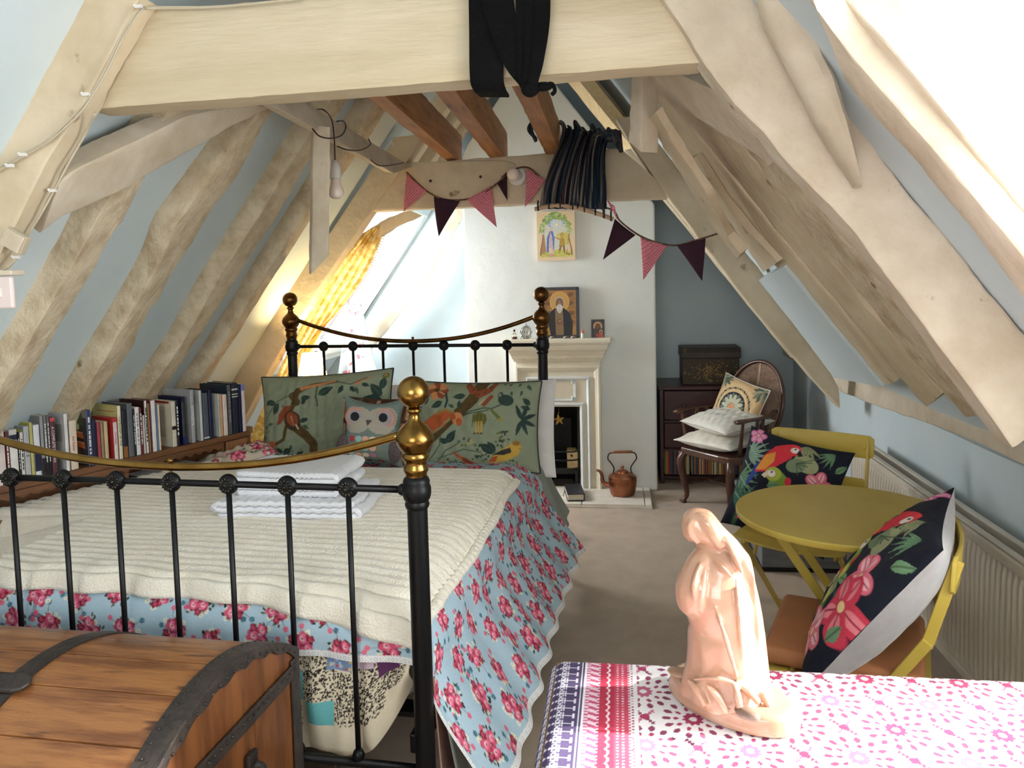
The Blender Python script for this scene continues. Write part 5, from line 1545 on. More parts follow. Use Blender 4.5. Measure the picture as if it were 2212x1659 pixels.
# resample rows smoothly
pls = smoothpath([r_[0] for r_ in ring], 150); prs = smoothpath([r_[1] for r_ in ring], 150); cys = np.interp(np.linspace(0, len(ring) - 1, 150), range(len(ring)), [r_[2] for r_ in ring])
Pn = np.zeros((150, NS, 3))
zb = ZC + .030
for j in range(150):
    l, r_, cy = pls[j], prs[j], cys[j]
    c = (l + r_) / 2; hx = (r_ - l).length / 2
    t = (cy - 106) / (1420 - 106)
    hy = min(hx * .95, .034 + .040 * sm(np.array((t - .1) / .5)).item() + .010 * t)
    if cy < 340: hy = hx * .88
    z = max(c.z, zb - .006)
    for k in range(NS):
        a = 2 * math.pi * k / NS
        d = 1.0
        # folds of the robe deepen towards the hem; the veil falls in long pleats on the outer side
        lo = sm(np.array((t - .42) / .5)).item()
        d += lo * (.045 * math.sin(a * 7 + 2.2 * math.sin(t * 5)) + .030 * math.sin(a * 12 + t * 9))
        veil = max(0, math.cos(a - .25)) ** 1.2 * sm(np.array((t - .12) / .2)).item()
        d += veil * .05 * math.sin(a * 9 + t * 3.0)
        d += .05 * math.exp(-((t - .40) / .09) ** 2) * max(0, -math.cos(a + .5)) ** 2          # sleeve
        d -= .10 * math.exp(-((t - .535) / .022) ** 2) * max(0, -math.cos(a)) ** 2              # hollow under the sleeve
        d -= .06 * math.exp(-((t - .20) / .025) ** 2) * max(0, -math.cos(a + .25)) ** 2         # neck under the hood
        d -= .05 * math.exp(-(((a + math.pi) % (2 * math.pi) - math.pi - (-1.15 + t * .4)) / .10) ** 2) * sm(np.array((t - .2) / .1)).item()   # edge of the veil
        hem = sm(np.array((t - .86) / .14)).item()
        d += hem * .09 * math.sin(a * 8 + .6)
        p = c + SRT * (math.cos(a) * hx * (1 + (d - 1) * (.35 if abs(math.cos(a)) > .8 and t < .8 else 1))) + SAW * (math.sin(a) * hy * d)
        Pn[j, k] = (p.x, p.y, z - hem * .004 * math.sin(a * 8 + .6))
im = np.array(sroot.matrix_world.inverted())
Pl = Pn @ im[:3, :3].T + im[:3, 3]
bd = gridmesh('figure', Pl, M['glaze'], None, sroot, wrap=True, flip=True)
bm = bmesh.new(); bm.from_mesh(bd.data); bmesh.ops.holes_fill(bm, edges=[e for e in bm.edges if e.is_boundary], sides=0); bmesh.ops.recalc_face_normals(bm, faces=bm.faces); bm.to_mesh(bd.data); bm.free(); bd.data.shade_smooth()
SI = sroot.matrix_world.inverted()
def sp_(cx, cy, off=0.0): return SI @ (on(1120 + cx / 2.77, 1060 + cy / 2.77, pl_n, pl_c + off))
Ar = lambda p: V(p.x, p.y, p.z)
sx_ = SI.to_3x3() @ SRT; sa_ = SI.to_3x3() @ SAW
FG = MB()
def blob(pts, rad, n=22, flat=None):
    FG.tube(smoothpath(pts, n), [float(np.interp(i / (n - 1), np.linspace(0, 1, len(rad)), rad)) for i in range(n)], 16, flat=flat)
# hood and bowed face, bent arm in a wide sleeve, belt end, pleats, hem
FG.ball(tuple(sp_(1062, 205, .0)), .0235, 20, 14, (1, 1, 1.18)).ball(tuple(sp_(1040, 232, -.004)), .0165, 20, 14, (1, 1, 1.2)).ball(tuple(sp_(1008, 236, -.006)), .0050, 10, 8).ball(tuple(sp_(1032, 268, -.006)), .0075, 10, 8)
blob([sp_(1068, 150, -.010), sp_(1130, 190, -.020), sp_(1170, 260, -.024), sp_(1220, 340, -.026)], [.008, .012, .012, .008])
blob([sp_(1150, 350, .0), sp_(1110, 430, -.008), sp_(1075, 520, -.013), sp_(1058, 600, -.014), sp_(1062, 680, -.012), sp_(1072, 745, -.010)], [.018, .0255, .0300, .0325, .0290, .0140])
blob([sp_(1090, 230, .0), sp_(1130, 300, .004), sp_(1160, 390, .004)], [.016, .021, .022])
blob([sp_(1040, 170, -.016), sp_(1022, 215, -.018), sp_(1030, 262, -.016), sp_(1075, 320, -.018)], [.003, .0046, .0044, .003])
for q_ in (((1090, 430, -.034), (1050, 560, -.046), (1062, 700, -.040)), ((1120, 460, -.036), (1095, 600, -.047), (1085, 720, -.042))):
    blob([sp_(*t_) for t_ in q_], [.003, .0055, .003])
for q_ in (((1120, 130, -.010), (1230, 290, -.026), (1350, 420, -.036), (1400, 560, -.034)), ((1180, 200, -.018), (1270, 340, -.036), (1340, 500, -.050))):
    blob([sp_(*t_) for t_ in q_], [.003, .006, .006, .003])
for a_, b_, c_ in (((1130, 360, -.016), (1220, 460, -.044), (1278, 520, -.056)), ((1300, 520, -.054), (1325, 800, -.060), (1345, 1090, -.054)), ((1400, 480, -.040), (1430, 800, -.040), (1450, 1100, -.040)), ((1180, 700, -.054), (1245, 900, -.066), (1310, 1120, -.066)), ((1040, 1130, -.038), (1180, 1120, -.064), (1300, 1150, -.070))):
    blob([sp_(*a_), sp_(*b_), sp_(*c_)], [.002, .0046, .003])
for a_, b_ in (((1010, 1130, -.03), (1120, 1290, -.058)), ((1120, 1160, -.062), (1250, 1330, -.072)), ((1290, 1160, -.068), (1330, 1330, -.080)), ((1300, 1150, -.066), (1440, 1270, -.07)), ((1440, 1200, -.05), (1500, 1390, -.058))):
    p, q = sp_(*a_), sp_(*b_)
    q.z = max(q.z, .032)
    blob([p, (p + q) / 2 + V(0, 0, .005), q], [.003, .0065, .0055])
me = bd.data
FG.v = [tuple(v.co) for v in me.vertices] + FG.v
nv = len(me.vertices)
FG.f = [tuple(p.vertices) for p in me.polygons] + [tuple(i + nv for i in f) for f in FG.f]
bpy.data.objects.remove(bd)
bd = FG.build('figure', M['glaze'], sroot, smooth=True)
md = bd.modifiers.new('melt', 'REMESH'); md.mode = 'VOXEL'; md.voxel_size = .0021; md.use_smooth_shade = True
md = bd.modifiers.new('soften', 'SMOOTH'); md.factor = .5; md.iterations = 11
q = sp_(1370, 1375, -.086); q.z = .040
MB().ball(tuple(q), .014, 16, 10, (1.5, .9, .6)).build('shoe', M['glaze_dark'], sroot, smooth=True)
rk = MB()
rg = random.Random(5)
for k in range(30):
    a = rg.uniform(1.2, 5.0); e = rg.uniform(.55, .92)
    rk.ball((math.cos(a) * blen * e, math.sin(a) * blen * .56 * e, .033), rg.uniform(.008, .016), 10, 6, (1.5, 1.1, .28))
rk.build('rocky_ground', M['glaze'], sroot, smooth=True)['kind'] = 'stuff'
# ================================================================== radiator and skirting
M['rad'] = material('cream_radiator_enamel', lin((222, 214, 200)), .35, var=lin((210, 200, 184)), scale=3)
rd = thing('radiator', 'long ribbed cream radiator along the low wall beside the yellow chairs', 'radiator')
RX, RY0, RY1, RZ0, RZ1 = 1.115, 1.55, 3.92, .11, .63
ny = 1100
ys = np.linspace(RY0 + .02, RY1 - .02, ny); zs = np.array([RZ0 + .03, RZ0 + .045, RZ0 + .07, RZ1 - .075, RZ1 - .05, RZ1 - .035])
YY, ZZ = np.meshgrid(ys, zs)
amp = np.array([0, .2, 1, 1, .2, 0])[:, None]
ridge = np.clip(np.cos(YY * 2 * math.pi / .033) * 1.6, -1, 1)
fx = RX + .006 - .006 * ridge * amp
gridmesh('ribbed_panel', np.stack([fx, YY, ZZ], -1), M['rad'], None, rd, flip=True)
for z in (RZ0 + .018, RZ1 - .02):
    MB().box((RX + .004, (RY0 + RY1) / 2, z), (.016, RY1 - RY0, .034)).build('edge_rail', M['rad'], rd, bevel=.005)
MB().box((RX + .085, (RY0 + RY1) / 2, (RZ0 + RZ1) / 2), (.014, RY1 - RY0, RZ1 - RZ0)).build('back_panel', M['rad'], rd, bevel=.004)
for y in (RY0 + .004, RY1 - .004): MB().box((RX + .045, y, (RZ0 + RZ1) / 2 + .01), (.09, .008, RZ1 - RZ0 - .05)).build('end_cap', M['rad'], rd, bevel=.003)
for k in range(2): MB().box((RX + .018 + k * .060, (RY0 + RY1) / 2, RZ1 + .002), (.022, RY1 - RY0, .008)).build('top_grille', M['rad'], rd, bevel=.002)
for y in (RY0 + .3, RY1 - .4): MB().box((RX + .117, y, .40), (.05, .05, .10)).build('bracket', M['rad'], rd)
MB().tube([V(RX + .045, RY1 + .015, .15), V(RX + .045, RY1 + .03, .12), V(RX + .045, RY1 + .03, .0)], .009, 10).build('pipe', M['rad'], rd, smooth=True)
struct(MB().box((1.272, 2.0, .06), (.016, 7.9, .12)).build('baseboard_right', M['plaster_white']))

# ================================================================== yellow bistro set
M['yellow'] = material('mustard_painted_steel', lin((204, 178, 82)), .42, var=lin((194, 166, 70)), scale=5, bump=.02)
TCX, TCY, TRD, TTZ = .693, 2.513, .327, .71
bt = thing('bistro_table', 'round mustard yellow folding metal table', 'table', (TCX, TCY, 0), -.14)
MB().lathe([(TRD - .006, -.020), (TRD - .002, -.019), (TRD, -.014), (TRD, -.004), (TRD - .003, 0), (TRD - .02, .0003), (1e-3, 0.0003)], 72, (0, 0, TTZ)).build('table_top', M['yellow'], bt, smooth=True, auto=.5)
MB().lathe([(TRD - .006, -.020), (TRD - .012, -.020), (TRD - .012, -.003)], 72, (0, 0, TTZ)).build('rim', M['yellow'], bt, smooth=True)
def bar(mb, a, b, w, t, n=V(0, 1, 0)):
    """flat bar from a to b, w wide, t thick along n"""
    a, b = Vector(a), Vector(b)
    d = (b - a).normalized(); n = (n - d * n.dot(d)).normalized(); s = d.cross(n)
    return mb.prism([a + s * w / 2 + n * t / 2, a - s * w / 2 + n * t / 2, a - s * w / 2 - n * t / 2, a + s * w / 2 - n * t / 2], b - a)
for y, sx in ((-.155, 1), (.155, 1), (-.135, -1), (.135, -1)):
    lg = bar(MB(), (-.21 * sx, y, TTZ - .022), (.24 * sx, y, .008), .028, .010).build('leg', M['yellow'], bt, bevel=.002)
    MB().ball((.0 * sx, y - .006, .375), .008, 10, 6, (1, .5, 1)).build('rivet', M['yellow'], lg, smooth=True)
for sx in (1, -1):
    MB().tube([(-.21 * sx, -.16, TTZ - .03), (-.21 * sx, .16, TTZ - .03)], .007, 8).build('cross_rod', M['yellow'], bt, smooth=True)
    MB().tube([(.15 * sx, -.16, .15), (.15 * sx, .16, .15)], .006, 8).build('cross_rod', M['yellow'], bt, smooth=True)
for y in (-.12, .12): MB().box((-.0, y, TTZ - .022), (.46, .02, .012)).build('runner', M['yellow'], bt)

def bistro_chair(label, loc, rot):
    c = thing('bistro_chair', label, 'chair', loc, rot, 'mustard yellow bistro chairs')
    for sx in (-1, 1):
        x = .195 * sx
        m = MB()
        bar(m, (x, -.21, .006), (x, .175, .60), .026, .010, V(1, 0, 0)); bar(m, (x * .96, .172, .585), (x * .93, .235, .800), .026, .010, V(1, 0, 0))
        m.build('upright', M['yellow'], c, bevel=.002)
        bar(MB(), (x - sx * .014, -.17, .435), (x - sx * .014, .27, .006), .024, .010, V(1, 0, 0)).build('rear_leg', M['yellow'], c, bevel=.002)
        bar(MB(), (x - sx * .026, -.19, .438), (x - sx * .026, .18, .430), .022, .010, V(1, 0, 0)).build('seat_rail', M['yellow'], c, bevel=.002)
    for k in range(5):
        y = -.17 + k * .080
        vs, fs = [], []
        n = 14
        for i in range(n + 1):
            q = i / n * 2 - 1
            z = .462 - .022 * (1 - q * q) + (.006 if k == 0 else 0)
            for dy, dz in ((-.036, 0), (.036, 0), (.036, -.008), (-.036, -.008)):
                vs.append(V(q * .205, y + dy, z + dz - (.008 if (k == 0 and dy < 0) else 0)))
        for i in range(n):
            for e in range(4):
                a, b = i * 4 + e, i * 4 + (e + 1) % 4
                fs.append((a, b, b + 4, a + 4))
        fs += [(3, 2, 1, 0), (n * 4, n * 4 + 1, n * 4 + 2, n * 4 + 3)]
        MB().add(vs, fs).build('seat_slat', M['yellow'], c, bevel=.002)
    for nm, z0, z1, y0, w, dep in (('top_rail', .720, .812, .228, .410, .022), ('lower_rail', .585, .645, .190, .375, .016)):
        vs, fs = [], []
        n = 24
        for i in range(n + 1):
            q = i / n * 2 - 1
            e = max(0, abs(q) - .92) / .08
            r = .012 * e * e
            yb = y0 + dep * (1 - q * q) - .012
            tl = .06
            for zz, t in ((z0 + r, 0), (z1 - r, 0), (z1 - r, .010), (z0 + r, .010)):
                vs.append(V(q * w / 2, yb + t + (zz - z0) * tl, zz))
        for i in range(n):
            for e in range(4):
                a, b = i * 4 + e, i * 4 + (e + 1) % 4
                fs.append((a, a + 4, b + 4, b))
        fs += [(0, 1, 2, 3), (n * 4 + 3, n * 4 + 2, n * 4 + 1, n * 4)]
        rl = MB().add(vs, fs).build(nm, M['yellow'], c, bevel=.003, smooth=True, auto=.6)
        for sx in (-1, 1):
            MB().ball((sx * (w / 2 - .035), y0 - .010 + .003, (z0 + z1) / 2), .007, 10, 6, (1, .5, 1)).build('rivet', M['yellow'], rl, smooth=True)
    MB().tube([(-.19, .21, .06), (.19, .21, .06)], .006, 8).build('cross_rod', M['yellow'], c, smooth=True)
    return c
CH1, CA1 = V(.705, 3.09, 0), math.radians(-30)
CH2, CA2 = V(.605, 2.10, 0), math.radians(-110)
bistro_chair('mustard yellow slatted folding chair on the far side of the round table', CH1, CA1)
bistro_chair('mustard yellow folding chair with a tan seat pad, seen edge-on', CH2, CA2)
M['tan_leather'] = material('tan_suede', lin((176, 116, 74)), .7, var=lin((160, 102, 64)), scale=6, bump=.1, bscale=120)
sm_ = Matrix.Translation(CH2) @ Rz(CA2)
sp2 = MB().box((0, -.015, .4875), (.385, .375, .045)).build('seat_pad', M['tan_leather'], bevel=.018, seg=4, smooth=True)
sp2.matrix_world = sm_
tag(sp2, 'tan suede seat pad on the nearer yellow chair', 'cushion')

# tropical cushions
def tropic(seed):
    p = Print(100, 100, 190, 190, c3(22, 26, 40))
    r = random.Random(seed)
    G1, G2, G3, PA = c3(64, 110, 84), c3(110, 146, 110), c3(140, 170, 150), c3(156, 160, 120)
    def palm(x, y, a, n, L, cl):
        for k in range(n):
            b = a + (k - n / 2) * .32
            p.leaf(x, y, L * (1 - .05 * abs(k - n / 2)), L * .13, b, cl, c3(40, 70, 60))
    def parrot(x, y, s, fl, body, head, wing, tail):
        T2 = lambda *c: [(x + fl * a * s, y + b * s) for a, b in c]
        p.line(T2((-14, -30), (-8, -12)), 4 * s, tail, 7 * s)
        p.poly(T2((-10, -18), (-6, -2), (2, 12), (12, 18), (20, 14), (20, 4), (10, -8), (0, -16)), body)
        p.poly(T2((-10, -16), (-4, 0), (4, 6), (6, -4), (0, -14)), wing)
        p.ell(*T2((18, 13))[0], 8 * s, 7 * s, head); p.ell(*T2((20, 13))[0], 4 * s, 3.4 * s, c3(236, 222, 214))
        p.poly(T2((24, 15), (29, 9), (25, 7), (23, 10)), c3(40, 36, 40) if body[0] > body[1] else c3(226, 206, 190)); p.ell(*T2((20, 14.5))[0], 1 * s, 1 * s, c3(20, 20, 24))
    def bloom(x, y, s, cl, hi):
        for k in range(5):
            a = k * 1.257 + r.random() * .5
            p.ell(x + 6 * s * math.cos(a), y + 6 * s * math.sin(a), 6 * s, 4.6 * s, cl, a)
            p.ell(x + 6.5 * s * math.cos(a), y + 6.5 * s * math.sin(a), 4 * s, 2.4 * s, hi, a)
            p.line([(x, y), (x + 10 * s * math.cos(a), y + 10 * s * math.sin(a))], .6 * s, c3(150, 30, 56))
        p.ell(x, y, 1.8 * s, 1.8 * s, c3(236, 206, 150))
    palm(8, 70, .6, 7, 26, G3); palm(4, 45, .2, 7, 26, G2); palm(10, 20, .9, 8, 30, G1); palm(48, 4, 1.5, 8, 24, G2); palm(88, 40, 2.4, 6, 22, G1); palm(60, 96, -1.2, 6, 22, PA); palm(86, 94, -2.0, 5, 18, G2)
    for k in range(5): p.line([(6, 96 - k * 16), (26, 80 - k * 15)], 1.4, G3, .4)
    p.ell(66, 76, 12, 8, PA, -.3); p.ell(58, 72, 9, 7, c3(120, 136, 104), .4)
    for k in range(5): p.line([(58, 74), (74 - k * 3, 84 - k * 5)], .8, c3(70, 84, 66))
    parrot(32, 74, 1.0, 1, c3(214, 52, 66), c3(220, 60, 70), c3(226, 150, 60), c3(50, 76, 150))
    parrot(58, 46, .95, -1, c3(120, 146, 56), c3(170, 176, 70), c3(196, 190, 90), c3(90, 120, 60))
    parrot(24, 24, .9, 1, c3(214, 52, 66), c3(222, 66, 74), c3(60, 86, 150), c3(60, 90, 60))
    p.ell(56, 55, 3, 4, c3(206, 50, 60))
    bloom(82, 60, 1.1, c3(224, 110, 130), c3(244, 180, 190)); bloom(88, 44, 1.5, c3(206, 60, 84), c3(232, 130, 142)); bloom(78, 20, 1.2, c3(226, 120, 138), c3(246, 196, 200)); bloom(12, 92, .8, c3(214, 110, 160), c3(240, 180, 206)); bloom(50, 16, .9, c3(210, 70, 92), c3(240, 150, 160))
    for x, y, L, a in ((70, 38, 14, 2.8), (72, 50, 12, 3.6), (94, 28, 12, 1.4), (44, 30, 14, 1.0), (38, 46, 12, .4), (64, 28, 12, 2.2), (92, 76, 12, .9)): p.leaf(x, y, L, L * .5, a, PA if L > 12 else G2, c3(70, 90, 66))
    return p.noise(.1, seed).C
M['cush_back'] = material('silver_grey_velvet', lin((178, 172, 172)), .85, var=lin((160, 154, 156)), scale=6, bump=.2, bscale=40, sheen=.4)
def lean_frame(chair, rot, x, y, z, tilt, roll, yaw=0.0):
    """cushion frame against a chair back: x right, y backwards in the chair's own axes"""
    R = Matrix.Translation(chair) @ Rz(rot)
    up = V(0, math.sin(tilt), math.cos(tilt)); f = V(math.sin(yaw), -math.cos(tilt) * math.cos(yaw), math.sin(tilt)).normalized()
    xx = up.cross(f).normalized(); up = f.cross(xx)
    x2 = xx * math.cos(roll) + up * math.sin(roll); u2 = up * math.cos(roll) - xx * math.sin(roll)
    R3 = R.to_3x3()
    return frame(R @ V(x, y, z), R3 @ x2, R3 @ u2, R3 @ f)
pillow('cushion', .43, .43, .15, M['print'], M['cush_back'], lean_frame(CH1, CA1, -.085, .045, .600, .42, -.16), tropic(3), label='black cushion with scarlet macaws on the far yellow chair', group='tropical parrot cushions', seed=14, nx=190, ny=190, pinch=.14)
pillow('cushion', .52, .52, .18, M['print'], M['cush_back'], lean_frame(CH2, CA2, .045, .070, .660, .62, -.06, -.05), tropic(8), label='black cushion with pink hibiscus and grey back on the chair with the tan pad', group='tropical parrot cushions', seed=15, nx=190, ny=190, pinch=.14)

# grey deed box on the floor by the radiator
M['grey_box'] = material('grey_painted_wood', lin((120, 122, 126)), .7, var=lin((92, 94, 100)), scale=6, stretch=(1, 6, 6), bump=.2, bscale=30, spots=(lin((150, 146, 138)), 8, .66))
gb = thing('storage_box', 'long flat grey painted wooden box on the carpet under the far yellow chair', 'box')
MB().box((.880, 4.27, .115), (.40, .86, .19)).build('body', M['grey_box'], gb, bevel=.005)
MB().box((.880, 4.27, .225), (.42, .88, .03)).build('lid', M['grey_box'], gb, bevel=.006)
MB().box((.880, 4.27, .012), (.41, .87, .02)).build('plinth', M['dark'], gb, bevel=.004)

# ================================================================== cane backed armchair
M['walnut'] = material('dark_walnut', lin((88, 54, 38)), .35, var=lin((56, 32, 24)), scale=6, stretch=(4, 4, 1), coat=.25)
M['cane'] = material('woven_cane', lin((176, 146, 124)), .6, var=lin((140, 110, 92)), scale=20)
CC, CCA = V(.668, 4.99, 0), math.radians(-48.6)
ac = thing('armchair', 'low walnut armchair with a round cane back and cabriole legs', 'armchair', CC, CCA)
SZ = .365
vs = [V(-.205, -.205, 0), V(.205, -.205, 0), V(.235, .0, 0), V(.20, .18, 0), V(.0, .235, 0), V(-.20, .18, 0), V(-.235, .0, 0)]
MB().prism([p + V(0, 0, SZ - .045) for p in smoothpath(vs + [vs[0]], 30)[:-1]], V(0, 0, .045)).build('seat', M['walnut'], ac, bevel=.008)
for sx in (-1, 1):
    pts = [V(sx * .185, -.185, SZ - .03), V(sx * .205, -.205, .27), V(sx * .190, -.190, .15), V(sx * .178, -.178, .06), V(sx * .190, -.190, .022), V(sx * .196, -.196, .0)]
    lg = MB().tube(smoothpath(pts, 22), [float(np.interp(i / 21, [0, .22, .55, .8, .9, 1], [.024, .028, .017, .014, .022, .026])) for i in range(22)], 12)
    lg.build('front_leg', M['walnut'], ac, smooth=True)
    MB().tube([V(sx * .15, .17, SZ - .02), V(sx * .155, .18, .15), V(sx * .165, .20, 0)], [.019, .016, .014], 10).build('back_leg', M['walnut'], ac, smooth=True)
    MB().tube(smoothpath([V(sx * .182, -.178, .12), V(sx * .165, .0, .125), V(sx * .156, .175, .12)], 12), [.008, .009, .010, .011, .012, .012, .012, .012, .011, .010, .009, .008], 8).build('stretcher', M['walnut'], ac, smooth=True)
    arm = [V(sx * .245, -.20, .585), V(sx * .262, -.12, .590), V(sx * .265, .0, .590), V(sx * .240, .13, .592), V(sx * .195, .225, .60)]
    MB().tube(smoothpath(arm, 24), [float(np.interp(i / 23, [0, .08, .3, 1], [.020, .023, .017, .015])) for i in range(24)], 12, flat=(.62, 1.25)).build('arm', M['walnut'], ac, smooth=True)
    MB().tube(smoothpath([V(sx * .215, -.135, SZ), V(sx * .232, -.14, .47), V(sx * .250, -.145, .585)], 12), [.010, .012, .013, .014, .013, .012, .011, .011, .010, .010, .010, .010], 10).build('arm_post', M['walnut'], ac, smooth=True)
    for k, y in enumerate((-.02, .055, .125)):
        xa = sx * (.225 - .02 * k)
        MB().prism([V(xa, y - .014, SZ), V(xa, y + .014, SZ), V(xa + sx * .010, y + .014, SZ), V(xa + sx * .010, y - .014, SZ)], V(sx * .018, .012, .225)).build('arm_slat', M['walnut'], ac)
MB().tube([V(-.168, .0, .122), V(.168, 0, .122)], .010, 8).build('stretcher', M['walnut'], ac, smooth=True)
# hoop and cane
HC, HR, HH = V(0, .215, .630), .222, .262
def hoop(a, s=1.0): return V(math.sin(a) * HR * s, HC.y + .10 * ((HC.z - .02 + math.cos(a) * HH * s) - SZ) / .5 + .02 * (1 - math.sin(a) ** 2), HC.z + math.cos(a) * HH * s)
def ypl(z): return HC.y + .10 * ((z - .02) - SZ) / .5 + .02
MB().tube([hoop(2 * math.pi * k / 56) for k in range(56)], .0135, 10, closed=True).build('back_hoop', M['walnut'], ac, smooth=True)
cn = MB()
N = 30
for k in range(-N, N + 1):
    q = k / N
    hz = math.sqrt(max(0, 1 - q * q))
    if hz > .05:
        x = q * HR
        z0, z1 = HC.z - hz * HH, HC.z + hz * HH
        cn.tube([V(x, ypl(z0), z0), V(x, ypl(z1), z1)], .0017, 4)
        z = HC.z + q * HH
        cn.tube([V(-hz * HR, ypl(z), z), V(hz * HR, ypl(z), z)], .0017, 4)
for k in range(-26, 27, 1):
    for sg in (1, -1):
        o_ = k / 26 * 1.38
        pts = []
        for t in np.linspace(-1.5, 1.5, 60):
            a, b = (t + o_) / 1.414, sg * (t - o_) / 1.414
            if a * a + b * b < .98: pts.append((a, b))
        if len(pts) > 2:
            (a0, b0), (a1, b1) = pts[0], pts[-1]
            cn.tube([V(a0 * HR, ypl(HC.z + b0 * HH) - .001, HC.z + b0 * HH), V(a1 * HR, ypl(HC.z + b1 * HH) - .001, HC.z + b1 * HH)], .0021, 4)
c_ = cn.build('cane_panel', M['cane'], ac); c_['kind'] = 'stuff'
MB().prism([V(-.008, ypl(HC.z - HH) - .006, HC.z - HH), V(.008, ypl(HC.z - HH) - .006, HC.z - HH), V(.008, ypl(HC.z + HH) - .006, HC.z + HH), V(-.008, ypl(HC.z + HH) - .006, HC.z + HH)], V(0, .008, 0)).build('splat', M['cane'], ac)
M['satin'] = material('ivory_satin', lin((226, 220, 206)), .55, var=lin((206, 200, 186)), scale=9, bump=.5, bscale=26, sheen=.3)
M['linen_ivory'] = material('ivory_linen', lin((224, 220, 210)), .85, var=lin((212, 206, 196)), scale=8, bump=.2, bscale=120)
R3 = Matrix.Translation(CC) @ Rz(CCA)
def flat_frame(x, y, z, rot, tx=0.0, ty=0.0):
    m = R3 @ Matrix.Translation(V(x, y, z)) @ Matrix.Rotation(rot, 4, 'Z') @ Matrix.Rotation(tx, 4, 'X') @ Matrix.Rotation(ty, 4, 'Y')
    return m
pillow('cushion', .43, .43, .12, M['satin'], M['satin'], flat_frame(-.01, -.03, SZ + .062, .08, .04), label='ivory satin cushion lying on the cane armchair seat under a plain one', group='cushions on the cane armchair', seed=21, nx=70, ny=70, wrinkle=.010, piping=M['linen_ivory'])
pillow('cushion', .42, .42, .13, M['linen_ivory'], M['linen_ivory'], flat_frame(.01, -.01, SZ + .175, -.10, .10, .05), label='plain ivory linen cushion lying on top of the satin one in the armchair', group='cushions on the cane armchair', seed=22, nx=70, ny=70, wrinkle=.008)
pn = Print(100, 100, 120, 120, c3(206, 172, 128))
pn.ell(50, 50, 44, 44, c3(216, 186, 140)); 
for k in range(40): 
    a = k * .157; pn.leaf(50 + 33 * math.cos(a), 50 + 33 * math.sin(a), 8, 3, a + 1.2, c3(50, 48, 50) if k % 2 else c3(130, 120, 96))
pn.ell(50, 50, 27, 27, c3(38, 40, 50))
for k in range(12):
    a = k * .5236; pn.ell(50 + 15 * math.cos(a), 50 + 15 * math.sin(a), 8, 3.6, c3(190, 190, 166), a); pn.ell(50 + 22 * math.cos(a + .26), 50 + 22 * math.sin(a + .26), 3, 2, c3(120, 130, 110), a)
pn.ell(50, 50, 7, 7, c3(206, 150, 110))
for cx, cy in ((6, 6), (94, 6), (6, 94), (94, 94)):
    for k in range(14): pn.leaf(cx, cy, 22, 8, k * .45, (c3(120, 124, 100), c3(90, 96, 84), c3(164, 158, 130))[k % 3])
pillow('cushion', .38, .38, .12, M['print'], M['tan_leather'], lean_frame(CC, CCA, -.015, .115, .60, .30, -.22), pn.noise(.14, 9).C, label='needlework cushion with a flower medallion leaning on the cane back', group='cushions on the cane armchair', seed=23, nx=120, ny=120, piping=M['linen_ivory'])

# ================================================================== chest of drawers with striped boxes, painted box on top
M['mahogany'] = material('dark_mahogany', lin((74, 34, 34)), .4, var=lin((48, 20, 22)), scale=5, stretch=(1, 4, 4), coat=.2)
DX0, DX1, DY0, DY1, DZ = .272, 1.00, 5.45, 5.925, .695
cd_ = thing('chest_of_drawers', 'dark mahogany chest of drawers in the shaded alcove', 'chest of drawers')
xm, w_ = (DX0 + DX1) / 2, DX1 - DX0
MB().box((xm, (DY0 + DY1) / 2 - .008, DZ - .0125), (w_ + .02, DY1 - DY0 + .016, .025)).build('top', M['mahogany'], cd_, bevel=.005)
for x in (DX0 + .0125, DX1 - .0125): MB().box((x, (DY0 + DY1) / 2, (DZ - .025) / 2), (.025, DY1 - DY0, DZ - .026)).build('side_panel', M['mahogany'], cd_, bevel=.002)
MB().box((xm, DY1 - .006, (DZ - .025) / 2), (w_ - .052, .012, DZ - .03)).build('back_panel', M['mahogany'], cd_)
for z in (.045, .245, .445): MB().box((xm, (DY0 + DY1) / 2 - .006, z), (w_ - .052, DY1 - DY0 - .014, .018)).build('rail', M['mahogany'], cd_, bevel=.002)
for z0, z1 in ((.258, .433), (.458, .662)):
    dw = MB().box((xm, DY0 + .012, (z0 + z1) / 2), (w_ - .060, .022, z1 - z0)).build('drawer', M['mahogany'], cd_, bevel=.004)
    for x in (xm - .2, xm + .2): MB().lathe([(.006, 0), (.007, .012), (.015, .018), (.016, .026), (.010, .032), (1e-3, .033)], 14, M=Matrix.Translation(V(x, DY0 + .001, (z0 + z1) / 2)) @ Matrix.Rotation(math.pi / 2, 4, 'X')).build('knob', M['walnut'], dw, smooth=True)
STR = [c3(150, 60, 60), c3(214, 196, 150), c3(60, 90, 110), c3(190, 120, 60), c3(110, 130, 80), c3(226, 214, 190), c3(90, 60, 90), c3(60, 60, 70)]
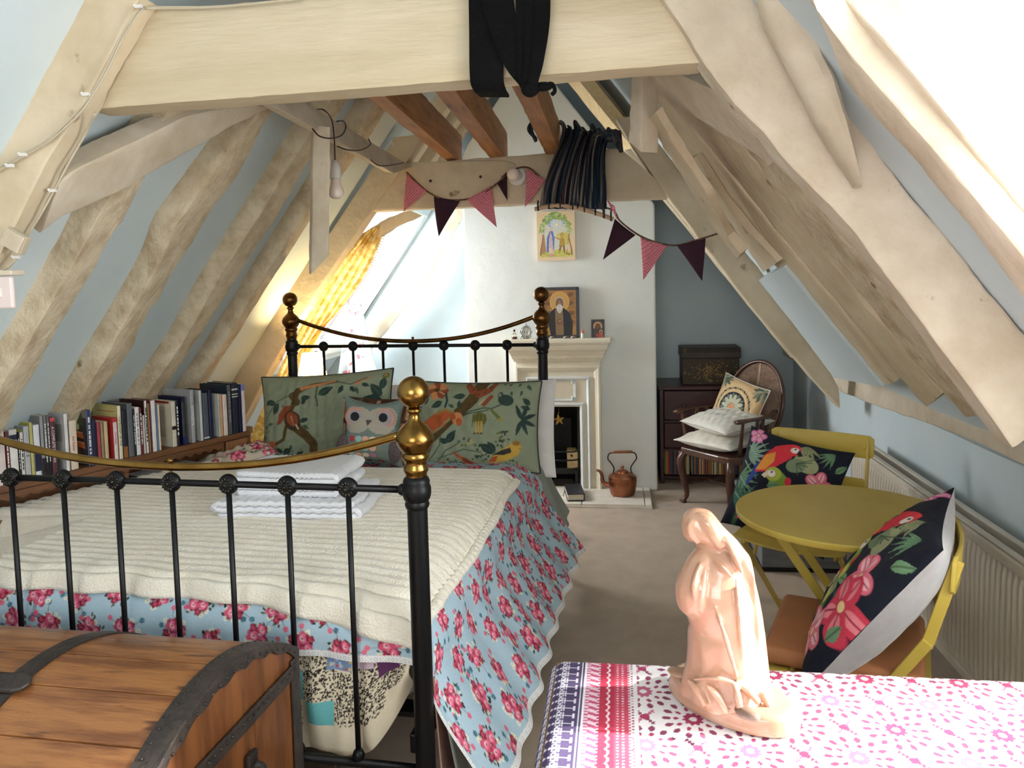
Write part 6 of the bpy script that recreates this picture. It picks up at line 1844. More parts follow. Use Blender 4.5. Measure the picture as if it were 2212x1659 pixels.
for k, (xa, xb, lb) in enumerate(((.302, .475, 'striped fabric box on the bottom shelf of the drawers, nearest the chimney'), (.490, .720, 'finely striped fabric box in the middle of the bottom shelf of the drawers'), (.735, .955, 'striped fabric box on the bottom shelf of the drawers, behind the armchair'))):
    r = random.Random(30 + k)
    p = Print(xb - xa, .165, 90, 8, c3(214, 200, 170))
    x = 0
    while x < xb - xa:
        wv = r.uniform(.005, .018) if k != 1 else r.uniform(.003, .009)
        p.poly([(x, -.01), (x + wv, -.01), (x + wv, .2), (x, .2)], r.choice(STR)); x += wv
    fb = thing('fabric_box', lb, 'box', group='striped boxes on the bottom shelf')
    MB().box(((xa + xb) / 2, DY0 + .19, .145), (xb - xa, .31, .170)).build('body', M['linen_ivory'], fb, bevel=.003)
    X, Z = np.meshgrid(np.linspace(xa + .001, xb - .001, 90), np.linspace(.062, .228, 8))
    gridmesh('striped_front', np.stack([X, np.full(X.shape, DY0 + .0335), Z], -1), M['print'], p.C, fb)
bx_ = thing('painted_box', 'old brown box with worn gilt flowers standing on the chest of drawers', 'box')
M['old_brown'] = material('old_brown_lacquer', lin((58, 44, 34)), .5, var=lin((40, 30, 24)), scale=9, spots=(lin((84, 66, 44)), 9, .64), bump=.15)
BY = 5.52
pw, ph = .385, .185
p = Print(pw, ph, 130, 70, c3(62, 50, 36))
r = random.Random(44)
for k in range(260):
    a, e = r.uniform(0, 6.28), abs(r.gauss(0, .055))
    x, y = pw / 2 + e * 1.7 * math.cos(a), ph / 2 + e * .9 * math.sin(a)
    p.ell(x, y, r.uniform(.003, .010), r.uniform(.002, .005), r.choice([c3(126, 100, 54), c3(98, 76, 44), c3(146, 112, 64), c3(84, 62, 38)]), r.uniform(0, 3))
p.noise(.3, 3)
MB().box((.632, BY + .14, .79), (.392, .28, .188)).build('body', M['old_brown'], bx_, bevel=.004)
X, Z = np.meshgrid(np.linspace(.632 - pw / 2, .632 + pw / 2, 130), np.linspace(.70, .88, 70))
gridmesh('painted_front', np.stack([X, np.full(X.shape, BY - .0012), Z], -1), M['print_gloss'], p.C, bx_)
ld = MB()
pr_ = [V(.428, BY - .010, .884), V(.428, BY - .010, .925), V(.428, BY + .01, .955), V(.428, BY + .05, .960), V(.428, BY + .25, .960), V(.428, BY + .285, .93), V(.428, BY + .285, .884)]
ld.prism(pr_, V(.410, 0, 0)).build('lid', M['old_brown'], bx_, bevel=.004)
# ================================================================== fireplace on the chimney breast
M['mantel'] = material('cream_gloss_mantel', lin((232, 224, 204)), .5, var=lin((222, 212, 190)), scale=5)
M['mantel_trim'] = material('white_mantel_moulding', lin((226, 230, 230)), .45, var=lin((214, 218, 218)), scale=6)
FX0, FX1, FY = -.715, -.134, 5.268
OX0, OX1, OZT = -.572, -.280, .590
fp = thing('fireplace', 'cream painted fireplace surround with a moulded panel over the hearth', 'fireplace', (0, 0, 0))
m = MB()
m.prism([V(FX0, FY, 0), V(OX0, FY, 0), V(OX0, FY, OZT), V(OX1, FY, OZT), V(OX1, FY, 0), V(FX1, FY, 0), V(FX1, FY, .905), V(FX0, FY, .905)], V(0, -.045, 0))
m.build('surround', M['mantel'], fp, bevel=.003)
def mould(path, prof, closed=False):
    """sweep a small profile (out, up) along a path in the wall plane; mitred corners"""
    n = len(path); vs, fs = [], []
    for i, p in enumerate(path):
        a = path[i - 1] if (i > 0 or closed) else None
        b = path[(i + 1) % n] if (i < n - 1 or closed) else None
        d1 = (p - a).normalized() if a is not None else (b - p).normalized()
        d2 = (b - p).normalized() if b is not None else d1
        n1, n2 = V(-d1.z, 0, d1.x), V(-d2.z, 0, d2.x)
        nn = (n1 + n2); nn = nn / max(.2, nn.length_squared) * 2
        for u, w in prof: vs.append(p + nn * u + V(0, -w, 0))
    k = len(prof)
    for i in range(n if closed else n - 1):
        for j in range(k - 1):
            a, b = i * k + j, ((i + 1) % n) * k + j
            fs.append((a, b, b + 1, a + 1))
    return vs, fs
yb = FY - .045
def mm(name, pts, prof, mat, parent, closed=False):
    vs, fs = mould([V(x, yb, z) for x, z in pts], prof, closed)
    return MB().add(vs, fs).build(name, mat, parent, auto=.5)
ogee = [(0, 0), (0, .022), (.012, .024), (.020, .018), (.030, .014), (.040, .004), (.044, 0)]
mm('outer_moulding', [(FX1 - .002, .0), (FX1 - .002, .875), (FX0 + .002, .875), (FX0 + .002, .0)], ogee, M['mantel'], fp)
mm('inner_moulding', [(OX1 + .075, .0), (OX1 + .075, .800), (OX0 - .075, .800), (OX0 - .075, .0)], [(0, 0), (.004, .016), (.012, .018), (.020, .010), (.026, 0)], M['mantel_trim'], fp)
mm('opening_moulding', [(OX1 + .030, .0), (OX1 + .030, OZT + .03), (OX0 - .030, OZT + .03), (OX0 - .030, .0)], [(0, 0), (.004, .012), (.014, .014), (.024, .006), (.030, -.02)], M['mantel_trim'], fp)
# panel with stepped corners and rosettes
xa, xb, za, zb_, st = -.545, -.305, .635, .778, .022
pts = [(xa + st, za), (xb - st, za), (xb - st, za + st), (xb, za + st), (xb, zb_ - st), (xb - st, zb_ - st), (xb - st, zb_), (xa + st, zb_), (xa + st, zb_ - st), (xa, zb_ - st), (xa, za + st), (xa + st, za + st)]
pnl = mm('panel_border', pts[::-1], [(-.006, 0), (-.004, .006), (0, .009), (.004, .006), (.006, 0)], M['mantel_trim'], fp, True)
mm('panel_border', [(x * .93 + (xa + xb) / 2 * .07, z * .90 + (za + zb_) / 2 * .10) for x, z in pts][::-1], [(-.003, 0), (0, .005), (.003, 0)], M['mantel_trim'], fp, True)
for x in (xa + .008, xb - .008):
    for z in (za + .008, zb_ - .008):
        r_ = MB().ball((x, yb - .003, z), .005, 10, 6)
        for k in range(6): r_.ball((x + .0075 * math.cos(k * 1.047), yb - .002, z + .0075 * math.sin(k * 1.047)), .0038, 8, 5)
        r_.build('rosette', M['mantel_trim'], fp, smooth=True)
# cornice and shelf
cv = MB()
prof = [(.0, .905), (.060, .905), (.064, .918), (.068, .925), (.078, .930), (.082, .945), (.104, .975), (.122, .990), (.128, 1.006), (.128, 1.020), (.142, 1.026), (.142, 1.034), (.0, 1.034)]
vs, fs = [], []
for s in (0, 1):
    for o_, z in prof:
        e = max(0, o_ - .045)
        vs.append(V((FX0 - e * .62) if s == 0 else (FX1 + e * .62), FY - o_, z))
k = len(prof)
for j in range(k - 1): fs.append((j, j + 1, k + j + 1, k + j))
fs.append(tuple(range(k - 1, -1, -1))); fs.append(tuple(range(k, 2 * k)))
cv.add(vs, fs).build('cornice', M['mantel'], fp, auto=.5)
dm = MB()
for i in range(46): dm.ball((FX0 + .012 + i * (FX1 - FX0 - .024) / 45, FY - .074, .925), .0052, 8, 5)
dm.build('bead_moulding', M['mantel'], fp, smooth=True)['kind'] = 'stuff'
MB().box(((FX0 + FX1) / 2, FY - .080, 1.050), (FX1 - FX0 + .150, .160, .030)).build('shelf', M['mantel'], fp, bevel=.006)
# iron insert
M['cast'] = material('black_cast_iron', lin((18, 18, 20)), .5, var=lin((30, 30, 32)), scale=10)
gr = thing('fire_grate', 'black cast iron grate set in the cream fireplace', 'grate')
g = MB()
g.box(((OX0 + OX1) / 2, FY + .30, .30), (OX1 - OX0, .02, .60))
for s, x in ((1, OX0 + .006), (-1, OX1 - .006)): g.prism([V(x, FY, 0), V(x + s * .012, FY, 0), V(x + s * .075, FY + .29, 0), V(x + s * .06, FY + .29, 0)], V(0, 0, .589))
g.prism([V(OX0, FY, .589), V(OX1, FY, .589), V(OX1, FY + .29, .45), V(OX0, FY + .29, .45)], V(0, 0, .004))
g.build('fireback', M['cast'], gr)
for z in (.155, .215, .275): MB().tube([V(OX0 + .01, FY - .002, z), V(OX0 + .06, FY - .035, z), V(OX1 - .06, FY - .035, z), V(OX1 - .01, FY - .002, z)], .006, 8).build('grate_bar', M['cast'], gr, smooth=True)
MB().box(((OX0 + OX1) / 2, FY + .10, .125), (OX1 - OX0 - .03, .2, .03)).build('basket_floor', M['cast'], gr)
for x in (OX0 + .03, OX1 - .03): MB().box((x, FY - .01, .07), (.02, .05, .14)).build('foot', M['cast'], gr, bevel=.004)
wb = thing('wooden_box', 'small pale wooden box sitting in the fire grate', 'box')
MB().box((-.335, FY + .075, .20), (.085, .10, .115)).build('body', M['pine_bright'], wb, bevel=.003)
MB().box((-.335, FY + .075, .264), (.090, .105, .012)).build('lid', M['pine_bright'], wb, bevel=.002)
MB().box((-.345, FY + .023, .235), (.016, .004, .014)).build('clasp', M['cast'], wb)
# brass star hanging in the opening
M['gilt'] = material('gilt_metal', lin((206, 168, 92)), .3, metal=1.0, var=lin((160, 122, 60)), scale=20)
sc = onY(1207, 907, FY - .035)
st_ = MB()
pts = []
for k in range(10):
    a = math.pi / 2 + k * math.pi / 5 + .12
    r_ = .043 if k % 2 == 0 else .018
    pts.append(V(sc.x + r_ * math.cos(a), sc.y, sc.z + r_ * math.sin(a)))
f0, b0 = V(sc.x, sc.y - .013, sc.z), V(sc.x, sc.y + .013, sc.z)
vs = pts + [f0, b0]
fs = [(i, (i + 1) % 10, 10) for i in range(10)] + [((i + 1) % 10, i, 11) for i in range(10)]
star = st_.add(vs, fs).build('star_ornament', M['gilt'], auto=.1)
tag(star, 'gilt five pointed star hanging in the dark fireplace opening', 'ornament')
MB().tube([V(sc.x + .0, sc.y, sc.z + .041), V(sc.x + .002, sc.y + .02, OZT - .004)], .0012, 6).ball((sc.x, sc.y, sc.z + .045), .004, 8, 6).build('hanging_loop', M['gilt'], star, smooth=True)

# hearth of pale stone slabs
M['stone'] = material('pale_hearth_stone', lin((226, 218, 206)), .7, var=lin((208, 198, 184)), scale=7, bump=.25, bscale=24)
hb = struct(MB().box((-.225, 5.055, .006), (.83, .425, .012)).build('trim_1', M['stone']))
for (x0, x1, y0, y1) in ((-.637, -.39, 5.02, 5.265), (-.385, -.055, 5.02, 5.265), (-.05, .142, 5.02, 5.265), (-.637, -.26, 4.85, 5.015), (-.255, .142, 4.85, 5.015), (.147, .187, 4.85, 5.06), (.147, .187, 5.065, 5.265)):
    MB().box(((x0 + x1) / 2, (y0 + y1) / 2, .017), (x1 - x0, y1 - y0, .018 + random.uniform(-.001, .001))).build('slab', M['stone'], hb, bevel=.004)
# album lying on the hearth
M['album'] = material('black_album_cover', lin((34, 34, 40)), .4, var=lin((50, 50, 56)), scale=20)
al = thing('album', 'thick dark album lying flat on the pale hearth by the bed', 'book', (-.315, 5.02, .0268), .15)
for z in (.0, .042): MB().box((0, 0, z + .004), (.11, .25, .006)).build('cover', M['album'], al, bevel=.002)
MB().box((0, 0, .025), (.10, .24, .034)).build('pages', M['paper'], al)
MB().box((.055, 0, .025), (.006, .25, .048)).build('spine', M['album'], al, bevel=.002)

# ================================================================== copper kettle
M['copper'] = material('worn_copper', lin((186, 124, 94)), .3, metal=1.0, var=lin((120, 78, 58)), scale=9, spots=(lin((96, 62, 46)), 12, .62), lo=.3, hi=.7)
M['copper_wood'] = material('turned_handle_wood', lin((146, 92, 56)), .5, var=lin((120, 72, 44)), scale=20)
M['dark_copper'] = material('dark_copper_wire', lin((60, 46, 40)), .4, metal=.8)
kt = thing('kettle', 'old copper kettle with a swan spout standing on the hearth', 'kettle', (.004, 5.075, .0268), 0)
kt.rotation_euler = (0, 0, .1)
MB().lathe([(.068, 0), (.078, .004), (.084, .02), (.092, .07), (.094, .105), (.092, .118), (.093, .122), (.086, .128), (.070, .140), (.050, .148), (.040, .150), (.039, .154), (1e-3, .155)], 40).build('body', M['copper'], kt, smooth=True, auto=.6)
ldm = MB().lathe([(.038, .152), (.039, .156), (.032, .162), (.016, .168), (.008, .170), (.006, .176), (.010, .180), (.012, .187), (.008, .194), (1e-3, .196)], 28).build('lid', M['copper'], kt, smooth=True, auto=.8)
pts = smoothpath([V(-.080, 0, .066), V(-.112, 0, .070), V(-.132, 0, .092), V(-.136, 0, .130), V(-.150, 0, .158), V(-.172, 0, .166)], 30)
MB().tube(pts, [float(np.interp(i / 29, [0, .2, .5, .8, 1], [.022, .016, .012, .009, .008])) for i in range(30)], 14).build('spout', M['copper'], kt, smooth=True)
hd = smoothpath([V(-.060, 0, .142), V(-.056, 0, .180), V(-.076, 0, .215), V(-.094, 0, .240), V(-.088, 0, .272), V(-.066, 0, .283)], 24)
for s in (1, -1):
    MB().tube([V(s * -p.x * -1, 0, p.z) for p in hd], .0042, 8).build('handle_wire', M['dark_copper'], kt, smooth=True)
    MB().ball((s * .060, 0, .142), .012, 12, 8, (1, 1, .6)).build('handle_boss', M['copper'], kt, smooth=True)
MB().tube([V(-.068, 0, .284), V(-.05, 0, .286), V(.05, 0, .286), V(.068, 0, .284)], [.008, .0095, .0095, .008], 12).build('handle_grip', M['copper_wood'], kt, smooth=True)

# ================================================================== things on the mantelshelf and the wall
ZM = 1.0655
def framed_panel(name, label, cat, x0, x1, z0, z1, y, thick, pr, edge, lean=0.0, frame_w=0.0, frame_mat=None):
    root = thing(name, label, cat)
    w, h = x1 - x0, z1 - z0
    root.matrix_world = Matrix.Translation(V((x0 + x1) / 2, y, z0)) @ Matrix.Rotation(-lean, 4, 'X')
    MB().box((0, thick / 2, h / 2), (w, thick, h)).build('board', edge, root, bevel=.002)
    X, Z = np.meshgrid(np.linspace(-w / 2 + frame_w, w / 2 - frame_w, pr.nx), np.linspace(frame_w, h - frame_w, pr.ny))
    gridmesh('painted_face', np.stack([X, np.full(X.shape, -.0012), Z], -1), M['print_gloss'], pr.C, root)
    if frame_w:
        for a, b, c_, d_ in ((-w / 2, w / 2, 0, frame_w), (-w / 2, w / 2, h - frame_w, h), (-w / 2, -w / 2 + frame_w, 0, h), (w / 2 - frame_w, w / 2, 0, h)):
            MB().box(((a + b) / 2, -.002, (c_ + d_) / 2), (b - a, .012, d_ - c_)).build('frame_side', frame_mat, root, bevel=.002)
    return root
# large icon: an old bearded monk in a dark mantle before gilt scrollwork
G0, G1, GD = c3(196, 150, 78), c3(168, 120, 58), c3(58, 40, 28)
p = Print(100, 130, 120, 156, G1)
r = random.Random(3)
for x, y in ((16, 92), (84, 92), (14, 62), (86, 62), (86, 36), (14, 36), (84, 116), (16, 116)):
    p.poly([(x - 12, y - 10), (x + 12, y - 10), (x + 12, y + 10), (x - 12, y + 10)], c3(150, 104, 52))
    for k in range(22):
        a = k * .45; rr = 8.5 - k * .36
        p.ell(x + rr * math.cos(a), y + rr * .85 * math.sin(a), 1.3, 1.3, GD)
for a, b in (((2, 104), (98, 104)), ((2, 78), (30, 78)), ((70, 78), (98, 78)), ((2, 50), (24, 50)), ((76, 50), (98, 50))): p.line([a, b], 1.2, GD)
p.ell(50, 96, 30, 30, c3(206, 162, 88)); p.ell(50, 96, 27, 27, c3(196, 148, 74))
MAN = c3(26, 24, 28)
p.poly([(22, 0), (14, 40), (20, 66), (36, 78), (64, 78), (82, 62), (90, 34), (88, 0)], MAN)
p.poly([(38, 0), (36, 72), (50, 78), (60, 72), (62, 0)], c3(140, 112, 76))
for k in range(22): p.line([(37, 4 + k * 3.2), (61, 4 + k * 3.2)], .9, c3(84, 62, 42))
p.ell(49, 38, 9, 8, c3(112, 76, 50)); p.ell(50, 40, 5, 4, c3(150, 108, 72))
p.ell(50, 92, 14, 19, c3(176, 170, 160)); p.ell(50, 91, 11.5, 16, c3(96, 66, 44))
p.ell(50, 92, 8.5, 11, c3(150, 104, 66)); p.ell(50, 78, 9.5, 11, c3(206, 200, 190)); p.ell(50, 70, 6, 7, c3(190, 184, 174))
p.line([(50, 95), (50, 86)], 1.6, c3(176, 130, 88)); p.ell(46, 95, 1.7, 1.0, GD); p.ell(54, 95, 1.7, 1.0, GD); p.line([(43, 98), (48, 98.5)], .9, GD); p.line([(52, 98.5), (57, 98)], .9, GD); p.line([(47, 82), (53, 82)], 1.0, c3(110, 60, 44))
p.noise(.14, 7)
ic = framed_panel('icon', 'large dark framed icon of a bearded monk leaning on the mantelshelf', 'picture', -.535, -.272, ZM, ZM + .345, 5.215, .022, p, material('icon_edge', lin((40, 30, 26)), .5), .06, .020, M['album'])
# small icon: a dark-faced woman with a child (plain generic figures)
p = Print(100, 135, 70, 96, c3(44, 40, 44))
p.ell(50, 84, 34, 34, c3(206, 160, 96)); p.ell(50, 84, 29, 29, c3(180, 128, 74))
p.poly([(16, 0), (18, 50), (34, 92), (50, 104), (66, 92), (80, 50), (84, 0)], c3(58, 44, 46)); p.ell(50, 82, 18, 22, c3(70, 50, 48)); p.ell(50, 80, 11, 15, c3(104, 66, 48))
p.ell(74, 44, 14, 14, c3(200, 150, 92)); p.ell(74, 42, 8, 9, c3(110, 70, 50)); p.poly([(54, 0), (60, 34), (86, 34), (94, 0)], c3(180, 74, 52)); p.line([(30, 40), (60, 22)], 8, c3(96, 62, 48)); p.poly([(30, 20), (50, 34), (60, 10), (36, 4)], c3(150, 60, 48))
p.noise(.2, 8)
framed_panel('icon', 'small icon panel of a haloed woman and child at the mantel end', 'picture', -.190, -.102, ZM, ZM + .122, 5.205, .016, p, material('small_icon_edge', lin((96, 50, 40)), .5), .05)
# painted panel on the breast: robed woman and kneeling man under two trees
W_, H_ = 100, 130
p = Print(W_, H_, 150, 196, c3(232, 206, 168))
r = random.Random(8)
p.ell(50, 72, 40, 54, c3(214, 214, 200)); p.ell(50, 104, 24, 20, c3(150, 180, 220)); p.poly([(40, 128), (48, 84), (54, 84), (60, 128)], c3(170, 196, 226)); p.ell(52, 96, 16, 14, c3(206, 216, 220))
for k in range(12): p.line([(52, 94), (52 + 24 * math.cos(k * .52), 94 + 24 * math.sin(k * .52))], .8, c3(240, 232, 196))
p.ell(52, 94, 3, 3, c3(250, 240, 190))
p.poly([(8, 10), (92, 10), (94, 22), (60, 30), (40, 26), (8, 24)], c3(206, 204, 92)); p.ell(70, 64, 18, 10, c3(222, 204, 110)); p.ell(74, 52, 14, 12, c3(214, 200, 100))
for sx, cx in ((1, 16), (-1, 84)):
    p.poly([(cx - 5, 18), (cx - 2, 70), (cx + 3, 70), (cx + 8 * sx, 18)], c3(176, 134, 96)); p.line([(cx, 60), (cx - 6 * sx, 30), (cx - 7 * sx, 16)], 3, c3(160, 116, 80), 5)
    for k in range(90):
        a = r.uniform(0, 1.9); e = r.uniform(.78, 1.1)
        x, y = 50 - sx * 40 * math.cos(a) * e, 72 + 52 * math.sin(a) * e * .95
        p.ell(x, y, r.uniform(2, 4.5), r.uniform(1.5, 3.5), r.choice([c3(150, 176, 92), c3(176, 196, 120), c3(126, 156, 84), c3(190, 204, 140)]), r.uniform(0, 3))
p.poly([(24, 22), (26, 60), (34, 78), (42, 78), (46, 56), (44, 30), (40, 22)], c3(96, 116, 186)); p.poly([(30, 14), (32, 56), (36, 76), (40, 60), (42, 14)], c3(232, 204, 184)); p.line([(37, 62), (36, 34)], 1.6, c3(120, 134, 190))
p.ell(38, 83, 4, 5.4, c3(226, 196, 170)); p.ell(36.5, 84, 4.2, 5.4, c3(222, 204, 190), 0, .6); p.line([(42, 64), (48, 60)], 3, c3(110, 130, 190)); p.ell(36, 14, 13, 4, c3(214, 158, 130))
p.poly([(58, 36), (60, 58), (66, 62), (72, 56), (74, 36)], c3(184, 150, 62)); p.line([(62, 36), (58, 22)], 5, c3(150, 104, 56)); p.line([(70, 36), (72, 20), (84, 16)], 5, c3(150, 104, 56)); p.line([(62, 54), (54, 58)], 3.4, c3(196, 150, 84)); p.ell(65, 67, 4, 5, c3(170, 116, 76)); p.ell(66, 69.5, 4, 3, c3(110, 76, 50)); p.ell(53, 59, 2, 1.6, c3(206, 90, 80))
for k in range(60): p.ell(r.uniform(10, 90), r.uniform(8, 24), 2, 1, r.choice([c3(196, 196, 80), c3(170, 180, 84), c3(216, 206, 130)]))
for k in range(10): p.line([(r.uniform(50, 66), 66 + r.uniform(-3, 6)), (r.uniform(66, 84), 70 + r.uniform(-8, 6))], 1.0, c3(206, 180, 90))
p.noise(.05, 4)
framed_panel('painting', 'unframed painted wooden panel of two figures under trees on the chimney breast', 'picture', -.548, -.290, 1.592, 1.925, 5.240, .022, p, material('panel_edge', lin((226, 196, 158)), .6))
def shelf_pt(px, py=722):
    q = onY(px, py, 5.17); return V(q.x, 5.17, ZM)
# orange capped glue bottle
q = shelf_pt(1258)
gl = thing('glue_bottle', 'small white bottle with an orange cap on the mantelshelf', 'bottle', q)
MB().lathe([(.0085, 0), (.0095, .003), (.0095, .030), (.007, .034), (.005, .036)], 18).build('body', M['white_paint'], gl, smooth=True, auto=.6)
MB().lathe([(.0075, .034), (.0078, .040), (.0045, .056), (.0028, .062), (1e-3, .063)], 18).build('cap', material('orange_cap', lin((222, 112, 52)), .4), gl, smooth=True, auto=.6)
# silver frame
M['silver'] = material('bright_pewter', lin((200, 198, 192)), .3, metal=.9, var=lin((150, 148, 140)), scale=30)
q = onY(1136, 722, 5.20); q.z = ZM
sf = thing('picture_frame', 'small ornate silver oval frame on the mantelshelf behind the brass rail', 'frame', q)
ring = MB().tube([V(.027 * math.cos(a), 0, .046 + .031 * math.sin(a)) for a in np.linspace(0, 2 * math.pi, 40)[:-1]], .0055, 8, closed=True)
for k in range(20):
    a = k * .314; ring.ball((.036 * math.cos(a), 0, .046 + .041 * math.sin(a)), .0050 if k % 2 else .0066, 8, 6)
for dx, dz, s in ((0, .092, .006), (0, .100, .0036), (-.03, .014, .008), (.03, .014, .008), (-.040, .046, .006), (.040, .046, .006), (0, .006, .008), (-.018, .006, .007), (.018, .006, .007)): ring.ball((dx, 0, dz), s, 8, 6)
ring.build('frame', M['silver'], sf, smooth=True)
p = Print(10, 12, 24, 28, c3(206, 204, 198)); p.ell(5, 5, 3, 2, c3(120, 120, 120)); p.line([(3, 7), (7, 6)], 1.2, c3(90, 90, 92)); p.ell(6, 8, 1.4, 1.4, c3(150, 146, 140))
X, Z = np.meshgrid(np.linspace(-.019, .019, 24), np.linspace(.024, .068, 28))
gridmesh('picture', np.stack([X, np.full(X.shape, .002), Z], -1), M['print_gloss'], p.C, sf)
MB().box((0, .012, .03), (.008, .024, .06)).build('back_stand', M['silver'], sf)
# little bottles
gm = material('clear_bottle_glass', (.95, .96, .95, 1), .05, trans=1.0)
q = shelf_pt(1111)
pb_ = thing('scent_bottle', 'little glass bottle of dark red liquid on the mantelshelf', 'bottle', q)
MB().lathe([(.017, 0), (.019, .004), (.018, .022), (.010, .036), (.006, .042), (.006, .050), (.008, .052)], 20).build('glass', gm, pb_, smooth=True)
MB().lathe([(.0155, .002), (.0165, .005), (.0162, .016), (1e-3, .0162)], 20).build('liquid', material('dark_red_liquid', lin((92, 26, 20)), .2), pb_, smooth=True, auto=.6)
MB().lathe([(.0055, .050), (.0075, .054), (.0075, .064), (1e-3, .066)], 14).build('stopper', M['walnut'], pb_, smooth=True, auto=.6)
q = shelf_pt(1122); q.y -= .015
vb = thing('votive_glass', 'tiny pale glass beside the red bottle on the mantelshelf', 'glass', q)
MB().lathe([(.009, 0), (.010, .002), (.011, .018), (.0095, .018), (.009, .004), (1e-3, .004)], 18).build('glass', gm, vb, smooth=True, auto=.6)
M['shell'] = material('brown_white_shell', lin((206, 190, 176)), .5, var=lin((86, 50, 40)), scale=40, lo=.4, hi=.6)
for px, lb in ((1192, 'mottled brown and white shell under the large icon, nearer the bedpost'), (1222, 'mottled brown and white shell under the large icon, in the middle'), (1238, 'mottled brown shell under the large icon, nearest the glue bottle')):
    q = onY(px, 724, 5.185)
    sh = MB().ball((0, 0, .007), .010, 14, 8, (1.7, .9, .72)).ball((.012, 0, .006), .006, 10, 6, (1.4, .8, .8)).build('shell', M['shell'], smooth=True)
    sh.location = (q.x, 5.185, ZM - .0005)
    tag(sh, lb, 'shell', 'shells on the mantelshelf')
# ================================================================== things hung from the beams
M['black_cloth'] = material('black_webbing', lin((7, 7, 8)), .9, var=lin((12, 12, 13)), scale=30, bump=.3, bscale=120, spec=.15)
def ribbon(mb, pts, wv, th=.006, n=40):
    """flat strap through pts, wv: width vectors (one per point)"""
    P = smoothpath(pts, n); Wv = smoothpath(wv, n)
    vs, fs = [], []
    for i, p in enumerate(P):
        t = (P[min(i + 1, n - 1)] - P[max(i - 1, 0)]).normalized()
        nn = t.cross(Wv[i]).normalized() * th / 2
        w = Wv[i] / 2
        vs += [p - w + nn, p + w + nn, p + w - nn, p - w - nn]
    for i in range(n - 1):
        for e in range(4):
            a, b = i * 4 + e, i * 4 + (e + 1) % 4
            fs.append((a, b, b + 4, a + 4))
    fs += [(3, 2, 1, 0), ((n - 1) * 4, (n - 1) * 4 + 1, (n - 1) * 4 + 2, (n - 1) * 4 + 3)]
    return mb.add(vs, fs)
bk = thing('hanging_strap', 'black webbing straps slung over the tie beam', 'strap')
YA = 1.885
def yp(x, y, d=0.0): return onY(x, y, YA - d)
wA = yp(1088, 100) - yp(1012, 100)
ribbon(MB(), [yp(1050, -60, .004), yp(1051, 60, .006), yp(1051, 160, .008), yp(1053, 184, .004) + V(0, .02, -.002), yp(1060, 190, 0) + V(0, .06, -.006)], [wA, wA * .98, wA * .95, wA * .93, wA * .85], .006).build('strap', M['black_cloth'], bk, smooth=True, auto=.8)
ribbon(MB(), [yp(1062, -70, .010), yp(1085, 50, .014), yp(1112, 140, .018), yp(1136, 182, .022), yp(1142, 200, .018)], [wA * .95, wA * .82, wA * .60, wA * .42, wA * .3], .007).build('strap', M['black_cloth'], bk, smooth=True, auto=.8)
for k, (xa, xb, w_) in enumerate(((1132, 1132, .45), (1152, 1142, .45), (1172, 1152, .40))):
    ribbon(MB(), [yp(xa, -70, .016 + .006 * k), yp(xa, 40, .018 + .006 * k), yp((xa + xb) / 2, 130, .022 + .006 * k), yp(xb, 176, .026 + .004 * k), yp(1144 + 4 * k, 200, .022)], [wA * w_, wA * w_, wA * w_ * .8, wA * w_ * .7, wA * .3], .008).build('strap', M['black_cloth'], bk, smooth=True, auto=.8)
kn = yp(1145, 192, .024)
MB().ball(tuple(kn), .022, 16, 10, (1.0, .8, .9)).ball((kn.x + .03, kn.y + .01, kn.z + .006), .016, 12, 8, (1.6, .7, .7)).tube(smoothpath([kn + V(.02, 0, 0), kn + V(.05, .01, .012), kn + V(.058, .015, -.004), kn + V(.05, .02, -.012)], 14), .005, 8).build('knot', M['black_cloth'], bk, smooth=True)

# bunting
M['gingham'] = None
def cloth_col(name, base, other=None, n=130):
    m_ = bpy.data.materials.new(name); m_.use_nodes = True
    nt = m_.node_tree; b = nt.nodes['Principled BSDF']; b.inputs['Roughness'].default_value = .9
    if other is None:
        b.inputs['Base Color'].default_value = base
    else:
        tc = nt.nodes.new('ShaderNodeTexCoord'); ck = nt.nodes.new('ShaderNodeTexChecker'); ck.inputs['Scale'].default_value = n
        ck.inputs['Color1'].default_value = base; ck.inputs['Color2'].default_value = other
        nt.links.new(tc.outputs['Object'], ck.inputs['Vector']); nt.links.new(ck.outputs['Color'], b.inputs['Base Color'])
    return m_
M['gingham'] = cloth_col('pink_gingham', lin((224, 148, 158)), lin((190, 92, 108)))
M['plum'] = cloth_col('plum_cotton', lin((52, 20, 38)))
M['braid'] = material('brown_braid', lin((124, 88, 72)), .9, var=lin((70, 44, 36)), scale=90)
bn = thing('bunting', 'string of pink gingham and plum pennants draped along the collar beam', 'bunting')
def bpt(x, y, yy): return onY(x, y, yy)
YB2 = 4.155
cord = [(1, 878, 372, YB2), (1, 925, 415, YB2 - .01), (1, 970, 432, YB2 - .012), (1, 1030, 425, YB2 - .012), (1, 1075, 395, YB2 - .01), (1, 1098, 372, YB2), (1, 1140, 362, YB2 - .004), (1, 1180, 395, YB2 - .012), (1, 1250, 440, YB2 - .03), (1, 1320, 452, YB2 - .05), (1, 1340, 478, YB2 - .08), (1, 1380, 508, YB2 - .12), (1, 1420, 524, YB2 - .16), (1, 1460, 530, YB2 - .20), (1, 1500, 520, YB2 - .24), (1, 1540, 508, YB2 - .28), (1, 1562, 500, YB2 - .30)]
MB().tube(smoothpath([bpt(c[1], c[2], c[3]) for c in cord], 120), .0048, 8).build('cord', M['braid'], bn, smooth=True)
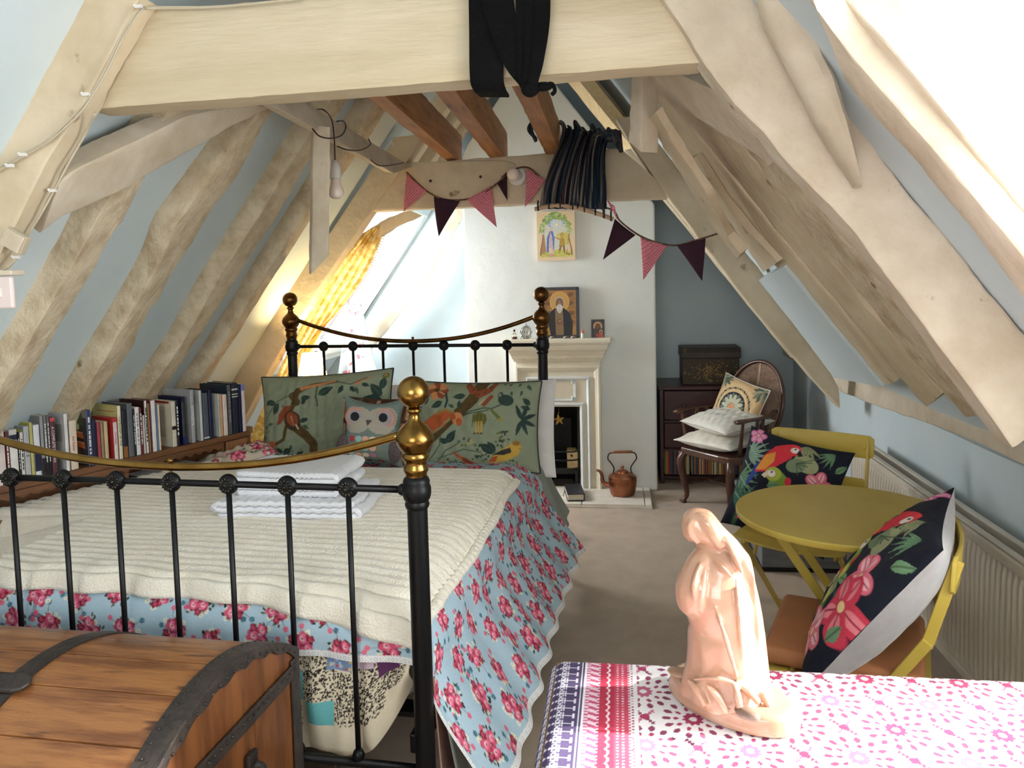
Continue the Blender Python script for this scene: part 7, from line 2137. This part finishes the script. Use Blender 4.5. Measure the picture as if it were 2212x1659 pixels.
def pennant(a, b, tip, ya, yb_, mat, seed):
    A_, B_ = bpt(*a, ya), bpt(*b, yb_)
    T_ = bpt(*tip, (ya + yb_) / 2 - .01)
    n = 14
    P = np.zeros((n, n, 3))
    for j in range(n):
        t = j / (n - 1)
        for i in range(n):
            s = i / (n - 1)
            e = A_.lerp(B_, s)
            p_ = e.lerp(T_, t)
            dy = .010 * math.sin(s * 5 + seed + t * 2) * (1 - t) + .006 * math.sin(t * 5 + seed)
            P[j, i] = (p_.x, p_.y - .004 + dy, p_.z - .004 * math.sin(math.pi * s) * (1 - t))
    o_ = gridmesh('pennant', P, mat, None, bn)
    md_ = o_.modifiers.new('thick', 'SOLIDIFY'); md_.thickness = .002
G_, P_ = M['gingham'], M['plum']
pennant((877, 372), (921, 412), (873, 458), YB2, YB2 - .01, G_, 1)
pennant((936, 424), (993, 434), (948, 511), YB2 - .014, YB2 - .014, P_, 2)
pennant((1008, 432), (1061, 400), (1073, 491), YB2 - .014, YB2 - .012, G_, 3)
pennant((1076, 398), (1096, 375), (1096, 434), YB2 - .006, YB2 - .002, P_, 4)
pennant((1138, 364), (1180, 388), (1134, 448), YB2 - .006, YB2 - .014, G_, 5)
pennant((1306, 424), (1328, 446), (1333, 474), YB2 - .05, YB2 - .06, G_, 6)
pennant((1328, 472), (1373, 508), (1303, 561), YB2 - .07, YB2 - .11, P_, 7)
pennant((1384, 512), (1442, 530), (1390, 605), YB2 - .125, YB2 - .18, G_, 8)
pennant((1462, 530), (1525, 512), (1517, 607), YB2 - .205, YB2 - .265, P_, 9)
pennant((1578, 505), (1590, 530), (1592, 560), YB2 - .31, YB2 - .32, P_, 10)

# striped hammock rolled on its curved spreader
hm = thing('hammock', 'navy and grey striped hammock gathered over the collar beam with its spreader', 'hammock')
nx, ny = 260, 90
p = Print(1, 1, nx, ny, c3(30, 36, 54))
r = random.Random(17)
x = 0
while x < 1:
    w_ = r.uniform(.008, .022)
    p.poly([(x, -.1), (x + w_, -.1), (x + w_, 1.1), (x, 1.1)], r.choice([c3(28, 34, 54), c3(24, 28, 44), c3(108, 102, 98), c3(30, 52, 66), c3(132, 122, 112), c3(22, 24, 34), c3(84, 76, 74), c3(26, 44, 60)])); x += w_
p.line([(.33, 0), (.33, 1)], .010, c3(110, 34, 40))
S, Tt = np.meshgrid(np.linspace(0, 1, nx), np.linspace(0, 1, ny))
yh = 4.09
Ltop, Rtop = [], []
edL = smoothpath([onY(1164, 452, yh - .02), onY(1172, 400, yh - .03), onY(1196, 340, yh - .03), onY(1212, 300, yh - .01), onY(1212, 276, yh + .03), onY(1205, 268, yh + .10)], ny)
edR = smoothpath([onY(1311, 452, yh - .02), onY(1312, 400, yh - .03), onY(1308, 340, yh - .03), onY(1316, 300, yh - .02), onY(1330, 300, yh + .03), onY(1318, 285, yh + .10)], ny)
P = np.zeros((ny, nx, 3))
for j in range(ny):
    for i in range(nx):
        s, t = i / (nx - 1), j / (ny - 1)
        q = edL[j].lerp(edR[j], s)
        am = .010 + .022 * min(1, t * 1.4)
        P[j, i] = (q.x + .006 * math.sin(s * 60 + t * 4), q.y + am * math.sin(s * 46 + 3 * math.sin(t * 3) + s * s * 10) - .018 * math.sin(math.pi * s), q.z + (.016 * math.sin(s * 19 + 1) * t + .012 * math.sin(s * 41) * t))
fb = gridmesh('fabric', P, M['print'], p.C, hm)
md = fb.modifiers.new('thick', 'SOLIDIFY'); md.thickness = .004
# the hanging tail beside the joist and the bunched end
tl = MB()
for k in range(7):
    a = [onY(1300 + k * 5, 300 - 3 * (k % 3), yh - .02 + .012 * k), onY(1316 + k * 3, 288, yh + .0 + .01 * k), onY(1336 + k * 1, 316 + k * 2, yh - .02 + .01 * k)]
    tl.tube(smoothpath(a, 14), [float(np.interp(i / 13, [0, .5, 1], [.014, .022, .012])) for i in range(14)], 8)
for k in range(3):
    a = [onY(1150 + k * 4, 262, 4.34), onY(1142 + k * 3, 280, 4.34), onY(1158, 300 + k * 3, 4.34)]
    tl.tube(smoothpath(a, 12), .010, 8)
M['navy_cloth'] = material('navy_stripe_cloth', lin((30, 36, 52)), .9, var=lin((86, 82, 84)), scale=24, stretch=(3, 3, .3), lo=.45, hi=.6)
tl.build('bunched_end', M['navy_cloth'], hm, smooth=True)['kind'] = 'stuff'
sp_pts = smoothpath([onY(1155, 452, yh - .035), onY(1200, 444, yh - .035), onY(1250, 450, yh - .035), onY(1295, 463, yh - .035), onY(1325, 474, yh - .035)], 24)
M['bentwood'] = material('pale_bentwood', lin((206, 172, 136)), .5, var=lin((186, 150, 116)), scale=10, stretch=(.5, 6, 6))
sb = MB().tube(sp_pts, .014, 12, flat=(.85, 1.0)).build('spreader_bar', M['bentwood'], hm, smooth=True)
for k in range(8):
    q = sp_pts[1 + k * 3] if 1 + k * 3 < 24 else sp_pts[-1]
    MB().tube([q + V(0, .0, .040), q + V(0, -.016, .020), q + V(0, -.017, .002), q + V(0, -.006, -.012)], .0045, 8).build('loop', M['navy_cloth'], hm, smooth=True)
MB().tube(smoothpath([onY(1300, 440, yh - .03), onY(1304, 458, yh - .045), onY(1304, 470, yh - .045)], 10), .006, 8).build('loop', M['navy_cloth'], hm, smooth=True)

# ---- bulbs, flexes, cables
M['bulb'] = material('opal_bulb', lin((240, 226, 214)), .25, coat=.3)
M['bakelite'] = material('white_bakelite', lin((222, 218, 212)), .35)
M['flex'] = material('brown_flex', lin((56, 32, 32)), .5)
M['cable'] = material('white_cable', lin((186, 174, 150)), .5)
bp_ = onX(725, 380, -1.085)
pb2 = thing('hanging_bulb', 'unlit opal bulb hanging on a brown flex from the long rail', 'lamp')
q = bp_.copy()
zt = onY(725, 346, q.y).z; zb2 = onY(725, 431, q.y).z
s_ = (zt - zb2) / .124
MB().lathe([(r_ * s_, z_ * s_) for r_, z_ in [(.012, 0), (.0185, .006), (.0195, .030), (.0175, .046), (.012, .054), (.005, .062)]], 22, (q.x, q.y, zt - .062 * s_)).build('lampholder', M['bakelite'], pb2, smooth=True, auto=.7)
MB().lathe([(r_ * s_, z_ * s_) for r_, z_ in [(1e-4, 0), (.012, .002), (.021, .009), (.0245, .020), (.023, .032), (.017, .044), (.0145, .058), (.0145, .066)]], 26, (q.x, q.y, zb2)).build('bulb', M['bulb'], pb2, smooth=True)
tp = V(q.x, q.y, zt)
pts = [tp, onX(722, 300, -1.075), onX(716, 258, -1.06), onX(700, 238, -1.05), onX(686, 236, -1.12)]
MB().tube(smoothpath(pts, 30), .0028, 8).build('flex', M['flex'], pb2, smooth=True)
for loop in ([(675, 278), (690, 294), (715, 299), (738, 292), (747, 275), (742, 262), (728, 262)], [(728, 316), (752, 324), (780, 324), (800, 312), (796, 300)], [(800, 345), (820, 358), (850, 356), (872, 351)]):
    MB().tube(smoothpath([onX(x, y, -1.07 + .03 * math.sin(i * 1.1)) for i, (x, y) in enumerate(loop)], 30), .0028, 8).build('flex', M['flex'], pb2, smooth=True)
cb_ = thing('batten_lamp', 'round white batten lampholder with a bulb on the collar beam', 'lamp')
q = onY(1118, 381, 4.19)
Mt = frame(q, V(1, 0, 0), V(0, 0, 1), V(0, -1, 0))
MB().lathe([(.050, 0), (.052, .006), (.050, .016), (.044, .022), (.030, .024), (.022, .040), (1e-3, .040)], 30, M=Mt).build('batten', M['bakelite'], cb_, smooth=True, auto=.7)
MB().lathe([(.015, .036), (.017, .055), (.030, .080), (.0335, .098), (.029, .116), (.016, .128), (1e-4, .131)], 26, M=Mt @ Matrix.Rotation(-.12, 4, 'Y')).build('bulb', M['bulb'], cb_, smooth=True)
MB().tube(smoothpath([onY(1118, 366, 4.185), onY(1105, 352, 4.185), onY(1060, 348, 4.19), onY(960, 350, 4.19), onY(880, 352, 4.19)], 30), .0032, 8).build('flex', M['cable'], cb_, smooth=True)
wc = thing('wall_cable', 'pair of white cables clipped along the thick rafter and over the tie beam', 'cable')
for dx in (0, 5):
    MB().tube(smoothpath([onY(640 + dx, -2, 1.875), onY(470, 14 + dx * .3, 1.878), onY(330, 16 + dx * .5, 1.87), onY(300 + dx, 24, 1.82), onY(262 + dx, 80, 1.815), onY(228 + dx, 150, 1.815), onY(196 + dx, 205, 1.815), onY(160 + dx, 248 + dx, 1.815), onY(105, 300 + dx, 1.815), onY(48, 334 + dx, 1.815), onY(-10, 368 + dx, 1.815), onY(-60, 400 + dx, 1.815)], 90), .0030, 8).build('cable', M['cable'], wc, smooth=True)
MB().tube(smoothpath([onY(205, 244, 1.83), onY(185, 288, 1.87), onY(150, 350, 1.87), onY(118, 410, 1.87), onY(90, 460, 1.87), onY(62, 506, 1.87), onY(36, 556, 1.85), onY(10, 582, 1.84), onY(-20, 590, 1.84)], 60), .0032, 8).build('cable', M['cable'], wc, smooth=True)
MB().tube(smoothpath([onY(-5, 588, 1.84), onY(14, 578, 1.835), onY(34, 560, 1.835)], 12), .0028, 8).build('cable', M['cable'], wc, smooth=True)
for x, y, yy in ((300, 14, 1.815), (186, 204, 1.81), (50, 334, 1.81), (22, 358, 1.81), (114, 412, 1.865), (36, 556, 1.845)):
    qq = onY(x, y, yy)
    MB().box((qq.x, qq.y, qq.z), (.018, .008, .008)).ball((qq.x - .010, qq.y - .002, qq.z + .003), .004, 8, 6).build('clip', M['bakelite'], wc)
jb = thing('junction_box', 'square cream junction box on the thick rafter by the picture edge', 'box')
q = onY(30, 520, 1.815)
Mt = Matrix.Translation(q) @ Matrix.Rotation(.52, 4, 'Y')
MB().box((0, .008, 0), (.062, .022, .052), M=Mt).build('box_base', M['cable'], jb, bevel=.004)
MB().box((0, -.006, 0), (.058, .008, .048), M=Mt).build('cover', M['timber_pale'], jb, bevel=.003)
# switch plate low on the same rafter
swp = thing('light_switch', 'pale pink light switch plate cut off by the picture edge', 'switch')
q = onY(8, 632, 1.83)
MB().box((q.x - .012, q.y, q.z), (.085, .014, .085)).build('plate', material('pinkish_plastic', lin((226, 210, 206)), .4), swp, bevel=.006)
MB().box((q.x - .006, q.y - .009, q.z), (.014, .008, .024)).build('rocker', M['bakelite'], swp, bevel=.002)
MB().box((q.x - .02, q.y + .02, q.z + .052), (.10, .05, .014)).build('mounting_block', M['timber_pale'], swp, bevel=.003)
# nail heads
for x, y, lb in ((930, 391, 'dark bolt head in the collar beam, between the first two pennants'), (1038, 382, 'dark bolt head in the collar beam, above the second gingham pennant')):
    q = onY(x, y, 4.195)
    o_ = MB().lathe([(.008, 0), (.008, .004), (.005, .007), (1e-3, .007)], 12, M=frame(q, V(1, 0, 0), V(0, 0, 1), V(0, -1, 0))).build('bolt_head', M['strap_iron'], smooth=True, auto=.6)
    tag(o_, lb, 'bolt')
o_ = MB().tube(smoothpath([onX(842, 322, -1.10) + V(.0, 0, .02), onX(846, 318, -1.09) + V(0, 0, .03), onX(852, 326, -1.08) + V(0, 0, .02)], 10), .004, 8).build('cup_hook', M['bakelite'], smooth=True)
tag(o_, 'small white hook screwed into the long rail near the collar beam', 'hook')

# ================================================================== lamp and curtains by the far window
LX, LY = -1.728, 4.13
tbm = thing('bedside_table', 'small painted bedside table hidden behind the pillows, holding the lamp', 'table', (LX - .02, LY, 0))
MB().box((0, 0, .735), (.34, .26, .025)).build('top', M['white_paint'], tbm, bevel=.005)
for x in (-.14, .14):
    for y in (-.10, .10): MB().box((x, y, .361), (.03, .03, .722)).build('leg', M['white_paint'], tbm, bevel=.003)
lm = thing('table_lamp', 'lit table lamp with a cream pleated shade behind the bed head', 'lamp', (LX, LY, .748))
MB().lathe([(.050, 0), (.052, .006), (.030, .016), (.013, .026), (.012, .05), (.024, .075), (.028, .095), (.016, .118), (.008, .128), (.008, .165)], 26).build('base', M['brass'], lm, smooth=True, auto=.8)
sh = bpy.data.materials.new('cream_pleated_shade'); sh.use_nodes = True
nt = sh.node_tree
nt.nodes.remove(nt.nodes['Principled BSDF'])
df = nt.nodes.new('ShaderNodeBsdfDiffuse'); df.inputs['Color'].default_value = lin((246, 226, 180))
tl_ = nt.nodes.new('ShaderNodeBsdfTranslucent'); tl_.inputs['Color'].default_value = lin((250, 222, 160))
ms = nt.nodes.new('ShaderNodeMixShader'); ms.inputs[0].default_value = .6
nt.links.new(df.outputs[0], ms.inputs[1]); nt.links.new(tl_.outputs[0], ms.inputs[2]); nt.links.new(ms.outputs[0], nt.nodes['Material Output'].inputs['Surface'])
n = 120
P = np.zeros((12, n, 3))
for j in range(12):
    t = j / 11
    for i in range(n):
        a = 2 * math.pi * i / n
        rr = (.088 + (.052 - .088) * t) * (1 + .022 * math.cos(a * 30))
        P[j, i] = (rr * math.cos(a), rr * math.sin(a), .160 + .175 * t)
gridmesh('shade', P, sh, None, lm, wrap=True)
MB().tube([V(.087 * math.cos(a), .087 * math.sin(a), .160) for a in np.linspace(0, 6.2832, 48)[:-1]], .003, 6, closed=True).build('shade_trim', M['brass'], lm, smooth=True)
be = bpy.data.materials.new('glowing_bulb'); be.use_nodes = True
e_ = be.node_tree.nodes['Principled BSDF']; e_.inputs['Emission Color'].default_value = (1, .72, .34, 1); e_.inputs['Emission Strength'].default_value = 60
MB().ball((0, 0, .225), .026, 18, 12).build('bulb', be, lm, smooth=True)
pl_ = bpy.data.lights.new('lamp_bulb_light', 'POINT'); pl_.energy = 24; pl_.color = (1.0, .70, .32); pl_.shadow_soft_size = .03
lo = bpy.data.objects.new('lamp_bulb_light', pl_); COL.objects.link(lo); lo.location = (LX, LY, .748 + .27)
# yellow curtain drawn along the rafter
yc = bpy.data.materials.new('yellow_voile'); yc.use_nodes = True
nt = yc.node_tree; nt.nodes.remove(nt.nodes['Principled BSDF'])
df = nt.nodes.new('ShaderNodeBsdfDiffuse'); tl_ = nt.nodes.new('ShaderNodeBsdfTranslucent'); ms = nt.nodes.new('ShaderNodeMixShader'); ms.inputs[0].default_value = .55
tcx = nt.nodes.new('ShaderNodeTexCoord'); nz = nt.nodes.new('ShaderNodeTexNoise'); nz.inputs['Scale'].default_value = 26; rp = nt.nodes.new('ShaderNodeValToRGB')
rp.color_ramp.elements[0].position = .42; rp.color_ramp.elements[1].position = .55
rp.color_ramp.elements[0].color = lin((222, 186, 106)); rp.color_ramp.elements[1].color = lin((250, 230, 160))
nt.links.new(tcx.outputs['Object'], nz.inputs['Vector']); nt.links.new(nz.outputs['Fac'], rp.inputs['Fac'])
for d_ in (df, tl_): nt.links.new(rp.outputs['Color'], d_.inputs['Color'])
nt.links.new(df.outputs[0], ms.inputs[1]); nt.links.new(tl_.outputs[0], ms.inputs[2]); nt.links.new(ms.outputs[0], nt.nodes['Material Output'].inputs['Surface'])
def drape(name, L1, L2, y1, y2, mat, nx=70, ny=70, amp=.02, freq=30, col=None, parent=None):
    a = smoothpath([onY(x, y, y1) for x, y in L1], ny); b = smoothpath([onY(x, y, y2) for x, y in L2], ny)
    P = np.zeros((ny, nx, 3))
    for j in range(ny):
        for i in range(nx):
            s = i / (nx - 1)
            q = a[j].lerp(b[j], s)
            P[j, i] = (q.x + amp * .5 * math.cos(s * freq + 1), q.y + amp * math.sin(s * freq + j * .03), q.z)
    return gridmesh(name, P, mat, col, parent)
cu = drape('curtain', [(790, 500), (700, 610), (620, 760), (560, 900), (520, 1000)], [(838, 480), (790, 590), (735, 665), (680, 740), (640, 900)], 4.36, 4.46, yc)
tag(cu, 'yellow patterned curtain glowing along the rafter beside the far window', 'curtain')
fr = MB()
eR = smoothpath([onY(x, y, 4.455) for x, y in ((838, 480), (790, 590), (735, 665), (690, 730))], 60)
for q in eR: fr.tube([q, q + V(.018, 0, -.006)], .0022, 4)
f_ = fr.build('fringe', M['bentwood'], cu); f_['kind'] = 'stuff'
# floral curtain on the far side of the dormer
pf2 = Print(.5, .7, 100, 140, c3(226, 236, 238))
r = random.Random(23)
for k in range(46):
    x, y = r.uniform(0, .5), r.uniform(0, .7)
    for j in range(4): pf2.leaf(x, y, r.uniform(.02, .035), .008, r.uniform(0, 6), c3(140, 164, 140))
    if k % 2: pf2.rose(x, y, .015, r, (c3(190, 60, 84), c3(216, 90, 110), c3(232, 130, 144), c3(244, 190, 196)))
    else: pf2.ell(x, y, .008, .008, r.choice([c3(226, 190, 110), c3(150, 170, 210), c3(214, 90, 104)]))
fc_ = drape('curtain', [(748, 665), (742, 730), (728, 800), (716, 850)][::-1], [(778, 650), (795, 730), (812, 800), (824, 850)][::-1], 5.46, 5.42, M['print'], 100, 140, .018, 26, pf2.C)
md = fc_.modifiers.new('thick', 'SOLIDIFY'); md.thickness = .003
tag(fc_, 'white curtain sprigged with red flowers at the far window', 'curtain')
# curtain hold-back hook
q = onY(815, 812, 5.60)
hk = MB().tube(smoothpath([q + V(-.01, .3, -.05), q + V(-.01, .0, -.05), q + V(.01, -.02, -.03), q + V(.014, -.02, .02), q + V(-.004, -.02, .04), q + V(-.012, -.02, .02)], 24), .005, 8).build('curtain_hook', M['cast'], smooth=True)
tag(hk, 'curled black iron curtain hook on the pale wall beside the floral curtain', 'hook')
